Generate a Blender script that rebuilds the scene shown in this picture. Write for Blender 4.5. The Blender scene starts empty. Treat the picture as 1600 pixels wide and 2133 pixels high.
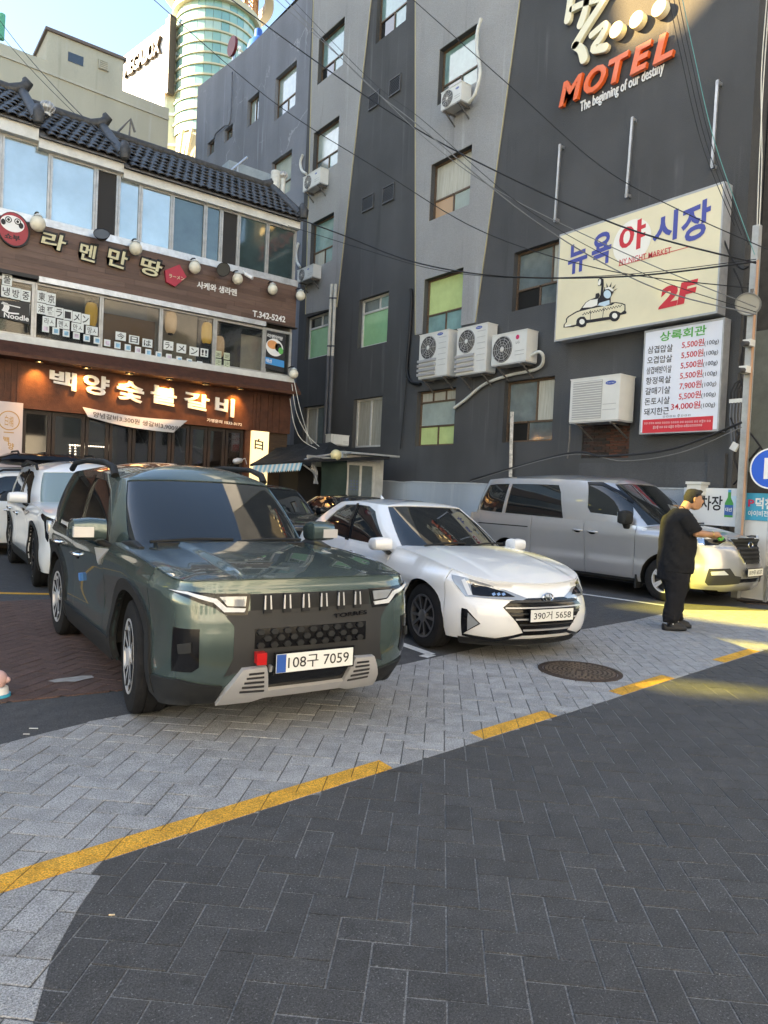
import bpy, bmesh, math, random
from mathutils import Vector, Matrix, geometry
R_ = math.radians
random.seed(7)
SC = bpy.context.scene
COL = SC.collection

# ------------------------------------------------------------------ camera
F_PX, CX, CY, CAM_H = 1490.0, 800.0, 1066.5, 1.5        # photograph pixels (1600 x 2133)
def _horizon(x): return 975 + .0455 * (x + 326)
_p1 = Vector((-326 - CX, _horizon(-326) - CY, F_PX)); _p2 = Vector((2700 - CX, _horizon(2700) - CY, F_PX))
_up = _p1.cross(_p2).normalized()
if _up.y > 0: _up = -_up
_ay = _p1.normalized(); _ax = _ay.cross(_up).normalized()
if _ax.x < 0: _ax = -_ax
def _c2w(v): return Vector((_ax.dot(v), _ay.dot(v), _up.dot(v)))
CAM = Vector((0, 0, CAM_H))
cam_data = bpy.data.cameras.new('camera'); cam = bpy.data.objects.new('camera', cam_data); COL.objects.link(cam)
cam_data.sensor_fit = 'VERTICAL'; cam_data.sensor_height = 24; cam_data.lens = 24 * F_PX / 2133
cam_data.clip_start = .05; cam_data.clip_end = 2000
_r, _u, _b = _c2w(Vector((1, 0, 0))), _c2w(Vector((0, -1, 0))), _c2w(Vector((0, 0, -1)))
cam.matrix_world = Matrix(((_r.x, _u.x, _b.x, 0), (_r.y, _u.y, _b.y, 0), (_r.z, _u.z, _b.z, CAM_H), (0, 0, 0, 1)))
SC.camera = cam

# ------------------------------------------------------------------ sky, sun, exposure
SUN_EL, SUN_DIR = R_(22), Vector((-.80, .60, 0)).normalized()       # horizontal direction towards the sun
SUN_VEC = Vector((SUN_DIR.x * math.cos(SUN_EL), SUN_DIR.y * math.cos(SUN_EL), math.sin(SUN_EL)))
W = bpy.data.worlds.new('World'); SC.world = W; W.use_nodes = True
_n, _l = W.node_tree.nodes, W.node_tree.links
_sky = _n.new('ShaderNodeTexSky'); _sky.sky_type = 'NISHITA'; _sky.sun_disc = False
_sky.sun_elevation = SUN_EL; _sky.sun_rotation = math.atan2(SUN_DIR.x, SUN_DIR.y)
_sky.air_density = 1.0; _sky.dust_density = .6; _sky.ozone_density = 2.6
_l.new(_sky.outputs[0], _n['Background'].inputs[0]); _n['Background'].inputs[1].default_value = .085
sun_data = bpy.data.lights.new('sun', 'SUN'); sun = bpy.data.objects.new('sun', sun_data); COL.objects.link(sun)
sun_data.energy = 5.0; sun_data.angle = R_(.53); sun_data.color = (1, .90, .76)
sun.rotation_euler = (-SUN_VEC).to_track_quat('-Z', 'Y').to_euler(); sun.location = (0, 0, 60)
SC.view_settings.view_transform = 'Standard'; SC.view_settings.look = 'None'
SC.view_settings.exposure = 2.86; SC.view_settings.gamma = 1
try: SC.view_settings.use_white_balance = True; SC.view_settings.white_balance_temperature = 7900; SC.view_settings.white_balance_tint = 10   # the phone's white balance for open shade
except Exception: pass
SC.render.engine = 'CYCLES'
try:
    SC.cycles.use_denoising = True; SC.cycles.max_bounces = 5; SC.cycles.diffuse_bounces = 3; SC.cycles.glossy_bounces = 3; SC.cycles.caustics_reflective = False; SC.cycles.caustics_refractive = False
    SC.cycles.sample_clamp_indirect = 6
except Exception: pass

# ------------------------------------------------------------------ pixel -> place
def ray(px, py): return _c2w(Vector((px - CX, py - CY, F_PX)))
def on_x(px, py, X): d = ray(px, py); return CAM + d * (X / d.x)
def on_y(px, py, Y): d = ray(px, py); return CAM + d * (Y / d.y)
def on_z(px, py, z=0.0): d = ray(px, py); return CAM + d * ((z - CAM_H) / d.z)

# ------------------------------------------------------------------ mesh builder
class MB:
    def __init__(s): s.v = []; s.f = []
    def add(s, vs, fs):
        o = len(s.v); s.v += [tuple(v) for v in vs]; s.f += [tuple(i + o for i in f) for f in fs]; return s
    def box(s, c, d, rot=None, bev=0):
        x, y, z = d[0] / 2, d[1] / 2, d[2] / 2
        vs = [Vector(p) for p in ((-x,-y,-z),(x,-y,-z),(x,y,-z),(-x,y,-z),(-x,-y,z),(x,-y,z),(x,y,z),(-x,y,z))]
        if rot is not None:
            m = rot if isinstance(rot, Matrix) else Matrix.Rotation(rot, 3, 'Z')
            vs = [m @ v for v in vs]
        c = Vector(c)
        return s.add([v + c for v in vs], ((0,3,2,1),(4,5,6,7),(0,1,5,4),(1,2,6,5),(2,3,7,6),(3,0,4,7)))
    def bb(s, a, b):
        a, b = Vector(a), Vector(b)
        return s.box((a + b) / 2, [abs(t) for t in (b - a)])
    def bar(s, a, b, w, h=None, up=(0, 0, 1)):
        a, b = Vector(a), Vector(b); d = b - a; L = d.length
        if L < 1e-6: return s
        d.normalize(); u = Vector(up)
        if abs(d.dot(u)) > .98: u = Vector((1, 0, 0))
        r = d.cross(u).normalized(); u = r.cross(d)
        m = Matrix((r, d, u)).transposed()
        return s.box((a + b) / 2, (w, L, h or w), m)
    def tube(s, pts, r, n=8, caps=True, closed=False):
        pts = [Vector(p) for p in pts]; rs = r if isinstance(r, (list, tuple)) else [r] * len(pts)
        vs, fs = [], []; prev = None
        for i, p in enumerate(pts):
            a = pts[max(0, i - 1)]; b = pts[min(len(pts) - 1, i + 1)]
            if closed: a = pts[i - 1]; b = pts[(i + 1) % len(pts)]
            d = (b - a).normalized() if (b - a).length > 1e-9 else Vector((0, 0, 1))
            if prev is None:
                u = Vector((0, 0, 1)) if abs(d.z) < .9 else Vector((1, 0, 0))
                u = (u - d * u.dot(d)).normalized()
            else:
                u = (prev - d * prev.dot(d)).normalized()
            prev = u; w = d.cross(u)
            for k in range(n):
                t = 2 * math.pi * k / n
                vs.append(p + (u * math.cos(t) + w * math.sin(t)) * rs[i])
        m = len(pts)
        for i in range(m if closed else m - 1):
            for k in range(n):
                j = (i + 1) % m
                fs.append((i*n+k, i*n+(k+1)%n, j*n+(k+1)%n, j*n+k))
        if caps and not closed:
            fs.append(tuple(range(n - 1, -1, -1))); fs.append(tuple(range((m-1)*n, m*n)))
        return s.add(vs, fs)
    def cyl(s, a, b, r, n=16, r2=None): return s.tube([a, b], [r, r if r2 is None else r2], n)
    def lathe(s, prof, n=24, M=None, caps=False):
        M = M or Matrix.Identity(4); vs, fs = [], []
        for (r, z) in prof:
            for k in range(n):
                t = 2 * math.pi * k / n; vs.append(M @ Vector((r * math.cos(t), r * math.sin(t), z)))
        m = len(prof)
        for i in range(m - 1):
            for k in range(n): fs.append((i*n+k, i*n+(k+1)%n, (i+1)*n+(k+1)%n, (i+1)*n+k))
        if caps: fs.append(tuple(range(n-1, -1, -1))); fs.append(tuple(range((m-1)*n, m*n)))
        return s.add(vs, fs)
    def prism(s, poly, z0, z1, M=None):
        M = M or Matrix.Identity(4); n = len(poly)
        vs = [M @ Vector((p[0], p[1], z0)) for p in poly] + [M @ Vector((p[0], p[1], z1)) for p in poly]
        fs = [tuple(range(n - 1, -1, -1)), tuple(range(n, 2 * n))] + [(i, (i+1) % n, n + (i+1) % n, n + i) for i in range(n)]
        return s.add(vs, fs)
    def sphere(s, c, r, n=16, m=10, sc=(1, 1, 1)):
        c = Vector(c); vs, fs = [], []
        for i in range(m + 1):
            t = math.pi * i / m
            for k in range(n):
                a = 2 * math.pi * k / n
                vs.append(c + Vector((math.sin(t)*math.cos(a)*sc[0], math.sin(t)*math.sin(a)*sc[1], math.cos(t)*sc[2])) * r)
        for i in range(m):
            for k in range(n): fs.append((i*n+k, (i+1)*n+k, (i+1)*n+(k+1)%n, i*n+(k+1)%n))
        return s.add(vs, fs)
    def mesh(s, name, mat=None, smooth=False):
        me = bpy.data.meshes.new(name); me.from_pydata(s.v, [], s.f); me.update()
        if mat: me.materials.append(mat)
        if smooth:
            me.polygons.foreach_set('use_smooth', [True] * len(me.polygons))
            try: me.set_sharp_from_angle(angle=R_(smooth if smooth is not True else 40))
            except Exception: pass
        return me
    def obj(s, name, mat=None, parent=None, smooth=False, **k):
        return link(name, s.mesh(name, mat, smooth), parent, **k)

def link(name, me, parent=None, local=False, M=None):
    o = bpy.data.objects.new(name, me); COL.objects.link(o)
    if M is not None: o.matrix_basis = M
    if parent is not None:
        o.parent = parent
        if not local: o.matrix_parent_inverse = pmat(parent).inverted()
    return o
def pmat(o):
    m = o.matrix_basis.copy()
    if o.parent is not None: m = pmat(o.parent) @ o.matrix_parent_inverse @ m
    return m
def tag(o, label, cat, group=None):
    o['label'] = label; o['category'] = cat
    if group: o['group'] = group
    return o
def struct(o): o['kind'] = 'structure'; return o
def stuff(o): o['kind'] = 'stuff'; return o
def thing(name, label, cat, loc=(0, 0, 0), rz=0, group=None):
    o = bpy.data.objects.new(name, None); COL.objects.link(o); o.empty_display_size = .2
    o.location = loc; o.rotation_euler = (0, 0, rz); o.matrix_basis = Matrix.Translation(loc) @ Matrix.Rotation(rz, 4, 'Z')
    return tag(o, label, cat, group)
def copy_tree(o, parent=None):
    c = o.copy(); COL.objects.link(c)
    if parent is not None: c.parent = parent
    for ch in list(o.children): copy_tree(ch, c)
    return c

# ------------------------------------------------------------------ materials
_M = {}
def mat(name, col=(.5, .5, .5), rough=.6, metal=0, spec=.5, coat=0, var=0, vscale=6, bump=0, bscale=60, emit=None, estr=0, alpha=1, trans=0, ior=1.45, col2=None, detail=6, stretch=None, coord='Object'):
    if name in _M: return _M[name]
    m = bpy.data.materials.new(name); m.use_nodes = True; nt = m.node_tree; b = nt.nodes['Principled BSDF']
    b.inputs['Base Color'].default_value = (*col, 1); b.inputs['Roughness'].default_value = rough
    b.inputs['Metallic'].default_value = metal; b.inputs['Specular IOR Level'].default_value = spec
    b.inputs['Coat Weight'].default_value = coat; b.inputs['Coat Roughness'].default_value = .04
    b.inputs['Alpha'].default_value = alpha; b.inputs['Transmission Weight'].default_value = trans; b.inputs['IOR'].default_value = ior
    if emit: b.inputs['Emission Color'].default_value = (*emit, 1); b.inputs['Emission Strength'].default_value = estr
    if var or bump or col2:
        if coord == 'World':
            tc = nt.nodes.new('ShaderNodeNewGeometry'); src = tc.outputs['Position']
        else:
            tc = nt.nodes.new('ShaderNodeTexCoord'); src = tc.outputs[coord]
        mp = nt.nodes.new('ShaderNodeMapping'); nt.links.new(src, mp.inputs[0])
        if stretch: mp.inputs['Scale'].default_value = stretch
    if var or col2:
        nz = nt.nodes.new('ShaderNodeTexNoise'); nz.inputs['Scale'].default_value = vscale; nz.inputs['Detail'].default_value = detail
        nz.inputs['Roughness'].default_value = .65
        nt.links.new(mp.outputs[0], nz.inputs['Vector'])
        rp = nt.nodes.new('ShaderNodeValToRGB'); nt.links.new(nz.outputs['Fac'], rp.inputs[0])
        c2 = col2 or tuple(min(1, c * (1 + var)) for c in col)
        c1 = tuple(c * (1 - var) for c in col) if not col2 else col
        rp.color_ramp.elements[0].color = (*c1, 1); rp.color_ramp.elements[1].color = (*c2, 1)
        rp.color_ramp.elements[0].position = .3; rp.color_ramp.elements[1].position = .7
        nt.links.new(rp.outputs[0], b.inputs['Base Color'])
    if bump:
        n2 = nt.nodes.new('ShaderNodeTexNoise'); n2.inputs['Scale'].default_value = bscale; n2.inputs['Detail'].default_value = 4
        nt.links.new(mp.outputs[0], n2.inputs['Vector'])
        bp = nt.nodes.new('ShaderNodeBump'); bp.inputs['Strength'].default_value = bump; bp.inputs['Distance'].default_value = .02
        nt.links.new(n2.outputs['Fac'], bp.inputs['Height']); nt.links.new(bp.outputs[0], b.inputs['Normal'])
    _M[name] = m; return m

# ------------------------------------------------------------------ lettering
def text_data(s, offset=0.0, shear=0.0, extrude=0.0, space=1.0, res=3):
    cu = bpy.data.curves.new('lettering', 'FONT'); cu.body = s; cu.size = 1; cu.offset = offset; cu.shear = shear
    cu.extrude = extrude; cu.space_character = space; cu.resolution_u = res
    o = bpy.data.objects.new('lettering', cu); me = o.to_mesh()
    vs = [v.co.copy() for v in me.vertices]; fs = [tuple(p.vertices) for p in me.polygons]
    o.to_mesh_clear(); bpy.data.objects.remove(o); bpy.data.curves.remove(cu)
    return vs, fs
_TC = {}
def lettering(name, s, o, u, v, mat_, parent=None, offset=.0, shear=0, depth=.0, space=1.0, fit=None):
    """text whose bounding box fills the parallelogram o, o+u, o+v (world vectors); depth is thickness along u x v"""
    key = (s, offset, shear, bool(depth), space)
    if key not in _TC: _TC[key] = text_data(s, offset, shear, .5 if depth else 0, space)
    vs, fs = _TC[key]
    if not vs: return None
    x0 = min(p.x for p in vs); x1 = max(p.x for p in vs); y0 = min(p.y for p in vs); y1 = max(p.y for p in vs)
    u, v, o = Vector(u), Vector(v), Vector(o); n = u.cross(v).normalized()
    mb = MB(); mb.add([o + u * ((p.x - x0) / max(1e-6, x1 - x0)) + v * ((p.y - y0) / max(1e-6, y1 - y0)) + n * ((p.z + .5) * depth if depth else 0) for p in vs], fs)
    return mb.obj(name, mat_, parent)
# ================================================================== ground
def proj(P):
    d = Vector(P) - CAM; q = _ax * d.x + _ay * d.y + _up * d.z
    return None if q.z < .05 else (CX + F_PX * q.x / q.z, CY + F_PX * q.y / q.z)
def in_frame(P, m=40):
    q = proj(P); return q is not None and -m < q[0] < 1600 + m and -m < q[1] < 2133 + m

def ground_mat(name, base, speck, worn=None, worn_amt=.5, rough=.85, sp=.62):
    m = bpy.data.materials.new(name); m.use_nodes = True; nt = m.node_tree; N, L = nt.nodes.new, nt.links.new
    b = nt.nodes['Principled BSDF']; b.inputs['Roughness'].default_value = rough
    g = N('ShaderNodeNewGeometry')
    def noise(sc, det=4, rg=.6):
        n = N('ShaderNodeTexNoise'); n.inputs['Scale'].default_value = sc; n.inputs['Detail'].default_value = det; n.inputs['Roughness'].default_value = rg
        L(g.outputs['Position'], n.inputs['Vector']); return n.outputs['Fac']
    def ramp(s, a, c, ca=(0, 0, 0, 1), cb=(1, 1, 1, 1)):
        r = N('ShaderNodeValToRGB'); L(s, r.inputs[0]); r.color_ramp.elements[0].position = a; r.color_ramp.elements[1].position = c
        r.color_ramp.elements[0].color = ca; r.color_ramp.elements[1].color = cb; return r.outputs[0]
    def mix(f, a, c, mode='MIX'):
        x = N('ShaderNodeMix'); x.data_type = 'RGBA'; x.blend_type = mode
        for i, s in ((0, f), (6, a), (7, c)):
            if isinstance(s, (tuple, float)): x.inputs[i].default_value = s
            else: L(s, x.inputs[i])
        return x.outputs[2]
    big = noise(1.1, 5); mid = noise(9, 5); fine = noise(120, 3, .7)
    c = ramp(mid, .3, .72, tuple(v * .8 for v in base) + (1,), tuple(v * 1.2 for v in base) + (1,))
    c = mix(ramp(fine, sp, sp + .1), c, (*speck, 1))
    c = mix(ramp(fine, .30, .40, (1, 1, 1, 1), (0, 0, 0, 1)), c, tuple(v * .45 for v in base) + (1,))
    if worn:
        k = noise(95, 5, .75); mm = N('ShaderNodeMath'); mm.operation = 'MULTIPLY_ADD'; L(big, mm.inputs[0]); mm.inputs[1].default_value = .35; L(k, mm.inputs[2])
        c = mix(ramp(mm.outputs[0], worn_amt, worn_amt + .05), c, (*worn, 1))
    st = noise(2.3, 6, .7); c = mix(ramp(st, .56, .72, (0, 0, 0, 1), (.45, .45, .45, 1)), c, tuple(v * .45 for v in base) + (1,))
    gum = N('ShaderNodeTexVoronoi'); gum.inputs['Scale'].default_value = 3.1; L(g.outputs['Position'], gum.inputs['Vector']); c = mix(ramp(gum.outputs['Distance'], .045, .075, (.55, .55, .55, 1), (0, 0, 0, 1)), c, tuple(v * .4 for v in base) + (1,))
    coarse = noise(150, 2, .8); c = mix(ramp(coarse, .33, .68, (.55, .55, .55, 1), (1, 1, 1, 1)), (0, 0, 0, 1), c) if False else mix(1.0, c, ramp(coarse, .34, .66, (.50, .50, .50, 1), (1.55, 1.55, 1.55, 1)), 'MULTIPLY')
    oi = N('ShaderNodeObjectInfo'); hv = N('ShaderNodeMapRange'); L(oi.outputs['Random'], hv.inputs[0]); hv.inputs[3].default_value = .88; hv.inputs[4].default_value = 1.1
    c = mix(1.0, c, hv.outputs[0], 'MULTIPLY')
    L(c, b.inputs['Base Color'])
    bp = N('ShaderNodeBump'); bp.inputs['Strength'].default_value = .9; bp.inputs['Distance'].default_value = .008
    L(noise(110, 4, .75), bp.inputs['Height']); L(bp.outputs[0], b.inputs['Normal'])
    return m
M_ROAD = ground_mat('dark_paver', (.060, .059, .059), (.22, .22, .22), sp=.60)
M_ROADBED = ground_mat('sandy_joint', (.25, .245, .235), (.42, .42, .40))
M_GREY = ground_mat('grey_painted_paver', (.315, .312, .308), (.40, .40, .39), worn=(.05, .05, .05), worn_amt=.775)
M_GREYBED = ground_mat('dark_joint', (.085, .083, .08), (.1, .1, .1))
M_ASPH = ground_mat('asphalt', (.062, .062, .064), (.19, .19, .19), sp=.66)
M_RED = ground_mat('red_paver', (.105, .060, .048), (.16, .12, .10), worn=(.07, .06, .055), worn_amt=.86)
M_REDBED = ground_mat('red_joint', (.03, .026, .024), (.08, .08, .07))
M_YEL = ground_mat('yellow_road_paint', (.66, .33, .035), (.70, .40, .08), worn=(.10, .075, .04), worn_amt=.80, rough=.75)
M_WLINE = mat('white_road_paint', (.66, .66, .64), .75, var=.18, vscale=20, bump=.4, bscale=160, coord='World')

G0 = lambda px, py: on_z(px, py).to_2d()
LINE = lambda x: 2.758 + .104 * x
curve = [Vector(p) for p in ((.36, -7), (.37, 1.2), (.40, 1.75), (.446, 2.075), (.544, 2.331), (.689, 2.574), (.884, LINE(.884)))]
edge = [Vector((x, LINE(x))) for x in (2, 4, 8, 14, 40)]
ROAD = curve + edge + [Vector((40, -7))]
top_b = [Vector(p) for p in ((-9, 2.6), (-3, 3.55), (0, 4.22), (.73, 4.41), (1.29, 4.58), (2.4, 4.70), (3.9, 4.84), (5.16, 5.06), (6.7, 5.2))] + [G0(1320, 1292), G0(1418, 1270), Vector((11, 5.0)), Vector((13, 5.1)), Vector((40, LINE(40) + 1.6))]
GREY = list(reversed(top_b)) + [Vector((-9, -7))] + curve + edge
ASPH = top_b[:] + [Vector((40, 60)), Vector((-40, 60)), Vector((-40, 0))]
RED = [Vector(p) for p in ((-9, 5.1), (-2, 5.22), (.85, 5.215), (1.6, 5.15), (2.3, 5.4), (2.75, 6.3), (2.9, 9.4), (-9, 9.9))]
def inside(p, poly):
    r = False; n = len(poly)
    for i in range(n):
        a, b = poly[i], poly[i - 1]
        if (a.y > p.y) != (b.y > p.y) and p.x < (b.x - a.x) * (p.y - a.y) / (b.y - a.y) + a.x: r = not r
    return r
def clip_near(quad, c, poly, rad):
    """clip a small convex quad by the boundary pieces that run close to it"""
    q = quad; n = len(poly); ins = inside(c, poly)
    segs = []
    for i in range(n):
        a, b = poly[i], poly[(i + 1) % n]; d = b - a; L = d.length
        t = max(0, min(1, (c - a).dot(d) / (L * L))); dist = (a + d * t - c).length
        if dist < rad: segs.append((dist, a, d / L))
    if not segs: return q if ins else None
    dist, a, d = min(segs, key=lambda s: s[0])
    nrm = Vector((-d.y, d.x)); side = (c - a).dot(nrm)
    keep = 1 if (side >= 0) == ins else -1
    out = []
    for i in range(len(q)):
        p, r = q[i], q[(i + 1) % len(q)]; sp, sr = (p - a).dot(nrm) * keep, (r - a).dot(nrm) * keep
        if sp >= 0: out.append(p)
        if (sp < 0) != (sr < 0): out.append(p + (r - p) * (sp / (sp - sr)))
    if len(out) < 3: return None
    ar = abs(sum(out[i].x * out[i-1].y - out[i-1].x * out[i].y for i in range(len(out)))) / 2
    return out if ar > .0012 else None
def sheet(name, poly, z, m):
    vs = [Vector((p.x, p.y)) for p in poly]
    r = geometry.delaunay_2d_cdt(vs, [(i, (i + 1) % len(vs)) for i in range(len(vs))], [], 1, 1e-4)
    mb = MB(); mb.add([(p.x, p.y, z) for p in r[0]], [tuple(f) for f in r[2]])
    for i, f in enumerate(mb.f):
        a, b, c = (Vector(mb.v[k]) for k in f[:3])
        if (b - a).cross(c - a).z < 0: mb.f[i] = tuple(reversed(f))
    return mb.obj(name, m)
PW, GAP, PANG, POFF = .1225, .0062, R_(48.3), Vector((1.9723, 1.7156))
def paver_verts(poly, z, inset=.0025, h=.012):
    n = len(poly); c = sum(poly, Vector((0, 0))) / n
    top = [p + (c - p).normalized() * inset * 1.4 for p in poly]
    vs = [(p.x, p.y, z) for p in top] + [(p.x, p.y, z - .002) for p in poly] + [(p.x, p.y, z - h) for p in poly]
    fs = [tuple(range(n))]
    for i in range(n):
        j = (i + 1) % n
        fs += [(n+i, n+j, j, i), (2*n+i, 2*n+j, n+j, n+i)]
    return vs, fs
def lay(parent, poly, m, seed, ang=PANG, off=POFF, pw=PW, lim=300, jit=.0012, box=(-6, 24, 0, 14)):
    rnd = random.Random(seed); ca, sa = math.cos(ang), math.sin(ang)
    W2 = lambda u, v: Vector((off.x + u * ca - v * sa, off.y + u * sa + v * ca))
    cand = []
    N = int(26 / pw)
    for i in range(-N, N):
        for j in range(-N, N):
            k = (i - j) % 4
            if k == 0: a, b = (i, j), (i + 2, j + 1)
            elif k == 3: a, b = (i, j), (i + 1, j + 2)
            else: continue
            cu, cv = (a[0] + b[0]) / 2 * pw, (a[1] + b[1]) / 2 * pw
            c = W2(cu, cv)
            if not (box[0] < c.x < box[1] and box[2] < c.y < box[3]): continue
            g = GAP / 2
            q = [W2(a[0]*pw + g, a[1]*pw + g), W2(b[0]*pw - g, a[1]*pw + g), W2(b[0]*pw - g, b[1]*pw - g), W2(a[0]*pw + g, b[1]*pw - g)]
            if not in_frame((c.x, c.y, 0), 120) and c.length > 11.5: continue
            qq = clip_near(q, c, poly, .145)
            if qq is None: continue
            cand.append(((c - Vector((0, 0))).length, c, qq, len(qq) == 4 and qq is q, k))
    cand.sort(key=lambda t: t[0])
    g = GAP / 2; me = []
    base = [Vector((-pw + g, -pw / 2 + g)), Vector((pw - g, -pw / 2 + g)), Vector((pw - g, pw / 2 - g)), Vector((-pw + g, pw / 2 - g))]
    vs, fs = paver_verts(base, 0); mb = MB(); mb.add(vs, fs); shared = mb.mesh('paver', m)
    rest = MB(); cnt = 0
    for d, c, q, whole, k in cand:
        z = rnd.uniform(-jit, jit)
        if cnt < lim and in_frame((c.x, c.y, 0), 5):
            cnt += 1
            if whole:
                o = link('paver', shared, parent, M=Matrix.Translation((c.x, c.y, z)) @ Matrix.Rotation(ang + (0 if k == 0 else math.pi / 2) + rnd.uniform(-.006, .006), 4, 'Z') @ Matrix.Rotation(rnd.uniform(-.006, .006), 4, 'X') @ Matrix.Rotation(rnd.uniform(-.004, .004), 4, 'Y'))
            else:
                vs, fs = paver_verts([p - c for p in q], 0); b2 = MB(); b2.add(vs, fs)
                link('paver', b2.mesh('paver', m), parent, M=Matrix.Translation((c.x, c.y, z)))
        else:
            rest.add(*paver_verts(q, z))
    if rest.v: stuff(rest.obj('far_pavers', m, parent))

ground = MB(); ground.add([(-600, -600, -.06), (600, -600, -.06), (600, 600, -.06), (-600, 600, -.06)], [(0, 1, 2, 3)])
struct(ground.obj('ground', M_ASPH))
lot = struct(sheet('parking_lot', ASPH, -.002, M_ASPH))
road = struct(sheet('road', ROAD, -.0038, M_ROADBED)); lay(road, ROAD, M_ROAD, 1, box=(0, 26, -3, 8))
pave = struct(sheet('pavement', GREY, -.0042, M_GREYBED)); lay(pave, GREY, M_GREY, 2, box=(-4, 22, -3, 9))
red = struct(sheet('red_paving', RED, .0012, M_REDBED)); lay(red, RED, M_RED, 3, ang=R_(40), off=Vector((.1, 5.3)), pw=.115, box=(-4, 3, 5, 10))
for o in red.children: o.location.z += .0072
# ---- painted lines
def strip(name, pts, m, z=.0045):
    mb = MB(); n = len(pts)
    mb.add([(p.x, p.y, z) for p in pts], [tuple(range(n))]); o = mb.obj(name, m); return struct(o)
def clip_convex(q, poly):
    for i in range(len(poly)):
        a, b = poly[i], poly[(i + 1) % len(poly)]; d = b - a; nn = Vector((-d.y, d.x)); out = []
        for k in range(len(q)):
            p, r = q[k], q[(k + 1) % len(q)]; sp, sr = (p - a).dot(nn), (r - a).dot(nn)
            if sp >= 0: out.append(p)
            if (sp < 0) != (sr < 0): out.append(p + (r - p) * (sp / (sp - sr)))
        q = out
        if len(q) < 3: return None
    return q
def dash(x0, x1, w=.128, sk=.02):
    """paint lies on the pavers and breaks at their joints"""
    d = Vector((1, .104)).normalized(); nn = Vector((-d.y, d.x)); A, B = Vector((x0, LINE(x0) + .004)), Vector((x1, LINE(x1) + .004))
    poly = [A, B, B + nn * w + d * sk, A + nn * w + d * sk]; mb = MB(); ca, sa = math.cos(PANG), math.sin(PANG); N = 90; rnd = random.Random(int(x0 * 100)); g = .0022
    for i in range(-N, N):
        for j in range(-N, N):
            k = (i - j) % 4
            if k == 0: a, b = (i, j), (i + 2, j + 1)
            elif k == 3: a, b = (i, j), (i + 1, j + 2)
            else: continue
            cu, cv = (a[0] + b[0]) / 2 * PW, (a[1] + b[1]) / 2 * PW; c = Vector((POFF.x + cu * ca - cv * sa, POFF.y + cu * sa + cv * ca))
            if not (x0 - .3 < c.x < x1 + .3 and abs(c.y - LINE(c.x)) < .4): continue
            f = lambda u, v: Vector((POFF.x + u * ca - v * sa, POFF.y + u * sa + v * ca))
            q = clip_convex([f(a[0]*PW + g, a[1]*PW + g), f(b[0]*PW - g, a[1]*PW + g), f(b[0]*PW - g, b[1]*PW - g), f(a[0]*PW + g, b[1]*PW - g)], poly)
            if q: z = .0022 + rnd.uniform(0, .0006); mb.add([(p.x, p.y, z) for p in q] + [(p.x, p.y, z - .003) for p in q], [tuple(range(len(q)))] + [(len(q) + m_, len(q) + (m_ + 1) % len(q), (m_ + 1) % len(q), m_) for m_ in range(len(q))])
    return struct(mb.obj('yellow_line', M_YEL))
dash(-5, 2.42); dash(3.2, 4.0); dash(4.9, 5.8); dash(6.87, 7.79); dash(8.75, 9.65); dash(10.6, 11.5)
def wline(a, b, w=.10, m=M_WLINE):
    a, b = Vector(a), Vector(b); d = (b - a).normalized(); n = Vector((-d.y, d.x)) * w / 2
    return strip('white_line' if m is M_WLINE else 'yellow_line', [a - n, b - n, b + n, a + n], m, .003)
wline((4.44, 5.02), (4.72, 9.6)); wline((9.90, 5.75), (9.35, 8.6)); wline((7.15, 5.4), (7.15, 9.4)); wline((4.44, 5.02), (4.30, 4.98), .1)
wline((-2.5, 12.2), (4.4, 8.75), .13, M_YEL)
# patch of old cement in the red paving
pc = G0(150, 1418); rnd = random.Random(5)
strip('cement_patch', [pc + Vector((math.cos(t) * .16 * rnd.uniform(.6, 1.2), math.sin(t) * .07 * rnd.uniform(.6, 1.2))) for t in [k * math.pi / 6 for k in range(12)]], mat('old_cement', (.33, .31, .29), .9, var=.2, vscale=20), .012)
# manhole
mh = thing('manhole_cover', 'round rusty iron manhole cover set in the grey paving', 'manhole cover', (5.236, 3.936, 0))
MI = mat('cast_iron', (.075, .052, .040), .62, .5, var=.35, vscale=14, bump=.5, bscale=120)
MI2 = mat('worn_iron', (.16, .125, .10), .5, .6, var=.3, vscale=25)
m1 = MB(); m1.lathe([(.365, -.01), (.365, .006), (.325, .006), (.322, -.004), (.31, -.004)], 48, Matrix.Translation((5.236, 3.936, 0))); m1.obj('frame', MI, mh)
m1 = MB(); m1.lathe([(.318, -.008), (.318, .004), (.0001, .004)], 48, Matrix.Translation((5.236, 3.936, 0))); m1.obj('plate', MI, mh)
m1 = MB()
for r in (.055, .095, .135, .175, .215, .255, .29):
    n = int(2 * math.pi * r / .052)
    for k in range(n):
        t = 2 * math.pi * (k + (.5 if int(r * 1000) % 2 else 0)) / n
        m1.box((5.236 + r * math.cos(t), 3.936 + r * math.sin(t), .0055), (.022, .036, .005), t)
stuff(m1.obj('tread_studs', MI2, mh))
# drain grate beside the van
dg_ = thing('drain_grate', 'small black slotted drain grate in front of the silver van', 'drain', (*G0(1575, 1256), 0), R_(-40))
m1 = MB()
for k in range(9): m1.box((-.2 + k * .05, 0, .006), (.02, .3, .012))
m1.obj('grate', MI, dg_, local=True)
m1 = MB(); m1.box((0, .16, .006), (.46, .03, .014)); m1.box((0, -.16, .006), (.46, .03, .014)); m1.obj('frame', MI, dg_, local=True)
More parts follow.
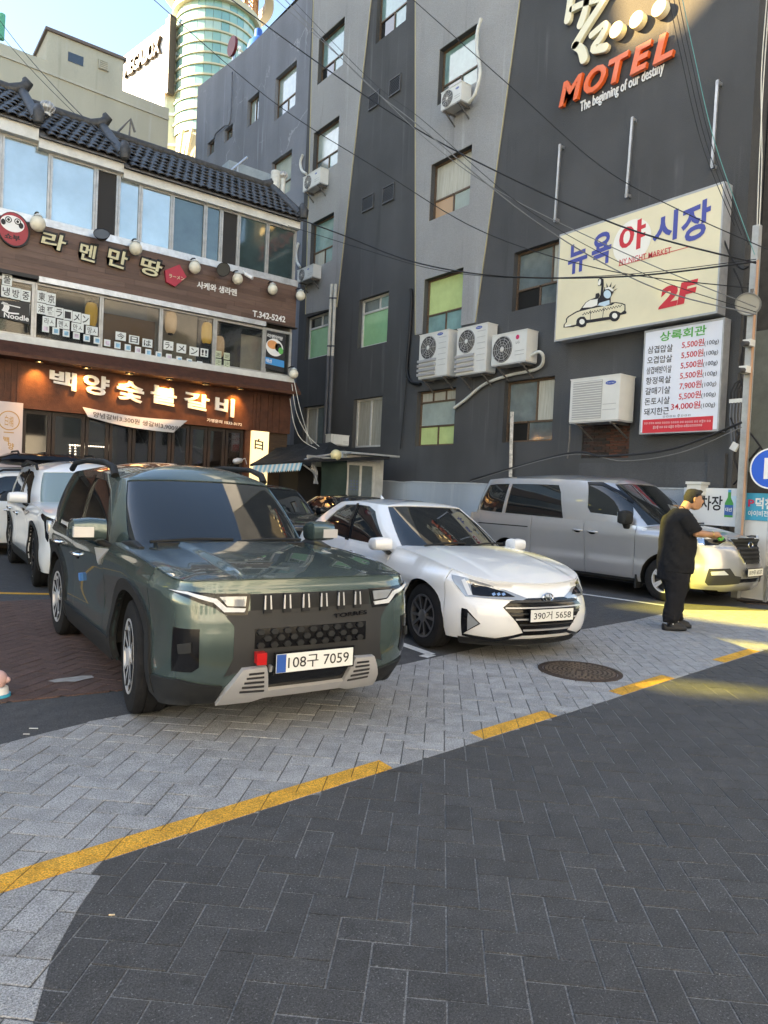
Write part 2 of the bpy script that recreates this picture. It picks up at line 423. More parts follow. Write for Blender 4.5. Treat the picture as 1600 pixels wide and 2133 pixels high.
# litter
for px, py, L, c in ((55, 1530, .035, (.75, .74, .7)), (70, 1518, .05, (.8, .8, .78)), (233, 1907, .02, (.8, .62, .4))):
    p = G0(px, py); m1 = MB(); m1.box((p.x, p.y, .003), (L, .004, .003), R_(-30)); o = m1.obj('litter_scrap', mat('scrap%d' % px, c, .8))
    tag(o, {55: 'short white litter scrap on the dark asphalt strip', 70: 'thin white straw lying on the asphalt strip', 233: 'tiny tan splinter lying on the dark paving'}[px], 'litter')

struct(sheet('far_bounce_pavement', [Vector(p) for p in ((-24, -13), (45, -13), (45, -7.02), (-24, -7.02))], .01, mat('pale_concrete', (.55, .53, .49), .9, var=.1)))  # unseen pale strip, added to bounce sunlight up towards the yard
import numpy as np
# ================================================================== flat-wall helpers
class Plane:
    axis = None
    def __init__(s, axis, at):
        s.axis, s.at = axis, at
        if axis == 'x': s.u, s.n = Vector((0, -1, 0)), Vector((-1, 0, 0)); s.o = Vector((at, 0, 0))
        else: s.u, s.n = Vector((1, 0, 0)), Vector((0, -1, 0)); s.o = Vector((0, at, 0))
        s.v = Vector((0, 0, 1))
    def P(s, a, b, d=0): return s.o + s.u * a + s.v * b + s.n * d
    def px(s, x, y, d=0):
        if s.axis == 'g':
            r = ray(x, y); q = CAM + r * ((s.o + s.n * d - CAM).dot(s.n) / r.dot(s.n)); return ((q - s.o).dot(s.u), q.z)
        p = on_x(x, y, s.at - d) if s.axis == 'x' else on_y(x, y, s.at - d)
        return ((-p.y if s.axis == 'x' else p.x), p.z)
    @classmethod
    def at_angle(k, o, u):
        p = k('x', 0); p.axis = 'g'; p.o, p.u = Vector(o), Vector(u).normalized(); p.n = p.u.cross(p.v); return p
    def rect(s, *c, d=0):
        q = [s.px(x, y, d) for x, y in c]
        if len(q) == 2: return (q[0][0], q[1][1], q[1][0], q[0][1])
        return ((q[0][0] + q[3][0]) / 2, (q[2][1] + q[3][1]) / 2, (q[1][0] + q[2][0]) / 2, (q[0][1] + q[1][1]) / 2)
    def M(s, a=0, b=0, d=0):
        p = s.P(a, b, d)
        return Matrix(((s.u.x, s.v.x, s.n.x, p.x), (s.u.y, s.v.y, s.n.y, p.y), (s.u.z, s.v.z, s.n.z, p.z), (0, 0, 0, 1)))
    def box(s, mb, a0, b0, a1, b1, d0, d1):
        vs = [s.P(a, b, d) for d in (d0, d1) for a, b in ((a0, b0), (a1, b0), (a1, b1), (a0, b1))]
        mb.add(vs, ((3, 2, 1, 0), (4, 5, 6, 7), (0, 1, 5, 4), (1, 2, 6, 5), (2, 3, 7, 6), (3, 0, 4, 7))); return mb
    def text(s, name, t, r, m, parent=None, d=.01, depth=0, **k):
        a0, b0, a1, b1 = r
        return lettering(name, t, s.P(a0, b0, d), s.u * (a1 - a0), s.v * (b1 - b0), m, parent, depth=depth, **k)
    def poly(s, mb, pts, d0, d1):
        return mb.prism(pts, d0, d1, s.M())
def inside_np(pts, poly):
    x, y = pts[:, 0], pts[:, 1]; r = np.zeros(len(pts), bool); n = len(poly)
    for i in range(n):
        ax, ay = poly[i][0], poly[i][1]; bx, by = poly[i - 1][0], poly[i - 1][1]
        if ay == by: continue
        r ^= ((ay > y) != (by > y)) & (x < (bx - ax) * (y - ay) / (by - ay) + ax)
    return r
def cdt_fill(poly, holes=(), extra=()):
    vs, es = [], []
    for loop in [poly] + list(holes):
        o = len(vs); vs += [Vector(p[:2]) for p in loop]; es += [(o + i, o + (i + 1) % len(loop)) for i in range(len(loop))]
    vs += [Vector(p) for p in extra]
    r = geometry.delaunay_2d_cdt(vs, es, [], 0, 1e-5)
    co = np.array([(p.x, p.y) for p in r[0]]); tri = np.array([f[:3] for f in r[2]], dtype=int)
    cc = co[tri].mean(axis=1); ok = inside_np(cc, poly)
    for h in holes: ok &= ~inside_np(cc, h)
    A, B, C = co[tri[:, 0]], co[tri[:, 1]], co[tri[:, 2]]; cr = (B[:, 0]-A[:, 0]) * (C[:, 1]-A[:, 1]) - (B[:, 1]-A[:, 1]) * (C[:, 0]-A[:, 0])
    fs = [(t[0], t[1], t[2]) if k > 0 else (t[2], t[1], t[0]) for t, k in zip(tri[ok].tolist(), cr[ok])]
    return r[0], fs
def wall_holes(mb, pl, poly, holes, d=0, reveal=.22):
    vs, fs = cdt_fill(poly, [[(h[0], h[1]), (h[2], h[1]), (h[2], h[3]), (h[0], h[3])] for h in holes])
    mb.add([pl.P(p.x, p.y, d) for p in vs], fs)
    for h in holes:
        c = [(h[0], h[1]), (h[2], h[1]), (h[2], h[3]), (h[0], h[3])]
        for i in range(4):
            a, b = c[i], c[(i + 1) % 4]
            mb.add([pl.P(*a, d), pl.P(*b, d), pl.P(*b, d - reveal), pl.P(*a, d - reveal)], [(0, 1, 2, 3)])
    return mb
def window(pl, r, panes, fm, parent, d=-.14, fw=.05, ft=.06, name='window', bars=True):
    """panes: (x0, y0, x1, y1, material) as fractions of the opening"""
    a0, b0, a1, b1 = r; mb = MB(); w, h = a1 - a0, b1 - b0
    pl.box(mb, a0, b0, a1, b0 + fw, d, d + ft); pl.box(mb, a0, b1 - fw, a1, b1, d, d + ft)
    pl.box(mb, a0, b0 + fw, a0 + fw, b1 - fw, d, d + ft); pl.box(mb, a1 - fw, b0 + fw, a1, b1 - fw, d, d + ft)
    if bars:
        for x0, y0, x1, y1, _ in panes:
            if y1 < .99: pl.box(mb, a0 + x0 * w + fw * .5, b0 + y1 * h - fw * .45, a0 + x1 * w - fw * .5, b0 + y1 * h + fw * .45, d + .002, d + ft * .9)
            if x1 < .99: pl.box(mb, a0 + x1 * w - fw * .45, b0 + y0 * h + fw * .5, a0 + x1 * w + fw * .45, b0 + y1 * h - fw * .5, d + .004, d + ft * .86)
    o = mb.obj(name, fm, parent)
    for x0, y0, x1, y1, m in panes:
        p = MB(); pl.box(p, a0 + x0 * w + fw * .4, b0 + y0 * h + fw * .4, a0 + x1 * w - fw * .4, b0 + y1 * h - fw * .4, d + .012, d + .022); p.obj('pane', m, o)
    return o

def glass(name, col, rough=.06, **k): return mat(name, col, min(rough, .10), spec=.8, coat=.9, **k)
GL_TEAL = glass('teal_glass', (.20, .33, .31), .12, var=.25, vscale=1.5)
GL_PALE = glass('pale_glass', (.36, .42, .38), .12, var=.2, vscale=1.2)
GL_DARK = glass('dark_glass', (.012, .014, .016), .04)
GL_GREEN = glass('green_film_glass', (.33, .62, .33), .2, var=.1, vscale=2)
GL_LIME = glass('lime_film_glass', (.55, .66, .28), .25, var=.12, vscale=2)
GL_GREY = glass('grey_glass', (.13, .16, .16), .10, var=.3, vscale=1.4)
GL_CREAM = glass('curtained_glass', (.48, .46, .38), .2, var=.2, vscale=3, stretch=(8, 8, .6))
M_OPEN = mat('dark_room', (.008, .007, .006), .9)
M_BROWNF = mat('brown_frame', (.13, .085, .055), .5, .2, var=.3, vscale=20)
M_WHITEF = mat('white_frame', (.62, .62, .58), .45, var=.12, vscale=9)
M_ALU = mat('aluminium', (.55, .56, .57), .35, .75, var=.12, vscale=8)

def stucco(name, col, var=.18, streak=.35, bump=.7, cracks=False):
    m = mat(name, col, .92, bump=bump, bscale=55, coord='World'); nt = m.node_tree; N, L = nt.nodes.new, nt.links.new; b = nt.nodes['Principled BSDF']
    g = N('ShaderNodeNewGeometry')
    def nz(scale, st=None, det=5):
        n = N('ShaderNodeTexNoise'); n.inputs['Scale'].default_value = scale; n.inputs['Detail'].default_value = det
        mp = N('ShaderNodeMapping'); L(g.outputs['Position'], mp.inputs[0])
        if st: mp.inputs['Scale'].default_value = st
        L(mp.outputs[0], n.inputs['Vector']); return n.outputs['Fac']
    def rmp(s, p0, p1, c0, c1):
        r = N('ShaderNodeValToRGB'); L(s, r.inputs[0]); e = r.color_ramp.elements; e[0].position, e[1].position = p0, p1; e[0].color = (*c0, 1); e[1].color = (*c1, 1); return r.outputs[0]
    def mul(a, c, f=1.0):
        x = N('ShaderNodeMix'); x.data_type = 'RGBA'; x.blend_type = 'MULTIPLY'; x.inputs[0].default_value = f; L(a, x.inputs[6]); L(c, x.inputs[7]); return x.outputs[2]
    c = rmp(nz(.5), .3, .7, tuple(v * (1 - var) for v in col), tuple(v * (1 + var) for v in col))
    c = mul(c, rmp(nz(1.0, (.9, .9, .10)), .3, .75, (1 - streak * .5,) * 3, (1 + streak * .5,) * 3))
    c = mul(c, rmp(nz(90, None, 3), .3, .7, (.72,) * 3, (1.25,) * 3))
    stk = N('ShaderNodeMix'); stk.data_type = 'RGBA'; km = N('ShaderNodeMath'); km.operation = 'MULTIPLY'; L(rmp(nz(1.0, (5.5, 5.5, .22), 6), .60, .74, (0,) * 3, (.5,) * 3), km.inputs[0]); L(rmp(nz(.35), .45, .6, (0,) * 3, (1,) * 3), km.inputs[1])
    L(km.outputs[0], stk.inputs[0]); L(c, stk.inputs[6]); stk.inputs[7].default_value = (*[min(.6, v * 1.9 + .03) for v in col], 1); c = stk.outputs[2]
    dk = N('ShaderNodeMix'); dk.data_type = 'RGBA'; L(rmp(nz(1.0, (3.5, 3.5, .3), 6), .62, .76, (0,) * 3, (.45,) * 3), dk.inputs[0]); L(c, dk.inputs[6]); dk.inputs[7].default_value = (*[v * .5 for v in col], 1); c = dk.outputs[2]
    if cracks:
        v = N('ShaderNodeTexVoronoi'); v.feature = 'DISTANCE_TO_EDGE'; v.inputs['Scale'].default_value = .42
        mp = N('ShaderNodeMapping'); L(g.outputs['Position'], mp.inputs[0]); w = N('ShaderNodeVectorMath'); w.operation = 'ADD'
        nn = N('ShaderNodeTexNoise'); nn.inputs['Scale'].default_value = 1.6; nn.inputs['Detail'].default_value = 6; L(g.outputs['Position'], nn.inputs['Vector'])
        L(mp.outputs[0], w.inputs[0]); L(nn.outputs['Color'], w.inputs[1]); L(w.outputs[0], v.inputs['Vector'])
        x = N('ShaderNodeMix'); x.data_type = 'RGBA'; L(rmp(v.outputs['Distance'], .004, .018, (.75,) * 3, (0,) * 3), x.inputs[0])
        k = N('ShaderNodeMath'); k.operation = 'MULTIPLY'; L(rmp(v.outputs['Distance'], .003, .014, (1,) * 3, (0,) * 3), k.inputs[0]); L(rmp(nz(.8), .5, .62, (0,) * 3, (.6,) * 3), k.inputs[1])
        L(k.outputs[0], x.inputs[0]); L(c, x.inputs[6]); x.inputs[7].default_value = (.42, .43, .45, 1); c = x.outputs[2]
    L(c, b.inputs['Base Color']); return m
M_CHAR = stucco('charcoal_stucco', (.075, .076, .077), .16, .22)
M_BAND = stucco('grey_stucco', (.33, .325, .315), .08, .12, 1.0)
M_BLUEG = stucco('blue_grey_stucco', (.20, .21, .235), .12, .25, .4, cracks=True)
M_GOLD = mat('brass_trim', (.50, .44, .27), .55, .4)

# ================================================================== motel
MO = Plane('x', 13.0)
mo = thing('motel_building', 'tall charcoal motel with grey stucco bands and brass trim strips', 'building', (13.0, 18, 0))
aR = MO.px(1545, 640)[0]; aL = MO.px(412, 182)[0]; aB = MO.px(644, 160)[0]
Rw = MO.rect
W_MO = {
 'a': Rw((666, 80), (719, 37), (716, 139), (661, 175)), 'b': Rw((574, 162), (618, 127), (615, 223), (571, 248)),
 'c': Rw((790, -40), (850, -85), (846, 48), (780, 87)), 'd': Rw((918, 101), (1002, 47), (993, 172), (910, 222)),
 'e': Rw((655, 277), (707, 242), (705, 345), (650, 368)), 'f': Rw((566, 337), (608, 312), (605, 400), (563, 420)),
 'g': Rw((900, 344), (984, 301), (980, 427), (894, 461)), 'h': Rw((646, 466), (697, 444), (693, 544), (648, 560)),
 'i': Rw((747, 625), (810, 606), (806, 712), (746, 726)), 'j': Rw((637, 661), (686, 646), (684, 740), (636, 749)),
 'k': Rw((885, 582), (967, 558), (961, 684), (880, 700)), 'l': Rw((734, 831), (797, 826), (792, 931), (736, 932)),
 'm': Rw((630, 848), (674, 843), (672, 930), (632, 935)), 'n': Rw((869, 814), (950, 808), (944, 927), (865, 929)),
 'o': Rw((1073, 526), (1176, 494), (1168, 622), (1064, 653)), 'p': Rw((1051, 796), (1156, 782), (1149, 919), (1046, 921)),
 'q': Rw((516, 208), (540, 192), (538, 250), (514, 264)), 'r': Rw((468, 268), (485, 260), (484, 286), (467, 298)),
 's': Rw((432, 296), (447, 290), (446, 318), (432, 326)), 'bricks': Rw((1213, 850), (1312, 840), (1312, 950), (1213, 958))}
VENTS = [Rw((813, 169), (837, 153), (835, 191), (812, 202)), Rw((770, 200), (792, 188), (791, 217), (769, 233)), Rw((757, 414), (780, 402), (779, 434), (755, 444)), Rw((799, 392), (823, 381), (822, 416), (798, 427))]
holesB = [W_MO[k] for k in 'bfqrs']; holesC = [W_MO[k] for k in W_MO if k not in 'bfqrs' or k == 'bricks'] 
holesC = [W_MO[k] for k in W_MO if k not in tuple('bfqrs')]
mb = MB(); wall_holes(mb, MO, [(aL, 0), (aB, 0), (aB, 19.4), (MO.px(505, 110)[0], 19.68), (aL, 20.25)], holesB); mb.add([MO.P(aL, 0), MO.P(aL, 20.25), MO.P(aL, 20.25, -9), MO.P(aL, 0, -9)], [(0, 1, 2, 3)]); mb.obj('old_wall', M_BLUEG, mo)
mb = MB(); wall_holes(mb, MO, [(aB, 0), (aR, 0), (aR, 23), (aB, 23)], holesC); mb.add([MO.P(aR, 0), MO.P(aR, 0, -9), MO.P(aR, 23, -9), MO.P(aR, 23)], [(0, 1, 2, 3)]); mb.add([MO.P(aB, 19.3), MO.P(aB, 23), MO.P(aB, 23, -9), MO.P(aB, 19.3, -9)], [(0, 1, 2, 3)]); mb.add([MO.P(aB, 23), MO.P(aR, 23), MO.P(aR, 23, -9), MO.P(aB, 23, -9)], [(0, 1, 2, 3)]); mb.add([MO.P(aL, 19.6), MO.P(aB, 19.6), MO.P(aB, 19.6, -9), MO.P(aL, 19.6, -9)], [(0, 1, 2, 3)]); mb.obj('wall', M_CHAR, mo)
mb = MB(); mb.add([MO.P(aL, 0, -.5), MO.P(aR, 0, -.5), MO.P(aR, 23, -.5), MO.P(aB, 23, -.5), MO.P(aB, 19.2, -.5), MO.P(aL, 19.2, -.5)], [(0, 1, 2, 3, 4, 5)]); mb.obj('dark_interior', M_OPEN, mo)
# bands: thin raised skins with the same openings
def bandpoly(tl, bl, br, tr, ztop=23):
    q = [MO.px(*p) for p in (tl, bl, br, tr)]
    def ext(a, b): t = (ztop - b[1]) / (a[1] - b[1]); return (b[0] + (a[0] - b[0]) * t, ztop)
    return [q[1], q[2], ext(q[3], q[2]), ext(q[0], q[1])]
B1 = bandpoly((645, 20), (638, 655), (703, 640), (775, 0)); B2 = bandpoly((867, 0), (867, 698), (992, 672), (1085, 0))
B1[3] = (aB + .002, 23); B1[0] = (max(B1[0][0], aB + .002), B1[0][1])
for B, ks in ((B1, 'aeh'), (B2, 'dgk')):
    hs = []
    for k in ks:
        h = list(W_MO[k])
        hs.append(h)
    lo = min(p[1] for p in B)
    for h in hs:
        if h[1] < lo + .25 and B is B2: h[1] = max(h[1], 0)
    vs_poly = B
    holes2 = []
    for h in hs:
        if B is B2 and h is hs[2]:
            continue
        holes2.append(h)
    poly = list(B)
    if B is B2:                                   # the lowest window runs past the lower edge of the band
        h = hs[2]; zl = lambda a: B[0][1] + (B[1][1] - B[0][1]) * (a - B[0][0]) / (B[1][0] - B[0][0])
        poly = [B[0], (h[0], zl(h[0])), (h[0], h[3]), (h[2], h[3]), (h[2], zl(h[2])), B[1], B[2], B[3]]
    mb = MB(); wall_holes(mb, MO, poly, holes2, .025, .03)
    for i in range(len(poly)):
        a, b = poly[i], poly[(i + 1) % len(poly)]; mb.add([MO.P(*a, .025), MO.P(*a, 0), MO.P(*b, 0), MO.P(*b, .025)], [(0, 1, 2, 3)])
    mb.obj('stucco_band', M_BAND, mo)
    for e in ((poly[-1], poly[0]), (B[2], B[1])):
        t = MB(); t.bar(MO.P(*e[0], .035), MO.P(*e[1], .035), .022, .022); t.obj('brass_strip', M_GOLD, mo)
S3 = lambda t, l, r, y=.37, x=.5: [(0, y, 1, 1, t), (0, 0, x, y, l), (x, 0, 1, y, r)]
M_SALMON = glass('lit_curtain_glass', (.52, .33, .20), .3)
wins = [('a', S3(GL_TEAL, GL_DARK, GL_TEAL), M_BROWNF), ('b', S3(GL_PALE, GL_GREY, GL_PALE), M_BROWNF), ('c', S3(GL_TEAL, GL_DARK, GL_TEAL), M_BROWNF),
        ('d', S3(GL_TEAL, GL_GREY, GL_TEAL), M_BROWNF), ('e', S3(GL_PALE, GL_GREY, GL_TEAL), M_BROWNF), ('f', S3(GL_PALE, GL_GREY, GL_PALE), M_BROWNF),
        ('g', S3(GL_CREAM, M_SALMON, GL_PALE), M_BROWNF), ('h', S3(GL_TEAL, GL_CREAM, GL_TEAL), M_BROWNF), ('k', S3(GL_LIME, GL_TEAL, GL_TEAL), M_BROWNF),
        ('o', [(0, .36, .72, 1, GL_GREY), (.72, .36, 1, 1, GL_CREAM), (0, 0, .5, .36, M_OPEN), (.5, 0, 1, .36, GL_GREY)], M_BROWNF),
        ('p', [(0, .33, .6, 1, GL_GREY), (.6, .33, 1, 1, GL_CREAM), (0, 0, .45, .33, M_OPEN), (.45, 0, 1, .33, GL_GREY)], M_BROWNF),
        ('i', [(0, 0, 1, .72, GL_GREEN), (0, .72, .6, 1, GL_GREY), (.6, .72, 1, 1, GL_TEAL)], M_WHITEF),
        ('j', [(0, 0, 1, .72, GL_GREEN), (0, .72, .55, 1, GL_DARK), (.55, .72, 1, 1, GL_GREY)], M_WHITEF),
        ('l', [(0, 0, .5, 1, GL_CREAM), (.5, 0, 1, 1, GL_CREAM)], M_WHITEF), ('m', [(0, 0, .5, 1, GL_CREAM), (.5, 0, 1, 1, GL_GREY)], M_WHITEF),
        ('n', [(0, .80, .33, 1, GL_CREAM), (.33, .80, .66, 1, GL_CREAM), (.66, .80, 1, 1, GL_CREAM), (0, .36, 1, .80, GL_PALE), (0, 0, .5, .36, GL_LIME), (.5, 0, 1, .36, GL_LIME)], M_BROWNF),
        ('q', [(0, 0, .5, 1, GL_PALE), (.5, 0, 1, 1, GL_GREY)], M_BROWNF), ('r', [(0, 0, .5, 1, GL_GREY), (.5, 0, 1, 1, GL_GREY)], M_BROWNF), ('s', [(0, 0, .5, 1, GL_GREY), (.5, 0, 1, 1, GL_DARK)], M_BROWNF)]
for k, panes, fm in wins: window(MO, W_MO[k], panes, fm, mo, d=-.2, fw=.07 if fm is M_WHITEF else .05)
M_LOUV = mat('louver_metal', (.085, .088, .092), .55, .3)
for v in VENTS:
    a0, b0, a1, b1 = v; mb = MB(); h = b1 - b0
    for s in ((a0, b0, a1, b0 + .03), (a0, b1 - .03, a1, b1), (a0, b0 + .03, a0 + .03, b1 - .03), (a1 - .03, b0 + .03, a1, b1 - .03)): MO.box(mb, *s, .002, .05)
    fr = mb.obj('vent_frame', M_LOUV, mo); b = MB(); MO.box(b, a0 + .02, b0 + .02, a1 - .02, b1 - .02, .001, .006); b.obj('vent_backing', M_OPEN, fr)
    for i in range(9):
        z = b0 + .04 + (h - .08) * i / 9; s = MB(); s.add([MO.P(a0 + .03, z + .055, .012), MO.P(a1 - .03, z + .055, .012), MO.P(a1 - .03, z, .045), MO.P(a0 + .03, z, .045), MO.P(a0 + .03, z + .045, .012), MO.P(a1 - .03, z + .045, .012), MO.P(a1 - .03, z - .006, .045), MO.P(a0 + .03, z - .006, .045)], [(3, 2, 1, 0), (4, 5, 6, 7), (0, 1, 5, 4), (2, 3, 7, 6)]); s.obj('slat', M_LOUV, fr)
# exposed brickwork under the big unit
MBR = [mat('brick_a', (.105, .045, .030), .9, var=.3, vscale=30, bump=.5), mat('brick_b', (.060, .035, .028), .9, var=.3, vscale=30, bump=.5), mat('brick_c', (.035, .030, .028), .9, var=.3, vscale=30, bump=.5)]
a0, b0, a1, b1 = W_MO['bricks']; mb = MB(); MO.box(mb, a0, b0, a1, b1, -.2, -.075); bk = mb.obj('mortar_bed', mat('mortar', (.10, .095, .088), .95, bump=.4), mo)
bw, bh = (a1 - a0) / 6.0, .062; shared = []
for m_ in MBR: t = MB(); t.box((0, 0, 0), (bw - .012, bh - .012, .05)); shared.append(t.mesh('brick', m_))
rnd = random.Random(11); row = 0; z = b0 + bh / 2
while z < b1 - .01:
    for i in range(-1, 7):
        a = a0 + (i + .5 + (.5 if row % 2 else 0)) * bw; l, r = max(a0, a - bw / 2), min(a1, a + bw / 2)
        if r - l < .05: continue
        k = (rnd.choice((0, 0, 1)) if (a - a0) > (a1 - a0) * .5 else rnd.choice((1, 2, 2)))
        if r - l > bw - .01: link('brick', shared[k], bk, M=MO.M(a, z, -.06 + rnd.uniform(-.006, .006)))
        else: t = MB(); t.box((0, 0, 0), (r - l - .012, bh - .012, .05)); link('brick', t.mesh('brick', MBR[k]), bk, M=MO.M((l + r) / 2, z, -.06))
    z += bh; row += 1
# cement repair panels low on the wall
mb = MB(); r = Rw((1208, 962), (1485, 965), (1485, 1040), (1205, 1040)); MO.box(mb, r[0], 1.1, r[2], r[3], .002, .03); mb.obj('skirting_panel', stucco('panel_stucco', (.085, .088, .092), .2, .4), mo)
mb = MB(); r = Rw((1480, 945), (1515, 945), (1515, 1040), (1478, 1040)); MO.box(mb, r[0], 1.0, r[2], r[3], .035, .12); mb.obj('corner_casing', M_CHAR, mo)

# ------------------------------------------------------------------ lettering on the motel wall
M_ORANGE = mat('orange_sign_face', (.82, .13, .025), .4, coat=.3, var=.06, vscale=2)
M_CREAM = mat('cream_sign_face', (.80, .74, .52), .4, coat=.2)
M_PRINTW = mat('white_print', (.80, .80, .78), .5)
ms = thing('motel_sign', 'orange raised MOTEL letters with cream brush letters on the wall', 'sign', MO.P(*MO.px(1290, 170)))
def wall_run(pl, parent, s, p0, p1, h, m, d=.02, depth=.12, shear=0, offset=.02, name='letter', gap=.12, wf=None):
    """letters of s stepping along the wall from pixel p0 (lower left) to p1 (lower right of the last letter)"""
    A, B = pl.px(*p0), pl.px(*p1); n = len(s); L = B[0] - A[0]; wf = wf or [1] * n; tot = sum(wf) + gap * (n - 1); x = 0
    for i, ch in enumerate(s):
        if ch != ' ':
            a = A[0] + L * x / tot; b = A[1] + (B[1] - A[1]) * x / tot; w = L * wf[i] / tot
            lettering(name, ch, pl.P(a, b, d), pl.u * w, pl.v * h, m, parent, offset=offset, shear=shear, depth=depth)
        x += wf[i] + gap
hM = MO.px(1180, 178)[1] - MO.px(1175, 228)[1]
wall_run(MO, ms, 'MOTEL', (1172, 229), (1410, 122), hM, M_ORANGE, .05, .09, .2, .035, gap=.10, wf=[1.25, 1.15, 1.0, .95, .9])
A, B = MO.px(1209, 241), MO.px(1383, 170)
lettering('tagline', 'The beginning of our destiny', MO.P(A[0], A[1], .012), MO.u * (B[0] - A[0]), MO.v * .30, M_PRINTW, ms, offset=.012, depth=.02)
# brush letters: strokes as fat rounded ribbons
def ribbon(pl, parent, pts, w, m, d=.05, depth=.09, name='brush_stroke', loop=False):
    q = [Vector(pl.px(*p)) for p in pts]; out = []
    for i in range(len(q) - 1):
        p0, p1, p2, p3 = q[max(0, i-1)], q[i], q[i+1], q[min(len(q)-1, i+2)]
        for k in range(6):
            t = k / 6; out.append(.5 * ((2*p1) + (p2-p0)*t + (2*p0-5*p1+4*p2-p3)*t*t + (3*p1-p0-3*p2+p3)*t**3))
    out.append(q[-1]); n = len(out); l, r = [], []
    for i, p in enumerate(out):
        dd = (out[min(n-1, i+1)] - out[max(0, i-1)]).normalized(); nn = Vector((-dd.y, dd.x))
        ww = w[0] + (w[1] - w[0]) * i / (n - 1) if isinstance(w, tuple) else w
        l.append(p + nn * ww / 2); r.append(p - nn * ww / 2)
    def cap(c, a0): return [c[0] + Vector((math.cos(a0 + math.pi * k / 6), math.sin(a0 + math.pi * k / 6))) * c[1] / 2 for k in range(1, 6)]
    w0, w1 = (w if isinstance(w, tuple) else (w, w))
    de = out[-1] - out[-2]; ds = out[0] - out[1]
    poly = r + cap((out[-1], w1), math.atan2(de.y, de.x) - math.pi / 2) + l[::-1] + cap((out[0], w0), math.atan2(ds.y, ds.x) - math.pi / 2)
    vs, fs = cdt_fill([(p.x, p.y) for p in poly]); mb = MB()
    mb.add([pl.P(p.x, p.y, d + depth) for p in vs], fs)
    for i in range(len(poly)):
        a, b = poly[i], poly[(i+1) % len(poly)]; mb.add([pl.P(*a, d + depth), pl.P(*a, d), pl.P(*b, d), pl.P(*b, d + depth)], [(0, 1, 2, 3)])
    return mb.obj(name, m, parent)
for pts, w in (([(1199, -40), (1195, 10), (1190, 46)], (.20, .26)), ([(1199, 24), (1225, 12), (1254, 4)], .2), ([(1234, -30), (1228, 20), (1217, 56)], (.2, .27)), ([(1195, -25), (1230, -38), (1262, -48)], .2), ([(1290, -40), (1262, 10), (1228, 62), (1206, 98)], (.2, .28)), ([(1206, 100), (1218, 108), (1224, 127)], (.24, .3)), ([(1240, 78), (1268, 56), (1262, 78), (1244, 106), (1268, 104)], (.2, .26))):
    ribbon(MO, ms, pts, tuple(x * .72 for x in w) if isinstance(w, tuple) else w * .72, M_CREAM)
for px, py in ((1295, 70), (1337, 49), (1384, 25)):
    c = MO.px(px, py); mb = MB(); mb.lathe([(.165, .05), (.165, .20), (.155, .21), (.0001, .21)], 28, MO.M(*c, 0)); mb.obj('dot', M_CREAM, ms, smooth=30)
for i, (t, b) in enumerate((((1174, 304), (1163, 465)), ((1325, 248), (1312, 415)), ((1502, 172), (1490, 355)))):
    A, B = MO.px(*t), MO.px(*b); mb = MB(); mb.bar(MO.P(*A, .12), MO.P(*B, .12), .05, .04); mb.bar(MO.P(A[0], A[1] - .05, 0), MO.P(A[0], A[1] - .05, .14), .06); mb.bar(MO.P(B[0], B[1] + .05, 0), MO.P(B[0], B[1] + .05, .14), .06)
    tag(mb.obj('tube_bracket', M_ALU), ['left', 'middle', 'right'][i] + ' of three pale vertical metal tubes below the MOTEL letters', 'bracket', 'metal tubes on the motel wall')

# ------------------------------------------------------------------ night market board
def board(name, label, c, d0, d1, face, side, pl=MO):
    r = pl.rect(*c, d=d1); t = thing(name, label, 'sign', pl.P((r[0] + r[2]) / 2, r[1], d0))
    mb = MB(); pl.box(mb, r[0] + .01, r[1] + .01, r[2] - .01, r[3] - .01, d0, d1 - .012); pl.box(mb, r[0], r[1], r[2], r[1] + .04, d0 + .02, d1); pl.box(mb, r[0], r[3] - .04, r[2], r[3], d0 + .02, d1); pl.box(mb, r[0], r[1] + .04, r[0] + .03, r[3] - .04, d0 + .02, d1); pl.box(mb, r[2] - .03, r[1] + .04, r[2], r[3] - .04, d0 + .02, d1); mb.obj('case', side, t)
    f = MB(); pl.box(f, r[0] + .03, r[1] + .04, r[2] - .03, r[3] - .04, d1 - .01, d1 - .004); f.obj('face', face, t)
    return t, r
M_BOARDY = mat('cream_flex_face', (.78, .71, .50), .35, coat=.25, var=.05, vscale=1.2)
M_SIDE = mat('grey_sign_side', (.42, .43, .44), .45, .4, var=.15, vscale=6)
D1 = .42
ny, rN = board('night_market_board', 'large cream board with blue and red lettering and a taxi drawing', ((1168, 488), (1509, 377), (1495, 654), (1152, 711)), .12, D1, M_BOARDY, M_SIDE)
M_BLUE = mat('blue_print', (.065, .085, .34), .5); M_REDP = mat('red_print', (.62, .035, .05), .5); M_BLK = mat('black_print', (.018, .017, .020), .6); M_HALO = mat('white_halo_print', (.86, .83, .74), .5); M_SKY = mat('pale_blue_print', (.55, .70, .78), .5)
def on_board(px, py, d=D1): return MO.px(px, py, d)
def bt(s, tl, br, m, parent, d, **k):
    A, B = MO.px(*tl, d), MO.px(*br, d); return lettering('lettering', s, MO.P(A[0], B[1], d), MO.u * (B[0] - A[0]), MO.v * (A[1] - B[1]), m, parent, **k)
def bt4(s, tl, bl, br, m, parent, d, **k):
    A, B, C_ = MO.px(*tl, d), MO.px(*bl, d), MO.px(*br, d); h = A[1] - B[1]
    return lettering('lettering', s, MO.P(B[0], B[1], d), MO.P(C_[0], C_[1], d) - MO.P(B[0], B[1], d), MO.v * h, m, parent, **k)
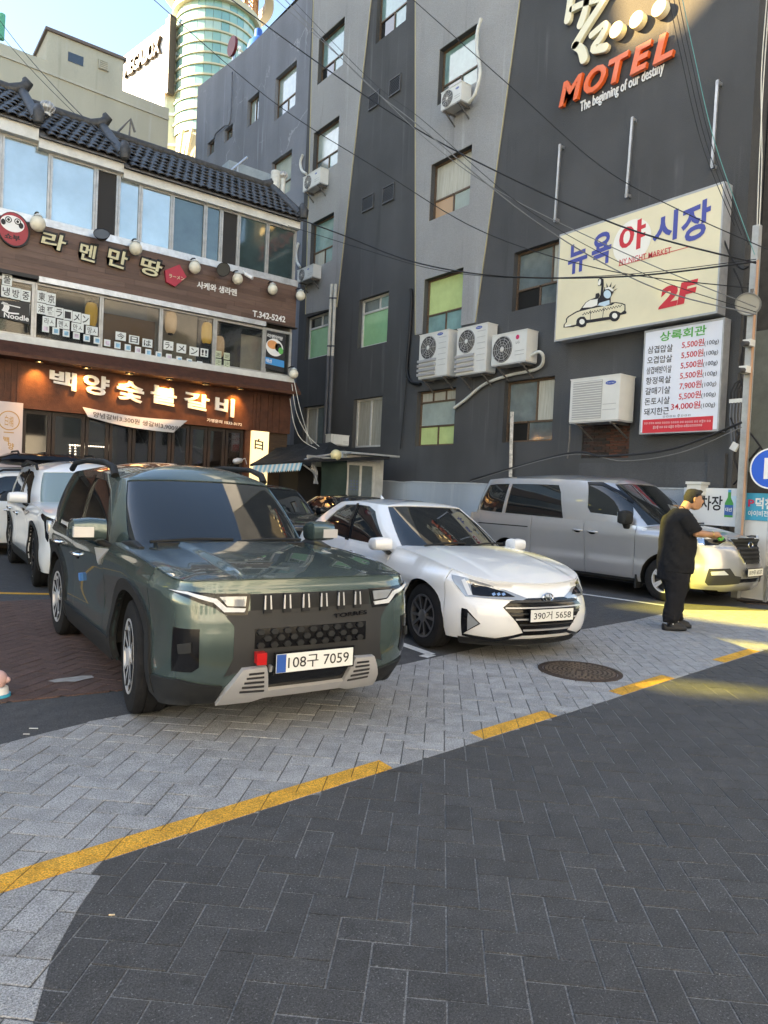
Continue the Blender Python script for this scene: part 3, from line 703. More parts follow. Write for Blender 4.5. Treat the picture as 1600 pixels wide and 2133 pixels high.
for s, tl, bl, br, m in (('뉴', (1185, 513), (1182, 575), (1222, 561), M_BLUE), ('욕', (1232, 493), (1231, 560), (1272, 545), M_BLUE), ('야', (1290, 475), (1288, 535), (1343, 513), M_REDP), ('시', (1360, 455), (1358, 516), (1410, 497), M_BLUE), ('장', (1420, 436), (1417, 512), (1478, 488), M_BLUE)):
    bt4(s, tl, bl, br, m, ny, D1 + .004, offset=.03)
c = on_board(1316, 503); mb = MB(); mb.lathe([(.44, 0), (.0001, 0)], 32, MO.M(*c, D1 + .0015)); mb.obj('halo', M_HALO, ny)
bt4('NY NIGHT MARKET', (1290, 541), (1290, 553), (1398, 527), M_REDP, ny, D1 + .004, offset=.01)
mb = MB(); mb.bar(MO.P(*on_board(1289, 554), D1 + .003), MO.P(*on_board(1440, 513), D1 + .003), .012, .002, up=(-1, 0, 0)); mb.obj('underline', M_REDP, ny)
bt4('2F', (1384, 598), (1371, 645), (1452, 626), M_REDP, ny, D1 + .004, offset=.05, shear=.12)
# taxi drawing
def flat(poly, m, d, parent, name='drawing'):
    q = [MO.px(1140 + x / 8, 560 + y / 8, D1) for x, y in poly]; vs, fs = cdt_fill(q); mb = MB(); mb.add([MO.P(p.x, p.y, d) for p in vs], fs); return mb.obj(name, m, parent)
def ell(cx, cy, rx, ry, n=20, rot=-.18): return [(cx + rx * math.cos(t) * math.cos(rot) - ry * math.sin(t) * math.sin(rot), cy + rx * math.cos(t) * math.sin(rot) + ry * math.sin(t) * math.cos(rot)) for t in [2 * math.pi * k / n for k in range(n)]]
flat([(270, 980), (275, 930), (310, 890), (315, 830), (350, 790), (480, 710), (540, 690), (640, 560), (700, 520), (800, 480), (810, 415), (860, 400), (880, 440), (850, 500), (840, 620), (1060, 590), (1070, 560), (1150, 555), (1250, 570), (1305, 595), (1305, 700), (1325, 720), (1310, 750), (1220, 770), (1200, 830), (1020, 850), (660, 905), (640, 960), (480, 955), (440, 970)], M_BLK, D1 + .003, ny)
flat([(290, 965), (295, 925), (330, 890), (335, 835), (370, 800), (490, 730), (560, 705), (730, 665), (850, 640), (1080, 605), (1130, 570), (1240, 585), (1290, 610), (1288, 690), (1230, 735), (1150, 700), (1080, 730), (1030, 800), (900, 815), (700, 850), (660, 850), (620, 795), (550, 800), (500, 850), (480, 930)], M_BOARDY, D1 + .0045, ny)
flat([(590, 650), (650, 565), (720, 520), (850, 500), (830, 610), (740, 640)], M_HALO, D1 + .0045, ny)
for cx, cy, r in ((575, 890, 88), (1120, 790, 88)): flat(ell(cx, cy, r, r), M_BLK, D1 + .006, ny); flat(ell(cx + 8, cy - 8, r * .5, r * .52), M_HALO, D1 + .0075, ny)
flat([(300, 945), (400, 925), (400, 950), (300, 968)], M_HALO, D1 + .006, ny)
for i in range(15):
    x = 590 + i * 44; y = 775 - i * 9.5; flat([(x, y), (x + 20, y - 4), (x + 20, y - 22), (x, y - 18)], M_BLK, D1 + .006, ny); flat([(x + 21, y - 24), (x + 41, y - 28), (x + 41, y - 46), (x + 21, y - 42)], M_BLK, D1 + .006, ny)
for l in (((720, 690), (715, 855)), ((945, 640), (920, 815))): flat([l[0], (l[0][0] + 9, l[0][1]), (l[1][0] + 9, l[1][1]), l[1]], M_BLK, D1 + .006, ny)
flat([(850, 620), (840, 520), (890, 440), (905, 280), (850, 290), (850, 180), (890, 150), (940, 170), (945, 260), (930, 400), (950, 330), (1000, 310), (1080, 330), (1110, 380), (1060, 480), (1060, 600)], M_BLK, D1 + .006, ny)
flat(ell(1005, 425, 62, 70), M_SKY, D1 + .0075, ny); flat([(850, 610), (870, 570), (1040, 520), (1045, 590), (960, 625)], M_SKY, D1 + .0075, ny); flat(ell(875, 225, 22, 55, rot=.2), M_HALO, D1 + .0075, ny)
flat([(960, 330), (1040, 300), (1110, 350), (1090, 380), (1030, 335), (970, 345)], M_HALO, D1 + .0075, ny)
for x, y, dx, dy in ((970, 330, -28, -35), (1005, 305, -15, -70), (1050, 300, 28, -80), (1095, 325, 55, -70), (1115, 360, 60, -35)): flat([(x - 14, y), (x + dx, y + dy), (x + 14, y + 4)], M_BLK, D1 + .006, ny)

# ------------------------------------------------------------------ menu board
D2 = .30
M_MENU = mat('white_flex_face', (.74, .77, .84), .35, coat=.25, var=.03, vscale=2)
mn, rM = board('menu_board', 'white menu board with green heading and red prices', ((1344, 689), (1510, 661), (1496, 898), (1330, 905)), .05, D2, M_MENU, M_SIDE)
M_GRNP = mat('green_print', (.10, .42, .10), .5)
bt4('상록회관', (1376, 692), (1374, 712), (1471, 697), M_GRNP, mn, D2 + .003, offset=.02)
rows = ['삼겹압살', '오겹압살', '삼겹배받이살', '항정목살', '갈매기살', '돈토시살', '돼지한근']; pr = ['5,500원', '5,500원', '5,500원', '5,500원', '7,900원', '5,500원', '34,000원']
for i in range(7):
    y = 735 + i * 20.6; dx = -i * 1.3
    bt4(rows[i], (1349 + dx, y - 13 + i * .9), (1349 + dx, y + 2 + i * .9), (1401 + dx, y - 3 + i * .9 + i * .3), M_BLK, mn, D2 + .003, offset=.006)
    w = 61 if i == 6 else 46
    bt4(pr[i], (1466 + dx - w, y - 24 + i * .85), (1466 + dx - w, y - 8 + i * .85), (1466 + dx, y - 14 + i * 1.1), M_REDP, mn, D2 + .003, offset=.01)
    bt4('(100g)', (1467 + dx, y - 24 + i * 1.1), (1467 + dx, y - 13 + i * 1.1), (1497 + dx, y - 18 + i * 1.35), M_BLK, mn, D2 + .003, offset=.0)
GL_OK = set('상록회관삼겹압살오배받이항정목갈매기돈토시돼지한근원주차장덕천 ')
ft = lambda t: ''.join(ch if ch in GL_OK else 'ㅁ' for ch in t)
bt4(ft('1인분의 주문가능'), (1381, 865), (1381, 871), (1438, 868), M_BLK, mn, D2 + .003)
A, B = MO.px(1339, 878, D2), MO.px(1484, 896, D2); mb = MB(); MO.box(mb, A[0], B[1] + .0, B[0], A[1] + .03, D2 - .003, D2 + .002); mb.obj('red_band', M_REDP, mn)
bt4(ft('저희 업소는 엄선된 브랜드를 선별하여 수중 최고숙성 제품 과정을 거쳐'), (1342, 879), (1342, 885), (1480, 880), M_PRINTW, mn, D2 + .004)
bt4(ft('정직한 전문 불로 최상의 고기맛을 유지하고있습니다.'), (1360, 887), (1360, 894), (1462, 889), M_PRINTW, mn, D2 + .004)
# ================================================================== restaurant building on the left
LB = Plane('y', 17.0)
M_CORTEN = mat('rust_brown_metal', (.085, .032, .018), .6, .25, var=.35, vscale=5, bump=.25, bscale=40, coord='World')
M_WOODS = mat('brown_plank_panel', (.115, .066, .048), .55, var=.22, vscale=3, stretch=(1, 1, 9), coord='World')
M_WSTRIP = mat('white_fascia', (.62, .63, .60), .5, var=.14, vscale=4, coord='World')
M_SILVER = mat('silver_strip', (.55, .57, .58), .35, .6, var=.22, vscale=6, coord='World')
M_TILE = mat('black_roof_tile', (.050, .048, .046), .5, var=.5, vscale=12, bump=.4, bscale=40, coord='World')
M_TILE2 = mat('grey_roof_mortar', (.14, .135, .13), .9, var=.4, vscale=9, bump=.6, coord='World')
M_ALUF = mat('window_aluminium', (.40, .40, .385), .4, .5, var=.2, vscale=7)
M_DKFR = mat('dark_door_frame', (.030, .021, .018), .5, .2)
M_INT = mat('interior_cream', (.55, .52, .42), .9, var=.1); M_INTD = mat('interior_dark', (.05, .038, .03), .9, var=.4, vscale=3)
def clear_glass(name, col, alpha):
    m = mat(name, col, .03, spec=.9, coat=1.0, alpha=alpha); return m
GL_CLEAR = clear_glass('shop_glass', (.02, .03, .035), .30)
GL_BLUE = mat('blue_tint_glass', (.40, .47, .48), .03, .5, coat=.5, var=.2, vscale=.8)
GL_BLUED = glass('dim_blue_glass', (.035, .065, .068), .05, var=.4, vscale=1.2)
GL_SCREEN = mat('insect_screen', (.028, .027, .027), .8)
GL_DOOR = clear_glass('door_glass', (.010, .010, .011), .62)
lb = thing('restaurant_building', 'three-storey restaurant with black tiled roof and brown signboards', 'building', (3.5, 17.0, 0))
L = LB.px
xR3 = L(617, 560)[0]; xR = L(606, 760)[0]; XL = -4.2
zs0, zs1 = 6.88, 7.04                 # silver strip
z_r0 = 5.80                           # underside of the ramen sign
z_s0, z_s1 = 4.32, 4.47               # white sill
# core walls
mb = MB(); LB.box(mb, XL, 0, xR - .05, 8.3, -8, -1.6); mb.obj('core', mat('dull_wall', (.20, .20, .19), .9, var=.2), lb)
mb = MB(); LB.box(mb, XL, zs0 - .02, xR3 - .02, zs0 + .02, -1.6, -.02); LB.box(mb, XL, 4.22, xR - .02, 4.32, -1.6, .0); LB.box(mb, XL, 8.2, xR3 - .1, 8.34, -1.6, -.25); LB.box(mb, xR3 - .08, 4.3, xR3 - .02, 8.3, -1.6, -.06); LB.box(mb, xR - .1, 0, xR - .02, 4.3, -1.6, -.06); mb.obj('floor_slab', mat('slab', (.3, .3, .28), .9), lb)
# ---- roof fascias, stepped
seg = [(XL, L(79, 288)[0], 8.62, 8.88), (L(79, 288)[0], L(256, 350)[0], 8.50, 8.70), (L(256, 350)[0], xR3 + .03, 8.40, 8.60)]
for i, (a0, a1, b0, b1) in enumerate(seg):
    mb = MB(); LB.box(mb, a0 + .004, b0, a1 - .004, b1, -.3, .12 - .02 * i); mb.obj('fascia', M_WSTRIP, lb)
# ---- tiled roof
rf = MB()
for a0, a1, b0, b1 in seg: rf.add([(a0, 16.80, b1 + .01), (a1, 16.80, b1 + .01), (a1, 18.6, b1 + 1.35), (a0, 18.6, b1 + 1.35), (a0, 20.4, b1), (a1, 20.4, b1), (a1, 16.8, b1 - .02), (a0, 16.8, b1 - .02)], [(0, 1, 2, 3), (3, 2, 5, 4), (1, 6, 7, 0), (1, 2, 5), (0, 4, 3)])
roof = rf.obj('roof', M_TILE2, lb)
tw, tl_ = .205, .30
def tile_mesh():
    t = MB(); n = 6; vs = []
    for j, (y, dz) in enumerate(((0, .03), (tl_ * 1.12, .0))):
        for k in range(n + 1):
            a = math.pi * k / n; r = tw * .52
            vs.append((-math.cos(a) * r, y, math.sin(a) * r * .55 + dz))
        for k in range(n + 1):
            a = math.pi * k / n; r = tw * .52 - .022
            vs.append((-math.cos(a) * r, y, math.sin(a) * r * .5 + dz))
    m = n + 1; fs = []
    for k in range(n): fs += [(k, k + 1, 2*m + k + 1, 2*m + k), (m + k + 1, m + k, k, k + 1)]
    t.add(vs, fs); return t.mesh('tile', M_TILE)
TM = tile_mesh(); sl = math.atan2(1.35, 1.8); rnd = random.Random(3)
def cap_tube(pts, r, nm='ridge', m=M_TILE): t = MB(); t.tube(pts, r, 10); return t.obj(nm, m, roof, smooth=50)
for si, (a0, a1, b0, b1) in enumerate(seg):
    a0v = max(a0, 2.0); nc = int((a1 - a0v) / tw)
    for c in range(nc):
        for r in range(7):
            x = a1 - (c + .5 + (.5 if r % 2 else 0)) * tw; s = r * tl_
            if x < a0v: continue
            link('tile', TM, roof, M=Matrix.Translation((x, 16.78 + s * math.cos(sl) + rnd.uniform(-.012, .012), b1 + .015 + s * math.sin(sl) + rnd.uniform(0, .012))) @ Matrix.Rotation(sl + rnd.uniform(-.03, .03), 4, 'X') @ Matrix.Rotation(rnd.uniform(-.03, .03), 4, 'Z'))
    cap_tube([(a0, 18.6, b1 + 1.42), (a1, 18.6, b1 + 1.42)], .12)
    for k in range(2): cap_tube([(a1 - .06, 16.72 + k * .1, b1 + .08 + k * .07), (a1 - .06, 18.6, b1 + 1.45)], .10 + .02 * k, 'verge')
    t = MB(); t.tube([(a1 - .06, 16.66, b1 + .02), (a1 - .06, 16.64, b1 + .2), (a1 - .06, 16.72, b1 + .34), (a1 - .06, 16.9, b1 + .30)], [.10, .12, .10, .05], 9); t.obj('roof_ornament', M_TILE, roof, smooth=60)
    t = MB(); t.tube([(a1 - .3, 18.6, b1 + 1.42), (a1 - .06, 18.55, b1 + 1.5), (a1 + .04, 18.55, b1 + 1.66), (a1 - .04, 18.55, b1 + 1.76)], [.13, .14, .12, .05], 9); t.obj('roof_ornament', M_TILE, roof, smooth=60)
# ---- third-floor windows
def strip_windows(name, xs, b0, b1, panes, fm, d=-.10, fw=.05):
    for i in range(len(xs) - 1):
        window(LB, (xs[i], b0, xs[i + 1], b1), [(0, 0, 1, 1, panes[i])], fm, lb, d=d, fw=fw, name=name)
xs3 = [XL, L(4, 350)[0], L(105, 390)[0], L(200, 420)[0], L(247, 430)[0], L(294, 440)[0], L(360, 455)[0], L(429, 475)[0], L(462, 490)[0], L(498, 510)[0], L(558, 530)[0], xR3]
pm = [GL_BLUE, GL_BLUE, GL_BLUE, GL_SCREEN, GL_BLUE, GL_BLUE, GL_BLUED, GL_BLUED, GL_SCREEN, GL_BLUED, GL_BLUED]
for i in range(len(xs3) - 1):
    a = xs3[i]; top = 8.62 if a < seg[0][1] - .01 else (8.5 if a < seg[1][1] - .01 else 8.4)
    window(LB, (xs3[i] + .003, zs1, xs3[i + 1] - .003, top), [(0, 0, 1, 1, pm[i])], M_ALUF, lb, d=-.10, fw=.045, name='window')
mb = MB(); LB.box(mb, XL, zs0, xR3 + .02, zs1, -.12, .10); mb.obj('metal_ledge', M_SILVER, lb)
# ---- ramen signboard
mb = MB(); LB.box(mb, XL, z_r0, xR3, zs0 - .002, -.1, .08); mb.obj('sign_backing', M_WOODS, lb)
ph = (zs0 - z_r0) / 9; rnd = random.Random(8); MW = [mat('plank_a', (.125, .072, .053), .5, var=.18, vscale=3, stretch=(1, 1, 9), coord='World'), mat('plank_b', (.10, .058, .043), .5, var=.18, vscale=3, stretch=(1, 1, 9), coord='World'), mat('plank_c', (.135, .082, .062), .5, var=.18, vscale=3, stretch=(1, 1, 9), coord='World')]
ramen = lb
for r in range(9):
    x = 2.0 - rnd.uniform(0, 1.2)
    while x < xR3:
        x1 = min(xR3, x + 1.25); t = MB(); LB.box(t, max(x, 1.9) + .002, z_r0 + r * ph + .002, x1 - .002, z_r0 + (r + 1) * ph - .003, .078, .084 + rnd.uniform(0, .003)); t.obj('plank', rnd.choice(MW), lb); x = x1
mb = MB(); LB.box(mb, L(80, 556)[0], z_r0 - .12, L(551, 666)[0], z_r0 - .004, -.06, .11); mb.obj('metal_ledge', M_SILVER, lb)
mb = MB(); LB.box(mb, XL, z_r0 - .08, L(80, 556)[0] - .02, z_r0 - .004, -.06, .11); mb.obj('metal_ledge', mat('black_strip', (.02, .02, .02), .5), lb)
mb = MB(); LB.box(mb, L(551, 666)[0] + .02, z_r0 - .03, xR3 + .05, z_r0 - .004, -.06, .12); mb.obj('metal_ledge', M_DKFR, lb)
M_OUTL = mat('black_letter_side', (.012, .012, .013), .5); M_CREAML = mat('cream_letter_face', (.60, .56, .36), .5, var=.1, vscale=4)
rs = thing('ramen_sign', 'cream brush letters with black outline on brown planks', 'sign', LB.P(*L(210, 560), .1))
def lt4(pl, s, tl, bl, br, m, parent, d, **k):
    A, B, C_ = pl.px(*tl, d), pl.px(*bl, d), pl.px(*br, d)
    return lettering('letter', s, pl.P(B[0], B[1], d), pl.P(C_[0], C_[1], d) - pl.P(B[0], B[1], d), pl.v * (A[1] - B[1]), m, parent, **k)
for s, tl, bl, br in (('라', (82, 476), (82, 515), (140, 528)), ('멘', (162, 500), (162, 541), (203, 551)), ('만', (221, 510), (221, 553), (268, 566)), ('땅', (289, 530), (289, 570), (340, 584))):
    lt4(LB, s, tl, bl, br, M_OUTL, rs, .09, offset=.055, depth=.08, shear=.12)
    lt4(LB, s, (tl[0] + 3, tl[1] + 3), (bl[0] + 3, bl[1] - 2), (br[0] - 3, br[1] - 2), M_CREAML, rs, .175, offset=.02, depth=.012, shear=.12)
M_CRIM = mat('crimson_plaque', (.42, .03, .055), .45, var=.1)
def quadplate(pl, pts, d0, d1, nm, m, parent): mb = MB(); pl.poly(mb, [pl.px(*p, d1) for p in pts], d0, d1); return mb.obj(nm, m, parent)
quadplate(LB, [(347, 587), (365, 597), (389, 577), (374, 551), (344, 563)], .09, .17, 'red_plaque', M_CRIM, rs)
lt4(LB, 'ラーメン', (352, 570), (352, 578), (384, 585), M_CREAML, rs, .175, offset=.02)
lt4(LB, '사케와 생라멘', (410, 585), (410, 600), (493, 617), M_PRINTW, rs, .092, offset=.022, depth=.01)
lt4(LB, 'T.342-5242', (526, 646), (526, 659), (594, 672), M_PRINTW, rs, .092, offset=.02, depth=.01)
# red doll plaque
dm = thing('red_doll_plaque', 'round red doll face plaque at the left of the ramen letters', 'sign', LB.P(*L(28, 515), .1))
def lbell(cx, cy, rx, ry, m, d, nm, n=28, dd=.006, top=0, sk=.24):
    pts = [L(cx + rx * math.cos(t), cy + ry * math.sin(t) + sk * rx * math.cos(t), d) for t in [2 * math.pi * k / n for k in range(n)]][::-1]
    mb = MB(); LB.poly(mb, pts, d - dd, d); return mb.obj(nm, m, dm)
lbell(29, 478, 34, 36, M_OUTL, .17, 'backing', dd=.08); lbell(28, 477, 31, 34, mat('doll_red', (.34, .03, .04), .4), .176, 'red_body'); lbell(26, 466, 25, 17, M_PRINTW, .182, 'white_face')
for ex in (18, 37): lbell(ex, 459 + (ex - 26) * .24, 7, 6.5, M_OUTL, .188, 'eye_ring'); lbell(ex, 459 + (ex - 26) * .24, 5, 4.5, M_PRINTW, .193, 'eye_white'); lbell(ex, 459 + (ex - 26) * .24, 3, 3, M_OUTL, .198, 'pupil')
for ex in (7, 44): lbell(ex, 466 + (ex - 26) * .24, 5, 6, M_OUTL, .188, 'beard')
lt4(LB, '쇼부', (9, 484), (9, 496), (42, 504), M_OUTL, dm, .184, offset=.03)
# ---- second-floor windows and what shows through them
xs2 = [XL, L(-40, 610)[0], L(73, 620)[0], L(212, 640)[0], L(336, 670)[0], L(447, 700)[0], L(551, 725)[0], xR]
for i in range(len(xs2) - 1):
    window(LB, (xs2[i] + .003, z_s1, xs2[i + 1] - .003, z_r0 - .13), [(0, 0, 1, 1, GL_CLEAR)], M_ALUF, lb, d=-.06, fw=.06 if i in (1, 5, 6) else .04, name='window')
mb = MB(); LB.box(mb, XL, z_s0, xR + .03, z_s1, -.1, .14); mb.obj('white_sill', M_WSTRIP, lb)
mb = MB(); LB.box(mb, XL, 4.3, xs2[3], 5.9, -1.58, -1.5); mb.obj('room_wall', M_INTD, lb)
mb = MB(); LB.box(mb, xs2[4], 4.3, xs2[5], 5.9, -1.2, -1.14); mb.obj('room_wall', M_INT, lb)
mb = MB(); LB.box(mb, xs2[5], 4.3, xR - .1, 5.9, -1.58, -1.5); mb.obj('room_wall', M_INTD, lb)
M_BAMB = mat('bamboo_blind', (.33, .18, .07), .8, var=.25, vscale=4, stretch=(1, 1, 30), coord='World')
mb = MB(); LB.box(mb, xs2[3] + .05, 4.5, xs2[4] - .05, 5.35, -.3, -.28); bl = mb.obj('bamboo_blind', M_BAMB, lb)
mb = MB(); LB.box(mb, xs2[3] + .05, 5.36, xs2[4] - .25, 5.66, -.29, -.28); mb.obj('pale_blind', mat('pale_blind', (.48, .46, .42), .9), lb)
mb = MB(); LB.box(mb, xs2[5] + .95, 4.5, xs2[5] + 1.55, 5.5, -.5, -.48); mb.obj('paper_screen', M_INT, lb)
M_PAPER = mat('paper', (.66, .70, .68), .8); M_PAPERB = mat('photo_card', (.22, .45, .62), .6, var=.5, vscale=12); M_PAPERP = mat('photo_card_pink', (.50, .42, .50), .6, var=.5, vscale=12)
def paper(px, py, w, h, m=M_PAPER, txt=None, tm=M_BLK, d=.012, off=.012, parent=None, nm='paper_sheet'):
    a, b = L(px, py, d); mb = MB(); LB.box(mb, a, b - h, a + w, b, d, d + .004); o = mb.obj(nm, m, parent or lb)
    if txt: lettering('lettering', txt, LB.P(a + w * .14, b - h * .86, d + .006), LB.u * w * .72, LB.v * h * .72, tm, o, offset=off)
    return o
pw = .185
paper(5, 568, pw, .24, txt='풀'); 
for i, ch in enumerate('냉방중'): paper(3 + i * 20.5, 593 + i * 4.8, pw, .24, txt=ch)
quadplate(LB, [(0, 660), (62, 676), (62, 630), (0, 625)], .012, .017, 'noodle_sticker', mat('sticker_black', (.02, .022, .022), .5), lb)
lt4(LB, 'Noodle', (8, 650), (8, 661), (60, 670), M_PRINTW, lb, .022, offset=.015)
for k in range(4): ribbon(LB, lb, [(6 + k * 3, 630 + k), (9 + k * 3, 638 + k), (6 + k * 3, 645 + k)], .025, M_PRINTW, .018, .004, 'noodle_print')
ribbon(LB, lb, [(3, 632), (41, 641)], .02, M_PRINTW, .018, .004, 'noodle_print'); ribbon(LB, lb, [(5, 646), (20, 652), (38, 654)], .03, M_PRINTW, .018, .004, 'noodle_print')
paper(43, 630, pw, .24, txt='☺', off=.0)
for i, ch in enumerate('東京'): paper(78 + i * 19.5, 604 + i * 5, .185, .25, txt=ch)
for i, ch in enumerate('油醤ラーメン'): paper(77 + i * 18.6, 630 + i * 4.6, .178, .23, txt=ch)
for i, ch in enumerate('라멘만땅'): paper(89 + i * 30, 658 + i * 6.6, .26, .19, txt=ch + 'ㅅ', off=.004)
for i in range(16):
    px = 88 + i * 21.5
    if px < 430: paper(px, 676 + i * 5.05, .14, .15, M_PAPER).name; paper(px + 3.2, 679.5 + i * 5.05, .085, .09, M_PAPERB if i % 3 else M_PAPERP, d=.018, nm='photo_print')
for i, ch in enumerate('今日は'): paper(241 + i * 28, 690 + i * 7.3, .235, .19, txt=ch)
for i, ch in enumerate('ラメン'): paper(341 + i * 27, 709 + i * 6.2, .24, .21, txt=ch + ('-' if i == 0 else ''))
paper(418, 725, .2, .2, txt='!!', off=.03)
M_PAPG = mat('green_card', (.50, .56, .40), .8)
for i in range(2):
    for j in range(2): paper(449 + i * 17.5, 730 + j * 16.5 + i * 4, .16, .17, M_PAPG, txt=('2008년', '오픈!!')[j], off=0)
# ramen poster
ps = quadplate(LB, [(553, 767), (591, 776), (595, 697), (556, 688)], .012, .02, 'ramen_poster', mat('poster_black', (.025, .026, .028), .4), lb)
def pell(cx, cy, rx, ry, m, d, nm='print', n=24):
    mb = MB(); LB.poly(mb, [L(cx + rx * math.cos(t), cy + ry * math.sin(t) + .2 * rx * math.cos(t), d) for t in [2 * math.pi * k / n for k in range(n)]][::-1], d - .002, d); return mb.obj(nm, m, ps)
pell(572, 724, 18, 18, M_PRINTW, .024); pell(568, 718, 11, 9, mat('noodle_orange', (.72, .32, .12), .6), .028); pell(580, 724, 7, 9, M_OUTL, .028); pell(585, 731, 5, 7, M_GRNP, .030)
quadplate(LB, [(553, 757), (592, 766), (592, 752), (553, 743)], .02, .026, 'blue_print', mat('poster_blue', (.04, .28, .62), .5), lb)
lt4(LB, '라멘만땅', (557, 694), (557, 702), (589, 710), M_PRINTW, lb, .026, offset=.02)
lt4(LB, '대선', (554, 746), (554, 754), (566, 757), M_PRINTW, lb, .03, offset=.02)
# lanterns behind the glass
M_LANW = mat('lit_white_lantern', (.55, .52, .42), .8, emit=(1, .62, .25), estr=.05); M_LANY = mat('lit_yellow_lantern', (.52, .38, .06), .8, emit=(1, .6, .05), estr=.05)
for px, py, m, lbl in ((356, 672, M_LANW, 'white paper lantern behind the second-floor window glass'), (431, 694, M_LANY, 'yellow paper lantern behind the second-floor window glass'), (190, 655, M_LANY, 'yellow and white lantern behind the leftmost big shop window'), (456, 722, M_LANW, 'small white lantern at the window beside the paper notices')):
    a, b = L(px, py, -.45); t = thing('paper_lantern', lbl, 'lantern', LB.P(a, b - .27, -.45))
    mb = MB(); mb.lathe([(.05, -.27), (.10, -.25), (.135, -.15), (.14, 0), (.135, .15), (.10, .25), (.05, .27)], 16, Matrix.Translation(LB.P(a, b, -.45)), True); mb.obj('shade', m, t, smooth=50)
    mb = MB(); mb.lathe([(.06, .26), (.06, .30)], 12, Matrix.Translation(LB.P(a, b, -.45)), True); mb.lathe([(.06, -.30), (.06, -.26)], 12, Matrix.Translation(LB.P(a, b, -.45)), True); mb.obj('rim', M_OUTL, t)
    mb = MB(); mb.bar(LB.P(a, b + .3, -.45), LB.P(a, 5.85, -.45), .008); mb.obj('cord', M_OUTL, t)
# ---- ground-floor signboard with downlights
zc = 3.86
mb = MB(); mb.add([LB.P(XL, 4.30, -.1), LB.P(xR + .02, 4.30, -.1), LB.P(xR + .02, 4.30, .30), LB.P(XL, 4.30, .30), LB.P(xR - .02, 4.02, .62), LB.P(XL, 4.02, .62), LB.P(xR - .02, 3.95, .62), LB.P(XL, 3.95, .62), LB.P(xR - .02, 3.95, -.1), LB.P(XL, 3.95, -.1)], [(0, 1, 2, 3), (3, 2, 4, 5), (5, 4, 6, 7), (7, 6, 8, 9), (1, 8, 6, 4, 2)]); mb.obj('canopy', M_CORTEN, lb)
mb = MB(); LB.box(mb, XL, 2.95, xR, 3.948, -.1, .10); mb.obj('shop_signboard', M_CORTEN, lb)
for i, px in enumerate((8, 22, 34, 525, 532, 540, 556, 566, 580)):
    a = L(px, 850)[0]; mb = MB(); LB.box(mb, a - .02, 2.96, a + .02, 3.94, .10, .125); mb.obj('rib', M_CORTEN, lb)
bs = thing('grill_sign', 'bold white letters on the rust brown restaurant front', 'sign', LB.P(*L(290, 870), .12))
for s, tl, bl, br in (('백', (102, 768), (102, 806), (158, 816)), ('양', (172, 776), (172, 818), (226, 828)), ('숯', (242, 788), (242, 830), (298, 842)), ('불', (313, 800), (313, 838), (366, 848)), ('갈', (382, 814), (382, 848), (434, 858)), ('비', (447, 824), (447, 862), (486, 870))):
    lt4(LB, s, tl, bl, br, M_PRINTW, bs, .105, offset=.03, depth=.05)
lt4(LB, '가맹문의 1533-3172', (431, 871), (431, 878), (504, 888), M_PRINTW, bs, .105, offset=.02)
M_LAMP = mat('downlight_lens', (1, .8, .5), .5, emit=(1, .62, .25), estr=7)
for i, (px, py) in enumerate(((83, 731), (181, 747), (270, 763), (354, 778), (429, 792), (501, 804))):
    a = L(px, py, .42)[0]; t = thing('downlight', ['leftmost', 'second from left', 'third from left', 'fourth from left', 'fifth from left', 'rightmost'][i] + ' lit orange downlight under the brown canopy', 'lamp', LB.P(a, 3.95, .42), group='downlights under the canopy')
    mb = MB(); mb.lathe([(.07, .0), (.09, .0), (.09, -.03), (.07, -.03)], 16, Matrix.Translation(LB.P(a, 3.95, .42))); mb.obj('rim', M_OUTL, t)
    mb = MB(); mb.lathe([(.068, -.012), (.0001, -.012)], 16, Matrix.Translation(LB.P(a, 3.95, .42))); mb.obj('lens', M_LAMP, t)
    ld = bpy.data.lights.new('downlight_beam', 'SPOT'); ld.energy = 26; ld.color = (1, .50, .14); ld.spot_size = R_(82); ld.spot_blend = .9; ld.shadow_soft_size = .05
    lo = bpy.data.objects.new('downlight_beam', ld); COL.objects.link(lo); lo.location = LB.P(a, 3.92, .36); lo.rotation_euler = (R_(32), 0, 0); lo.parent = t; lo.matrix_parent_inverse = pmat(t).inverted()
# ---- glazed ground floor
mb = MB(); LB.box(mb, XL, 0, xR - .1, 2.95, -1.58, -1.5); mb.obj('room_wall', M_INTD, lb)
xd = [L(46, 900)[0], L(108, 900)[0], L(178, 910)[0], L(228, 915)[0], L(276, 920)[0], L(318, 925)[0], L(358, 930)[0], L(396, 930)[0], L(433, 935)[0], L(470, 938)[0], L(508, 940)[0]]
for i in range(len(xd) - 1): window(LB, (xd[i] + .01, .02, xd[i + 1] - .01, 2.93), [(0, 0, 1, 1, GL_DOOR)], M_DKFR, lb, d=-.1, fw=.07, name='glass_door')
mb = MB(); LB.box(mb, xd[-1], 0, L(520, 930)[0], 2.95, -.12, .04); mb.obj('pillar', M_CORTEN, lb)
mb = MB(); LB.box(mb, L(556, 930)[0], 0, xR - .02, 2.948, -.12, .0); mb.obj('pillar', mat('dark_wood', (.05, .03, .018), .7, var=.4, vscale=4, stretch=(1, 1, 12)), lb)
M_GLOWP = mat('lit_cream_panel', (.85, .72, .42), .5, emit=(1, .78, .40), estr=.22); M_PILL = mat('pink_white_panel', (.60, .52, .50), .5)
t = thing('lit_pillar_sign', 'glowing cream pillar sign with one black character beside the shack', 'sign', LB.P(L(538, 930)[0], 0, .05))
mb = MB(); LB.box(mb, L(521, 930)[0], .3, L(555, 930)[0], 2.95, -.1, .12); mb.obj('panel', M_GLOWP, t); lt4(LB, '白', (530, 912), (530, 935), (548, 939), M_OUTL, t, .125, offset=.02)
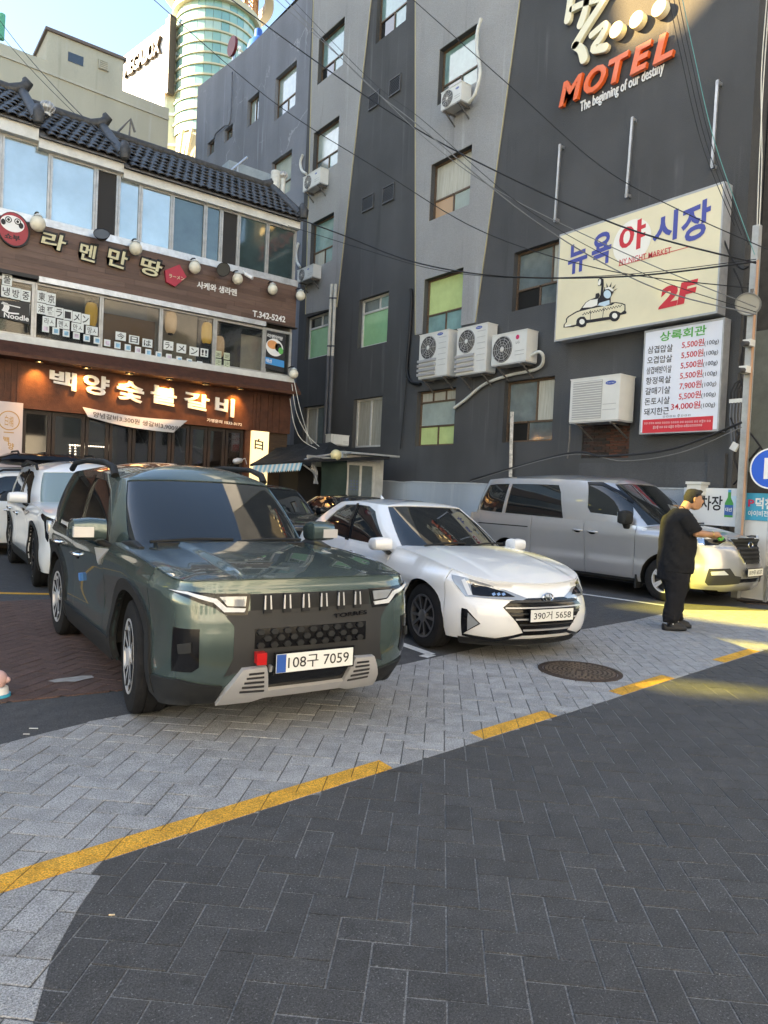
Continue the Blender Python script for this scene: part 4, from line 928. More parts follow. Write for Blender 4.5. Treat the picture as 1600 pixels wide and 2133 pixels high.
t = thing('pillar_sign', 'pale pillar sign with gold emblem at the left edge', 'sign', LB.P(L(22, 930)[0], 0, .05))
mb = MB(); LB.box(mb, L(-12, 900)[0], .3, L(44, 900)[0], 3.05, -.1, .14); mb.obj('panel', M_PILL, t); M_GOLDP = mat('gold_print', (.42, .24, .07), .4, .4)
lt4(LB, '백', (7, 908), (7, 921), (19, 924), M_GOLDP, t, .145, offset=.02); lt4(LB, '양', (16, 921), (16, 935), (29, 938), M_GOLDP, t, .145, offset=.02); lt4(LB, '白楊', (10, 864), (10, 886), (28, 890), M_GOLDP, t, .145, offset=.0)
a, b = L(19, 876, .145); mb = MB(); mb.lathe([(.205, 0), (.185, 0)], 32, LB.M(a, b, .146)); mb.obj('ring_emblem', M_GOLDP, t)
mb = MB(); LB.box(mb, L(8, 900, .145)[0], L(8, 900, .145)[1] - .01, L(29, 902, .145)[0], L(8, 900, .145)[1] + .01, .14, .146); mb.obj('rule', M_GOLDP, t)
# rope lights and small glints inside
M_BULB = mat('string_light', (1, .95, .85), .5, emit=(1, .92, .8), estr=3.0)
mb = MB()
for k in range(26):
    if k < 12: p = (146 + (k % 2) * 11, 928 + (k // 2) * 6)
    else: p = (146 + (k - 12) * 5.4, 927 + (k - 12) * .3)
    a, b = L(*p, -.6); mb.box(LB.P(a, b, -.6), (.03, .02, .03))
tag(stuff(mb.obj('string_lights', M_BULB)), 'white string lights outlining a frame inside the restaurant', 'string lights')
for i, pts in enumerate(([(283, 888), (300, 925), (318, 905)], [(366, 905), (378, 942), (392, 940), (402, 905)], [(402, 930), (420, 935), (428, 915)])):
    mb = MB(); mb.tube([LB.P(*L(*p, -.5), -.5) for p in pts], .025, 6); tag(mb.obj('white_rope', M_WSTRIP), ['left', 'middle', 'right'][i] + ' of the white ropes draped behind the glass doors', 'rope', 'ropes behind the doors')
# cloth banner
cb = thing('price_banner', 'white cloth banner with handwritten prices hung below the brown signboard', 'banner', LB.P(*L(280, 880), .13))
q = [LB.px(*p, .14) for p in ((172, 848), (182, 868), (362, 901), (390, 876))]; n = 14; vs = []; mb = MB()
for j in range(5):
    for i in range(n + 1):
        s, r = i / n, j / 4; top = (q[0][0] + (q[3][0] - q[0][0]) * s, q[0][1] + (q[3][1] - q[0][1]) * s); bot = (q[1][0] + (q[2][0] - q[1][0]) * s, q[1][1] + (q[2][1] - q[1][1]) * s)
        sag = -.06 * math.sin(math.pi * s); vs.append(LB.P(top[0] + (bot[0] - top[0]) * r, top[1] + (bot[1] - top[1]) * r + sag, .15 + .03 * math.sin(s * 9 + r * 2)))
mb.add(vs, [(j*(n+1)+i, (j+1)*(n+1)+i, (j+1)*(n+1)+i+1, j*(n+1)+i+1) for j in range(4) for i in range(n)]); mb.obj('cloth', mat('white_cloth', (.66, .66, .68), .9), cb, smooth=True)
lt4(LB, '양념갈비3,300원 생갈비3,900원', (194, 857), (194, 869), (374, 899), M_BLK, cb, .20, offset=.005)
# ---- globe lamps and floodlights
M_GLOBE = mat('opal_globe', (.72, .68, .55), .35, var=.12, vscale=9, bump=.1, bscale=30)
GNAMES = ['round white globe lamp nearest the red doll plaque', 'globe lamp between the second and third brush letters', 'globe lamp just right of the red plaque', 'globe lamp above the small white sign lettering', 'globe lamp second from the right end of the ledge', 'globe lamp at the right corner of the brown signboard', 'low globe lamp hanging by cables at the building corner']
for i, (px, py, r) in enumerate(((79, 466, 14), (283, 518, 12.5), (406, 557, 12), (495, 581, 11), (568, 603, 10.5), (626, 616, 10), (612, 779, 10))):
    d = .30; a, b = L(px, py, d); rr = r * (LB.P(a, b, d) - CAM).length / F_PX * .93; c = LB.P(a, b, d)
    t = thing('globe_lamp', GNAMES[i], 'lamp', c - Vector((0, 0, rr)), group='globe lamps on the restaurant front')
    mb = MB(); mb.sphere(c, rr, 20, 14, (1, 1, 1.06)); mb.obj('globe', M_GLOBE, t, smooth=True)
    mb = MB(); mb.lathe([(.09, rr * .98), (.075, rr * 1.12), (.04, rr * 1.22), (.03, rr * 1.35)], 12, Matrix.Translation(c), True); mb.obj('cap', M_WSTRIP, t)
    mb = MB(); mb.tube([c + Vector((0, 0, rr * 1.3)), c + Vector((0, .02, rr * 1.55)), c + Vector((-.02, .12, rr * 1.7)), c + Vector((-.03, .24, rr * 1.5))], .018, 6); mb.obj('arm', M_OUTL, t)
for i, (px, py) in enumerate(((212, 488), (465, 561))):
    a, b = L(px, py, .45); c = LB.P(a, b, .45); t = thing('floodlight', ['dark round floodlight above the first brush letters', 'dark round floodlight over the small white lettering'][i], 'lamp', c)
    Mx = Matrix.Translation(c) @ Vector((-.3 * (1 - i) , -.8, .55 if not i else -.5)).to_track_quat('Z', 'Y').to_matrix().to_4x4()
    mb = MB(); mb.lathe([(.03, -.16), (.09, -.12), (.17, 0), (.175, .02), (.16, .02)], 20, Mx); mb.obj('reflector_shell', M_OUTL, t, smooth=40)
    mb = MB(); mb.lathe([(.16, .012), (.0001, .012)], 20, Mx); mb.obj('lens', mat('smoky_lens', (.10, .10, .095), .15), t)
    mb = MB(); mb.tube([c + Vector((0, .1, 0)), c + Vector((0, .3, .12)), c + Vector((0, .4, .05))], .02, 6); mb.obj('arm', M_OUTL, t)
# white bullet camera
a, b = L(520, 574, .3); t = thing('security_camera', 'small white bullet camera on the ledge beside the globe lamps', 'camera', LB.P(a, b, .3)); mb = MB(); mb.cyl(LB.P(a - .08, b + .05, .2), LB.P(a + .07, b - .06, .34), .045, 12); mb.obj('housing', M_PRINTW, t, smooth=40); mb = MB(); mb.bar(LB.P(a - .05, b + .05, .2), LB.P(a - .08, b + .15, .08), .03); mb.obj('mount', M_PRINTW, t)
# ================================================================== buildings behind
BG = Plane('y', 33.0)
M_BEIGE = stucco('beige_render', (.52, .48, .37), .06, .15, .15)
M_BEIGE2 = stucco('beige_cap', (.54, .50, .40), .05, .15, .15)
bb = thing('beige_building', 'plain beige rendered building rising behind the tiled roof', 'building', (4, 33, 0))
bx1 = BG.px(352, 226)[0]
r1 = BG.rect((69, 222), (147, 250), (147, 300), (69, 285))
mb = MB(); wall_holes(mb, BG, [(-14, 0), (bx1, 0), (bx1, 18.65), (-14, 19.2)], [r1]); mb.add([BG.P(bx1, 0), BG.P(bx1, 0, -14), BG.P(bx1, 18.65, -14), BG.P(bx1, 18.65)], [(0, 1, 2, 3)]); mb.add([BG.P(-14, 19.2), BG.P(bx1, 18.65), BG.P(bx1, 18.65, -14), BG.P(-14, 19.2, -14)], [(0, 1, 2, 3)]); mb.obj('wall', M_BEIGE, bb)
mb = MB(); LB_ = BG; mb.add([BG.P(-14, 18.75, .06), BG.P(bx1, 18.1, .06), BG.P(bx1, 18.2, .06), BG.P(-14, 18.85, .06), BG.P(-14, 18.75, 0), BG.P(bx1, 18.1, 0), BG.P(bx1, 18.2, 0), BG.P(-14, 18.85, 0)], [(0, 1, 2, 3), (3, 2, 6, 7), (1, 0, 4, 5)]); mb.obj('parapet_line', M_BEIGE2, bb)
window(BG, r1, [(0, 0, .5, 1, GL_TEAL), (.5, 0, 1, 1, GL_TEAL)], M_BROWNF, bb, d=-.2)
ph0, ph1 = BG.px(100, 60), BG.px(258, 130); ph = MB(); BG.box(ph, ph0[0], 18.5, ph1[0], 20.0, -6, -.02); php = ph.obj('penthouse', M_BEIGE, bb)
ph = MB(); BG.box(ph, ph0[0] - .1, 20.0, ph1[0] + .1, 20.12, -6, .08); ph.obj('coping', mat('brown_coping', (.16, .12, .10), .7), php)
q = BG.rect((142, 108), (174, 118), (174, 137), (142, 128)); ph = MB(); BG.box(ph, *q, -.019, .0); ph.obj('window', GL_DARK, php)
q = BG.rect((205, 123), (226, 131), (226, 150), (205, 143)); ph = MB(); BG.box(ph, *q, -.019, .06); vb = ph.obj('vent_box', M_BEIGE2, php)
for i in range(5): s = MB(); z = q[1] + (q[3] - q[1]) * (i + .5) / 5; BG.box(s, q[0] + .05, z - .02, q[2] - .05, z + .02, .061, .09); s.obj('slat', M_BEIGE, vb)
mb = MB(); mb.tube([BG.P(*BG.px(5, 30), 0), BG.P(*BG.px(2, 82), 0)], .12, 8); tag(mb.obj('green_mast', mat('green_mesh', (.10, .42, .25), .6)), 'green netted mast at the top left corner', 'mast')
# blue tanks
M_TANK = mat('blue_plastic_tank', (.035, .12, .42), .4, var=.12, vscale=3)
def tank(lbl, c, r, h):
    t = thing('water_tank', lbl, 'water tank', c); mb = MB(); mb.lathe([(r * .96, 0), (r, h * .15), (r * .97, h * .3), (r, h * .45), (r * .97, h * .6), (r * .98, h * .7), (r * .7, h * .88), (r * .3, h * .95)], 28, Matrix.Translation(c), True); mb.obj('body', M_TANK, t, smooth=50)
    mb = MB(); mb.lathe([(r * .3, h * .93), (r * .3, h * 1.03), (r * .26, h * 1.05)], 20, Matrix.Translation(c), True); mb.obj('lid', M_TANK, t, smooth=40)
p = on_y(175, 292, 21.5); tank('squat blue water tank behind the tiled roof', p - Vector((0, 0, .25)), .52, .75)
pf = MB(); pf.box((p.x, p.y + .3, 4.5), (2.6, 2.2, 2 * (p.z - .25) - 9.0)); pf.box((p.x, p.y + .3, (p.z - .25) / 2), (2.2, 1.8, p.z - .25)); tag(pf.obj('tank_platform', M_TILE2), 'grey block carrying the squat blue tank behind the roof', 'platform')
p = on_x(537, 110, 15.5); tank('tall blue water tank on the motel rooftop', Vector((15.5, p.y, 19.6)), .62, p.z - 19.6 + .9)
# cinema block and round tower far behind
_d = ray(300, 120); MG = Plane.at_angle((_d * (112 / math.hypot(_d.x, _d.y))).to_2d().to_3d(), (.18, -.983, 0))
M_MEGA = mat('white_panel_wall', (.84, .82, .78), .7, var=.03, vscale=.3); M_MEGAY = mat('cream_panel_wall', (.72, .68, .46), .7, var=.06)
mg = thing('cinema_building', 'sunlit white cinema block with MEGABOX lettering', 'building', (35, 110, 0))
g0, g1 = MG.px(240, 130)[0], MG.px(348, 45)[0]; zt = MG.px(300, 85)[1]
mb = MB(); MG.box(mb, g0 - 4, 0, g1, zt, -30, 0); mb.obj('wall', M_MEGA, mg)
mb = MB(); mb.add([MG.P(g1, 0, -.4), MG.P(g1 + 3, 0, -3.4), MG.P(g1 + 3, zt, -3.4), MG.P(g1, zt, -.4)], [(0, 1, 2, 3)]); mb.obj('side_bay', M_MEGAY, mg)
for i in range(12): s = MB(); z = zt - 4 - i * 4.2; s.bar(MG.P(g1 + .05, z, -.3), MG.P(g1 + 3, z, -3.2), .25, .4); s.obj('floor_band', M_MEGA, mg)
for c in (((289, 103), (294, 101), (294, 120), (289, 122)), ((304, 95), (311, 91), (311, 107), (304, 110)), ((299, 178), (307, 173), (307, 189), (299, 193)), ((285, 187), (290, 184), (290, 196), (285, 198))):
    q = MG.rect(*c); s = MB(); MG.box(s, *q, .0, .06); s.obj('window', mat('bronze_window', (.22, .15, .11), .3), mg)
M_GOLDL = mat('gold_letters', (.030, .018, .006), .5, .2)
A, B = MG.px(264, 166), MG.px(338, 112)
lettering('lettering', 'MEGABOX', MG.P(A[0], A[1], .05), MG.P(B[0], B[1], .05) - MG.P(A[0], A[1], .05), MG.v * 2.4, M_GOLDL, mg, offset=.03, depth=.45)
q = MG.rect((352, 36), (361, 36), (352, 194), (346, 194)); 
mb = MB(); MG.box(mb, g1 + .15, MG.px(350, 192)[1], g1 + 1.3, MG.px(355, 38)[1], -.6, .25); mb.obj('blade_sign', mat('tan_sign', (.50, .34, .18), .6), mg); mb = MB(); MG.box(mb, g1 + .9, MG.px(350, 192)[1] - .3, g1 + 1.35, MG.px(355, 38)[1] + .3, -.7, .30); mb.obj('blade_sign_edge', mat('dark_brown_trim', (.10, .07, .05), .6), mg)
d = ray(443, 300); tc = CAM + d * (108 / math.hypot(d.x, d.y)); tc.z = 0; TR = 5.6
tw_ = thing('round_tower', 'round glass tower with cream rings behind the cinema block', 'building', tc)
ztw = lambda py: (CAM + ray(443, py) * (108 / math.hypot(ray(443, py).x, ray(443, py).y))).z
M_TGL = [glass('tower_glass_%d' % i, c, .12) for i, c in enumerate(((.26, .46, .38), (.34, .52, .42), (.20, .40, .36), (.42, .56, .46)))]
M_RING = mat('cream_ring', (.62, .54, .36), .6); M_COPPER = mat('copper_rail', (.58, .26, .10), .45, .3)
z_top = ztw(45); nr = 12; dz = (z_top - ztw(222)) / 8; nside = 32
core = MB(); core.lathe([(TR - .25, 0), (TR - .25, z_top)], 48, Matrix.Translation(tc), True); core.obj('core', M_RING, tw_)
shapes = []
for m_ in M_TGL:
    t = MB(); a = math.pi / nside * .96; t.add([(TR * math.cos(-a), TR * math.sin(-a), 0), (TR * math.cos(a), TR * math.sin(a), 0), (TR * math.cos(a), TR * math.sin(a), dz * .9), (TR * math.cos(-a), TR * math.sin(-a), dz * .9)], [(0, 1, 2, 3)]); shapes.append(t.mesh('pane', m_))
rnd = random.Random(4); face = math.atan2(-tc.y, -tc.x)
for i in range(nr):
    z = z_top - (i + 1) * dz; 
    for k in range(nside):
        a = 2 * math.pi * k / nside
        if math.cos(a - face) < -.1: continue
        link('pane', rnd.choice(shapes), tw_, M=Matrix.Translation((tc.x, tc.y, z)) @ Matrix.Rotation(a, 4, 'Z'))
    r = MB(); r.lathe([(TR + .02, -.11), (TR + .2, -.11), (TR + .2, .11), (TR + .02, .11)], 48, Matrix.Translation((tc.x, tc.y, z + dz * .95))); r.obj('ring', M_RING, tw_, smooth=30)
r = MB(); r.lathe([(TR - .2, -.5), (TR + .6, -.5), (TR + .6, .3), (TR - .2, .3)], 48, Matrix.Translation((tc.x, tc.y, z_top))); r.obj('crown_ring', M_RING, tw_, smooth=30)
for i in range(9):
    rr = TR * .98 + (.0 if i < 7 else -.1); pts = [(tc.x + rr * math.cos(2*math.pi*k/40), tc.y + rr * math.sin(2*math.pi*k/40), z_top + .7 + i * .62) for k in range(40)]; r = MB(); r.tube(pts, .10, 5, closed=True); r.obj('rail', M_COPPER, tw_)
for k in range(16): a = 2*math.pi*k/16; r = MB(); r.bar((tc.x + TR * .98 * math.cos(a), tc.y + TR * .98 * math.sin(a), z_top), (tc.x + TR * .98 * math.cos(a), tc.y + TR * .98 * math.sin(a), z_top + 6.5), .35); r.obj('post', M_COPPER, tw_)
r = MB(); r.lathe([(TR * .55, 0), (TR * .55, 7.5)], 24, Matrix.Translation((tc.x, tc.y, z_top)), True); r.obj('penthouse', M_MEGAY, tw_)
r = MB(); r.lathe([(TR + 1.1, 6.0), (TR + 2.3, 6.0), (TR + 2.3, 7.3), (TR + 1.1, 7.3), (TR + 1.1, 6.0)], 48, Matrix.Translation((tc.x, tc.y, z_top - 2.6)) @ Matrix.Rotation(R_(0), 4, 'X')); r.obj('halo_ring', M_RING, tw_, smooth=30)
for sgn in (-1, 1):
    for k in range(4): zz = z_top - nr * dz; r = MB(); a = face + sgn * .35 + .25 * k - .4; r.bar((tc.x + (TR + .3) * math.cos(a), tc.y + (TR + .3) * math.sin(a), zz), (tc.x + (TR + .3) * math.cos(a + sgn * .5), tc.y + (TR + .3) * math.sin(a + sgn * .5), zz - 14), .35); r.obj('diagonal_brace', M_RING, tw_)
# round red sign above the motel roof
p = on_x(487, 98, 13.4); t = thing('round_rooftop_sign', 'small round red sign standing on the motel roof edge', 'sign', (13.4, p.y, p.z - .6)); mb = MB(); mb.lathe([(.42, 0), (.42, .12), (.0001, .12)], 28, MO.M(-p.y, p.z, -.4)); mb.obj('disc', mat('dark_red_disc', (.17, .02, .025), .5), t); mb = MB(); mb.bar((13.4, p.y, p.z - .35), (13.4, p.y, 19.5), .1); mb.obj('post', M_ALU, t)
ribbon(MO, t, [(485, 92), (490, 94), (487, 99), (486, 104), (490, 105)], .09, M_PRINTW, -.27, .02)
# the right-hand neighbour past the end of the motel
NB = Plane('x', 13.5)
nb = thing('timber_building', 'narrow dark building with weathered boards past the motel corner', 'building', (13.5, 5.4, 0))
na0, na1 = -(-aR) + .0, -3.2
na0 = aR + .03
mb = MB(); NB.box(mb, na0, 0, na1, 12, -8, 0); mb.obj('wall', mat('dark_board_wall', (.05, .045, .04), .9, var=.3), nb)
MWD = [mat('weathered_board_%d' % i, c, .9, var=.35, vscale=6, stretch=(1, 1, 8)) for i, c in enumerate(((.11, .095, .08), (.15, .12, .10), (.075, .065, .055)))]
MRK = [mat('brown_stone_%d' % i, c, .9, var=.35, vscale=6, bump=.5) for i, c in enumerate(((.14, .075, .05), (.10, .055, .04), (.17, .10, .07)))]
rnd = random.Random(9); z = 4.9
while z < 6.5:
    b = MB(); h = rnd.uniform(.13, .2); NB.box(b, na0 + .3, z, na1, z + h - .015, .0, .03 + rnd.uniform(0, .03)); b.obj('board', rnd.choice(MWD), nb); z += h
z = 1.9
while z < 4.4:
    h = rnd.uniform(.16, .24); x = na0 + .75 - rnd.uniform(0, .2)
    while x < na1:
        w = rnd.uniform(.3, .55); b = MB(); NB.box(b, x, z, min(na1, x + w - .015), z + h - .015, 0, .03 + rnd.uniform(0, .03)); b.obj('stone', rnd.choice(MRK), nb); x += w
    z += h
mb = MB(); NB.box(mb, na0 + .02, 2.2, na0 + .55, 4.8, .0, .06); mb.obj('shutter_panel', mat('olive_panel', (.12, .125, .105), .6, var=.2, vscale=4), nb)
for z0, z1 in ((7.6, 8.25), (6.75, 7.35)):
    mb = MB(); NB.box(mb, na0 + .25, z0, na1, z1, .02, .10); o = mb.obj('white_panel', mat('white_wall_panel', (.55, .56, .58), .6), nb); mb = MB(); NB.box(mb, na0 + .52, z0 + .12, na0 + .66, z0 + .28, .101, .11); mb.obj('slot', M_OPEN, o); mb = MB(); NB.box(mb, na0 + .52, z0 + .34, na0 + .66, z0 + .52, .101, .11); mb.obj('slot', M_OPEN, o)
# out of view: an added slab that blocks the sun, and the far side of the street
M_OFF = stucco('offwhite_render', (.34, .33, .31), .06, .15, .1)
def film(name, col):
    m = bpy.data.materials.new(name); m.use_nodes = True; nt = m.node_tree; nt.nodes.remove(nt.nodes['Principled BSDF']); t = nt.nodes.new('ShaderNodeBsdfTransparent'); t.inputs[0].default_value = (*col, 1); nt.links.new(t.outputs[0], nt.nodes['Material Output'].inputs[0]); return m
OB = -25.0; TE = math.tan(SUN_EL)
def sun_hit(P): t = (P[0] - OB) / -SUN_DIR.x; return (P[1] + SUN_DIR.y * t, P[2] + TE * t)
ob = thing('sun_blocker', 'long unseen slab added to keep the sun off the yard', 'building', (OB, 25, 0))
h1 = sun_hit((10.5, 4.35, .2)); h2 = sun_hit((7.95, 3.78, 0)); h3 = sun_hit((5.75, 3.02, 0)); h4 = sun_hit((13, -MO.px(1385, 0)[0], MO.px(1385, 0)[1]))
blob = lambda c, ry, rz, k, seed: [(c[0] + ry * (1 + .18 * math.sin(3 * t + seed)) * math.cos(t), c[1] + rz * (1 + .15 * math.cos(2 * t + seed)) * math.sin(t)) for t in [2 * math.pi * i / k for i in range(k)]]
holes_o = [blob(h1, 1.6, .95, 20, 1), blob(h2, .36, .13, 12, 2), blob(h3, .30, .16, 12, 3), [(h4[0] - 1.3, h4[1] - .15), (h4[0] - .3, h4[1] - .75), (h4[0] + .9, h4[1] - .55), (h4[0] + 1.5, h4[1] + 2.2), (h4[0] - .5, h4[1] + 2.6)]]  # openings in the added slab, shaped to throw sun patches on ground and wall
TOP = [(66, 0), (66, 42), (50, 42), (50, 39), (40, 39), (40, 37), (17.5, 33), (17.5, 0)][::-1]
vs, fs = cdt_fill(TOP, holes_o); mb = MB(); mb.add([(OB, p.x, p.y) for p in vs], fs)
for i in range(len(TOP)): (a_, b_), (e_, f_) = TOP[i], TOP[(i + 1) % len(TOP)]; mb.add([(OB, a_, b_), (OB - 6, a_, b_), (OB - 6, e_, f_), (OB, e_, f_)], [(0, 1, 2, 3)])
mb.obj('wall', M_OFF, ob)
YF = film('yellow_sun_tint', (.98, .95, .10)); WF_ = film('warm_sun_tint', (1.0, .80, .45))  # transparent tints made up to colour the sun coming through the openings
for k, h in enumerate(holes_o):
    mb = MB(); mb.add([(OB + .05, a, b) for a, b in h], [tuple(range(len(h)))]); mb.obj('sun_tint_sheet', (YF, YF, YF, WF_)[k], ob)  # added sheet over each opening, tints its sun patch
os_ = thing('street_block', 'row of low buildings on the far side of the street behind the camera', 'building', (10, -13, 0))
for i, (x0, x1, h, cc) in enumerate(((-24, -9, 13, (.74, .68, .58)), (-9, 3, 16, (.76, .75, .72)), (3, 14, 14, (.78, .73, .63)), (14, 26, 15, (.60, .58, .56)), (26, 45, 11, (.56, .53, .48)))):
    mb = MB(); mb.bb((x0, -22, 0), (x1 - .05, -13, h)); o = mb.obj('house_front', stucco('street_front_%d' % i, cc, .08, .15, .1), os_)
    for k in range(int((x1 - x0) / 2.4)):
        for j in range(int(h / 3)):
            w = MB(); w.bb((x0 + .5 + k * 2.4, -13.04, 1.0 + j * 3), (x0 + 1.9 + k * 2.4, -12.96, 2.5 + j * 3)); w.obj('window', GL_DARK if (i + j + k) % 3 else GL_PALE, o)
# ================================================================== vehicles
import bisect
_LT = {}
def lerp_tab(tab, x):
    """smooth interpolation in a list of (x, y) sorted by x"""
    if x <= tab[0][0]: return tab[0][1]
    if x >= tab[-1][0]: return tab[-1][1]
    k = id(tab)
    if k not in _LT or _LT[k][3] is not tab:
        xs = [p[0] for p in tab]; ys = [p[1] for p in tab]; n = len(tab); sl = [(ys[1]-ys[0]) / (xs[1]-xs[0])] + [(ys[i+1]-ys[i-1]) / (xs[i+1]-xs[i-1]) for i in range(1, n-1)] + [(ys[-1]-ys[-2]) / (xs[-1]-xs[-2])]
        _LT[k] = (xs, ys, sl, tab)
    xs, ys, sl, _ = _LT[k]; i = bisect.bisect_right(xs, x) - 1; h = xs[i+1] - xs[i]; t = (x - xs[i]) / h; t2 = t * t; t3 = t2 * t
    return (2*t3 - 3*t2 + 1) * ys[i] + (t3 - 2*t2 + t) * h * sl[i] + (3*t2 - 2*t3) * ys[i+1] + (t3 - t2) * h * sl[i+1]
def sstep(a, b, x):
    t = max(0, min(1, (x - a) / (b - a))); return t * t * (3 - 2 * t)
def crom(K, s):
    n = len(K); i = max(0, min(n - 2, int(math.floor(s)))); t = s - i
    p0, p1, p2, p3 = K[max(0, i-1)], K[i], K[i+1], K[min(n-1, i+2)]
    if i == 0: p0 = Vector((K[1].x, -K[1].y, K[1].z)) if len(p1) == 3 else Vector((K[1].x, -K[1].y))
    if i == n - 2: p3 = Vector((K[n-2].x, -K[n-2].y, K[n-2].z)) if len(p1) == 3 else Vector((K[n-2].x, -K[n-2].y))
    return .5 * ((2*p1) + (p2-p0)*t + (2*p0-5*p1+4*p2-p3)*t*t + (3*p1-p0-3*p2+p3)*t**3)

class Car:
    def __init__(c, name, label, loc, head, S, scale=1.0):
        c.S = S; c.root = thing(name, label, S.get('cat', 'car'), (loc[0], loc[1], 0), head); c.root.matrix_basis = c.root.matrix_basis @ Matrix.Scale(scale, 4); c.Mw = pmat(c.root)
        c.nrm = {}; K = [Vector(p) for p in S['plan']]; pts = []
        for i in range(len(K) - 1):
            for k in range(10): pts.append(crom(K, i + k / 10))
        pts.append(K[-1]); U = [0]
        for a, b in zip(pts, pts[1:]): U.append(U[-1] + (b - a).length)
        c.pp, c.pu, c.UT = pts, U, U[-1]
        c.GL = [Vector(p) for p in S['low']]; c.GU = [Vector(p) for p in S['up']]
        c.u_f0, c.u_f1 = S['corner_f']; c.u_r0, c.u_r1 = c.UT - S['corner_r'][1], c.UT - S['corner_r'][0]
    def plan(c, u):
        u = max(0, min(c.UT, u)); lo = max(0, min(len(c.pu) - 2, bisect.bisect_right(c.pu, u) - 1)); hi = lo + 1
        t = (u - c.pu[lo]) / (c.pu[hi] - c.pu[lo]); a = c.pp[max(0, lo - 1)]; p, q = c.pp[lo], c.pp[hi]; b = c.pp[min(len(c.pp) - 1, hi + 1)]
        pos = p.lerp(q, t); d0 = (q - a) if lo > 0 else Vector((0, 1)); d1 = (b - p) if hi < len(c.pp) - 1 else Vector((0, -1))
        d = d0.normalized().lerp(d1.normalized(), t).normalized(); return pos, Vector((d.y, -d.x))
    def u_x(c, x):
        for i in range(len(c.pp) - 1):
            if c.pp[i].x >= x > c.pp[i + 1].x and (c.pp[i].y > .3 or i > 5):
                t = (c.pp[i].x - x) / (c.pp[i].x - c.pp[i + 1].x); return c.pu[i] + t * (c.pu[i + 1] - c.pu[i])
        return 0 if x > 0 else c.UT
    def inset(c, u, z):
        S = c.S; wf = 1 - sstep(c.u_f0, c.u_f1, u); wr = sstep(c.u_r0, c.u_r1, u)
        d = (1 - wf - wr) * lerp_tab(S['side'], z) + wf * lerp_tab(S['front'], z) + wr * lerp_tab(S['rear'], z)
        f = S.get('extra'); d += (f(c, u, z) if f else 0)
        p, _ = c.plan(u)
        if p.x > S['x_cowl'] - .3:
            zt = c.ztop(u); k = sstep(zt - .10, zt, z) * sstep(S['x_cowl'] - .3, S['x_cowl'], p.x); d = d * (1 - k) + S['top_in'] * k
        return d
    def shell(c, u, z):
        a = abs(u); p, n = c.plan(a); q = p - n * c.inset(a, z); return Vector((q.x, q.y if u >= 0 else -q.y, z))
    def green(c, s, h):
        a = abs(s); L, U = crom(c.GL, a), crom(c.GU, a); p = L.lerp(U, h)
        e = .02; t = (crom(c.GL, min(len(c.GL) - 1, a + e)) - crom(c.GL, max(0, a - e))); t = Vector((t.x, t.y, 0)); n = Vector((t.y, -t.x, 0))
        if n.length > 1e-6: p = p + n.normalized() * (c.S.get('bulge', .03) * 4 * h * (1 - h))
        return Vector((p.x, p.y if s >= 0 else -p.y, p.z))
    def hoodz(c, x, y): return c.S['hood'](x, abs(y))
    def hood(c, x, y): return Vector((x, y, c.hoodz(x, y)))
    def ztop(c, u):
        a = abs(u); p, n = c.plan(a); xc = c.S['x_cowl']
        if p.x > xc:
            q = p - n * c.S['top_in']; return c.hoodz(q.x, q.y)
        return lerp_tab(c.S['belt'], p.x)
    def zbot(c, u):
        p, n = c.plan(abs(u)); z = lerp_tab(c.S['sill'], p.x) if abs(u) > c.u_f0 else c.S['chin']
        for xw in (0, -c.S['wb']):
            d = abs(p.x - xw); R = c.S['arch_r']
            if d < R and abs(p.y) > .5: z = max(z, c.S['wr'] + .01 + math.sqrt(R * R - d * d) * c.S.get('arch_k', 1))
        return z
    # ---------------- draped panels
    def panel(c, name, poly, surf, m, parent=None, res=.06, holes=(), off=0.0, thick=.012, aspect=1.0, smooth=38, label=None):
        def dens(L):
            out = []
            for i in range(len(L)):
                a, b = L[i], L[(i + 1) % len(L)]; d = math.hypot((b[0]-a[0]) * aspect, b[1]-a[1]); n = max(1, int(d / res + .5))
                for k in range(n): out.append((a[0] + (b[0]-a[0]) * k / n, a[1] + (b[1]-a[1]) * k / n))
            return out
        P = dens(poly); H = [dens(h) for h in holes]; ra = res / aspect
        x0, x1 = min(p[0] for p in P), max(p[0] for p in P); y0, y1 = min(p[1] for p in P), max(p[1] for p in P)
        rc = res * .8; near = {(int(p[0] * aspect / rc), int(p[1] / rc)) for L in [P] + H for p in L}
        g = [(x, y) for x in np.arange(x0 + ra * .5, x1, ra).tolist() for y in np.arange(y0 + res * .5, y1, res).tolist() if (int(x * aspect / rc), int(y / rc)) not in near]; ex = []
        if g:
            ga = np.array(g); ok = inside_np(ga, P)
            for h in H: ok &= ~inside_np(ga, h)
            ex = ga[ok].tolist()
        vs, fs = cdt_fill(P, H, ex)
        e = 1e-3
        def pt(p, o):
            q = surf(p[0], p[1]); n = (surf(p[0] + e, p[1]) - surf(p[0] - e, p[1])).cross(surf(p[0], p[1] + e) - surf(p[0], p[1] - e))
            return q + n.normalized() * o if n.length > 1e-12 else q
        def pn(p):
            n = (surf(p[0] + e, p[1]) - surf(p[0] - e, p[1])).cross(surf(p[0], p[1] + e) - surf(p[0], p[1] - e)); return n.normalized() if n.length > 1e-12 else Vector((0, 0, 1))
        mb = MB(); Q = [surf(p[0], p[1]) for p in vs]; NR = [pn(p) for p in vs]; mb.add([q + n * off for q, n in zip(Q, NR)], fs); nrm = list(NR)
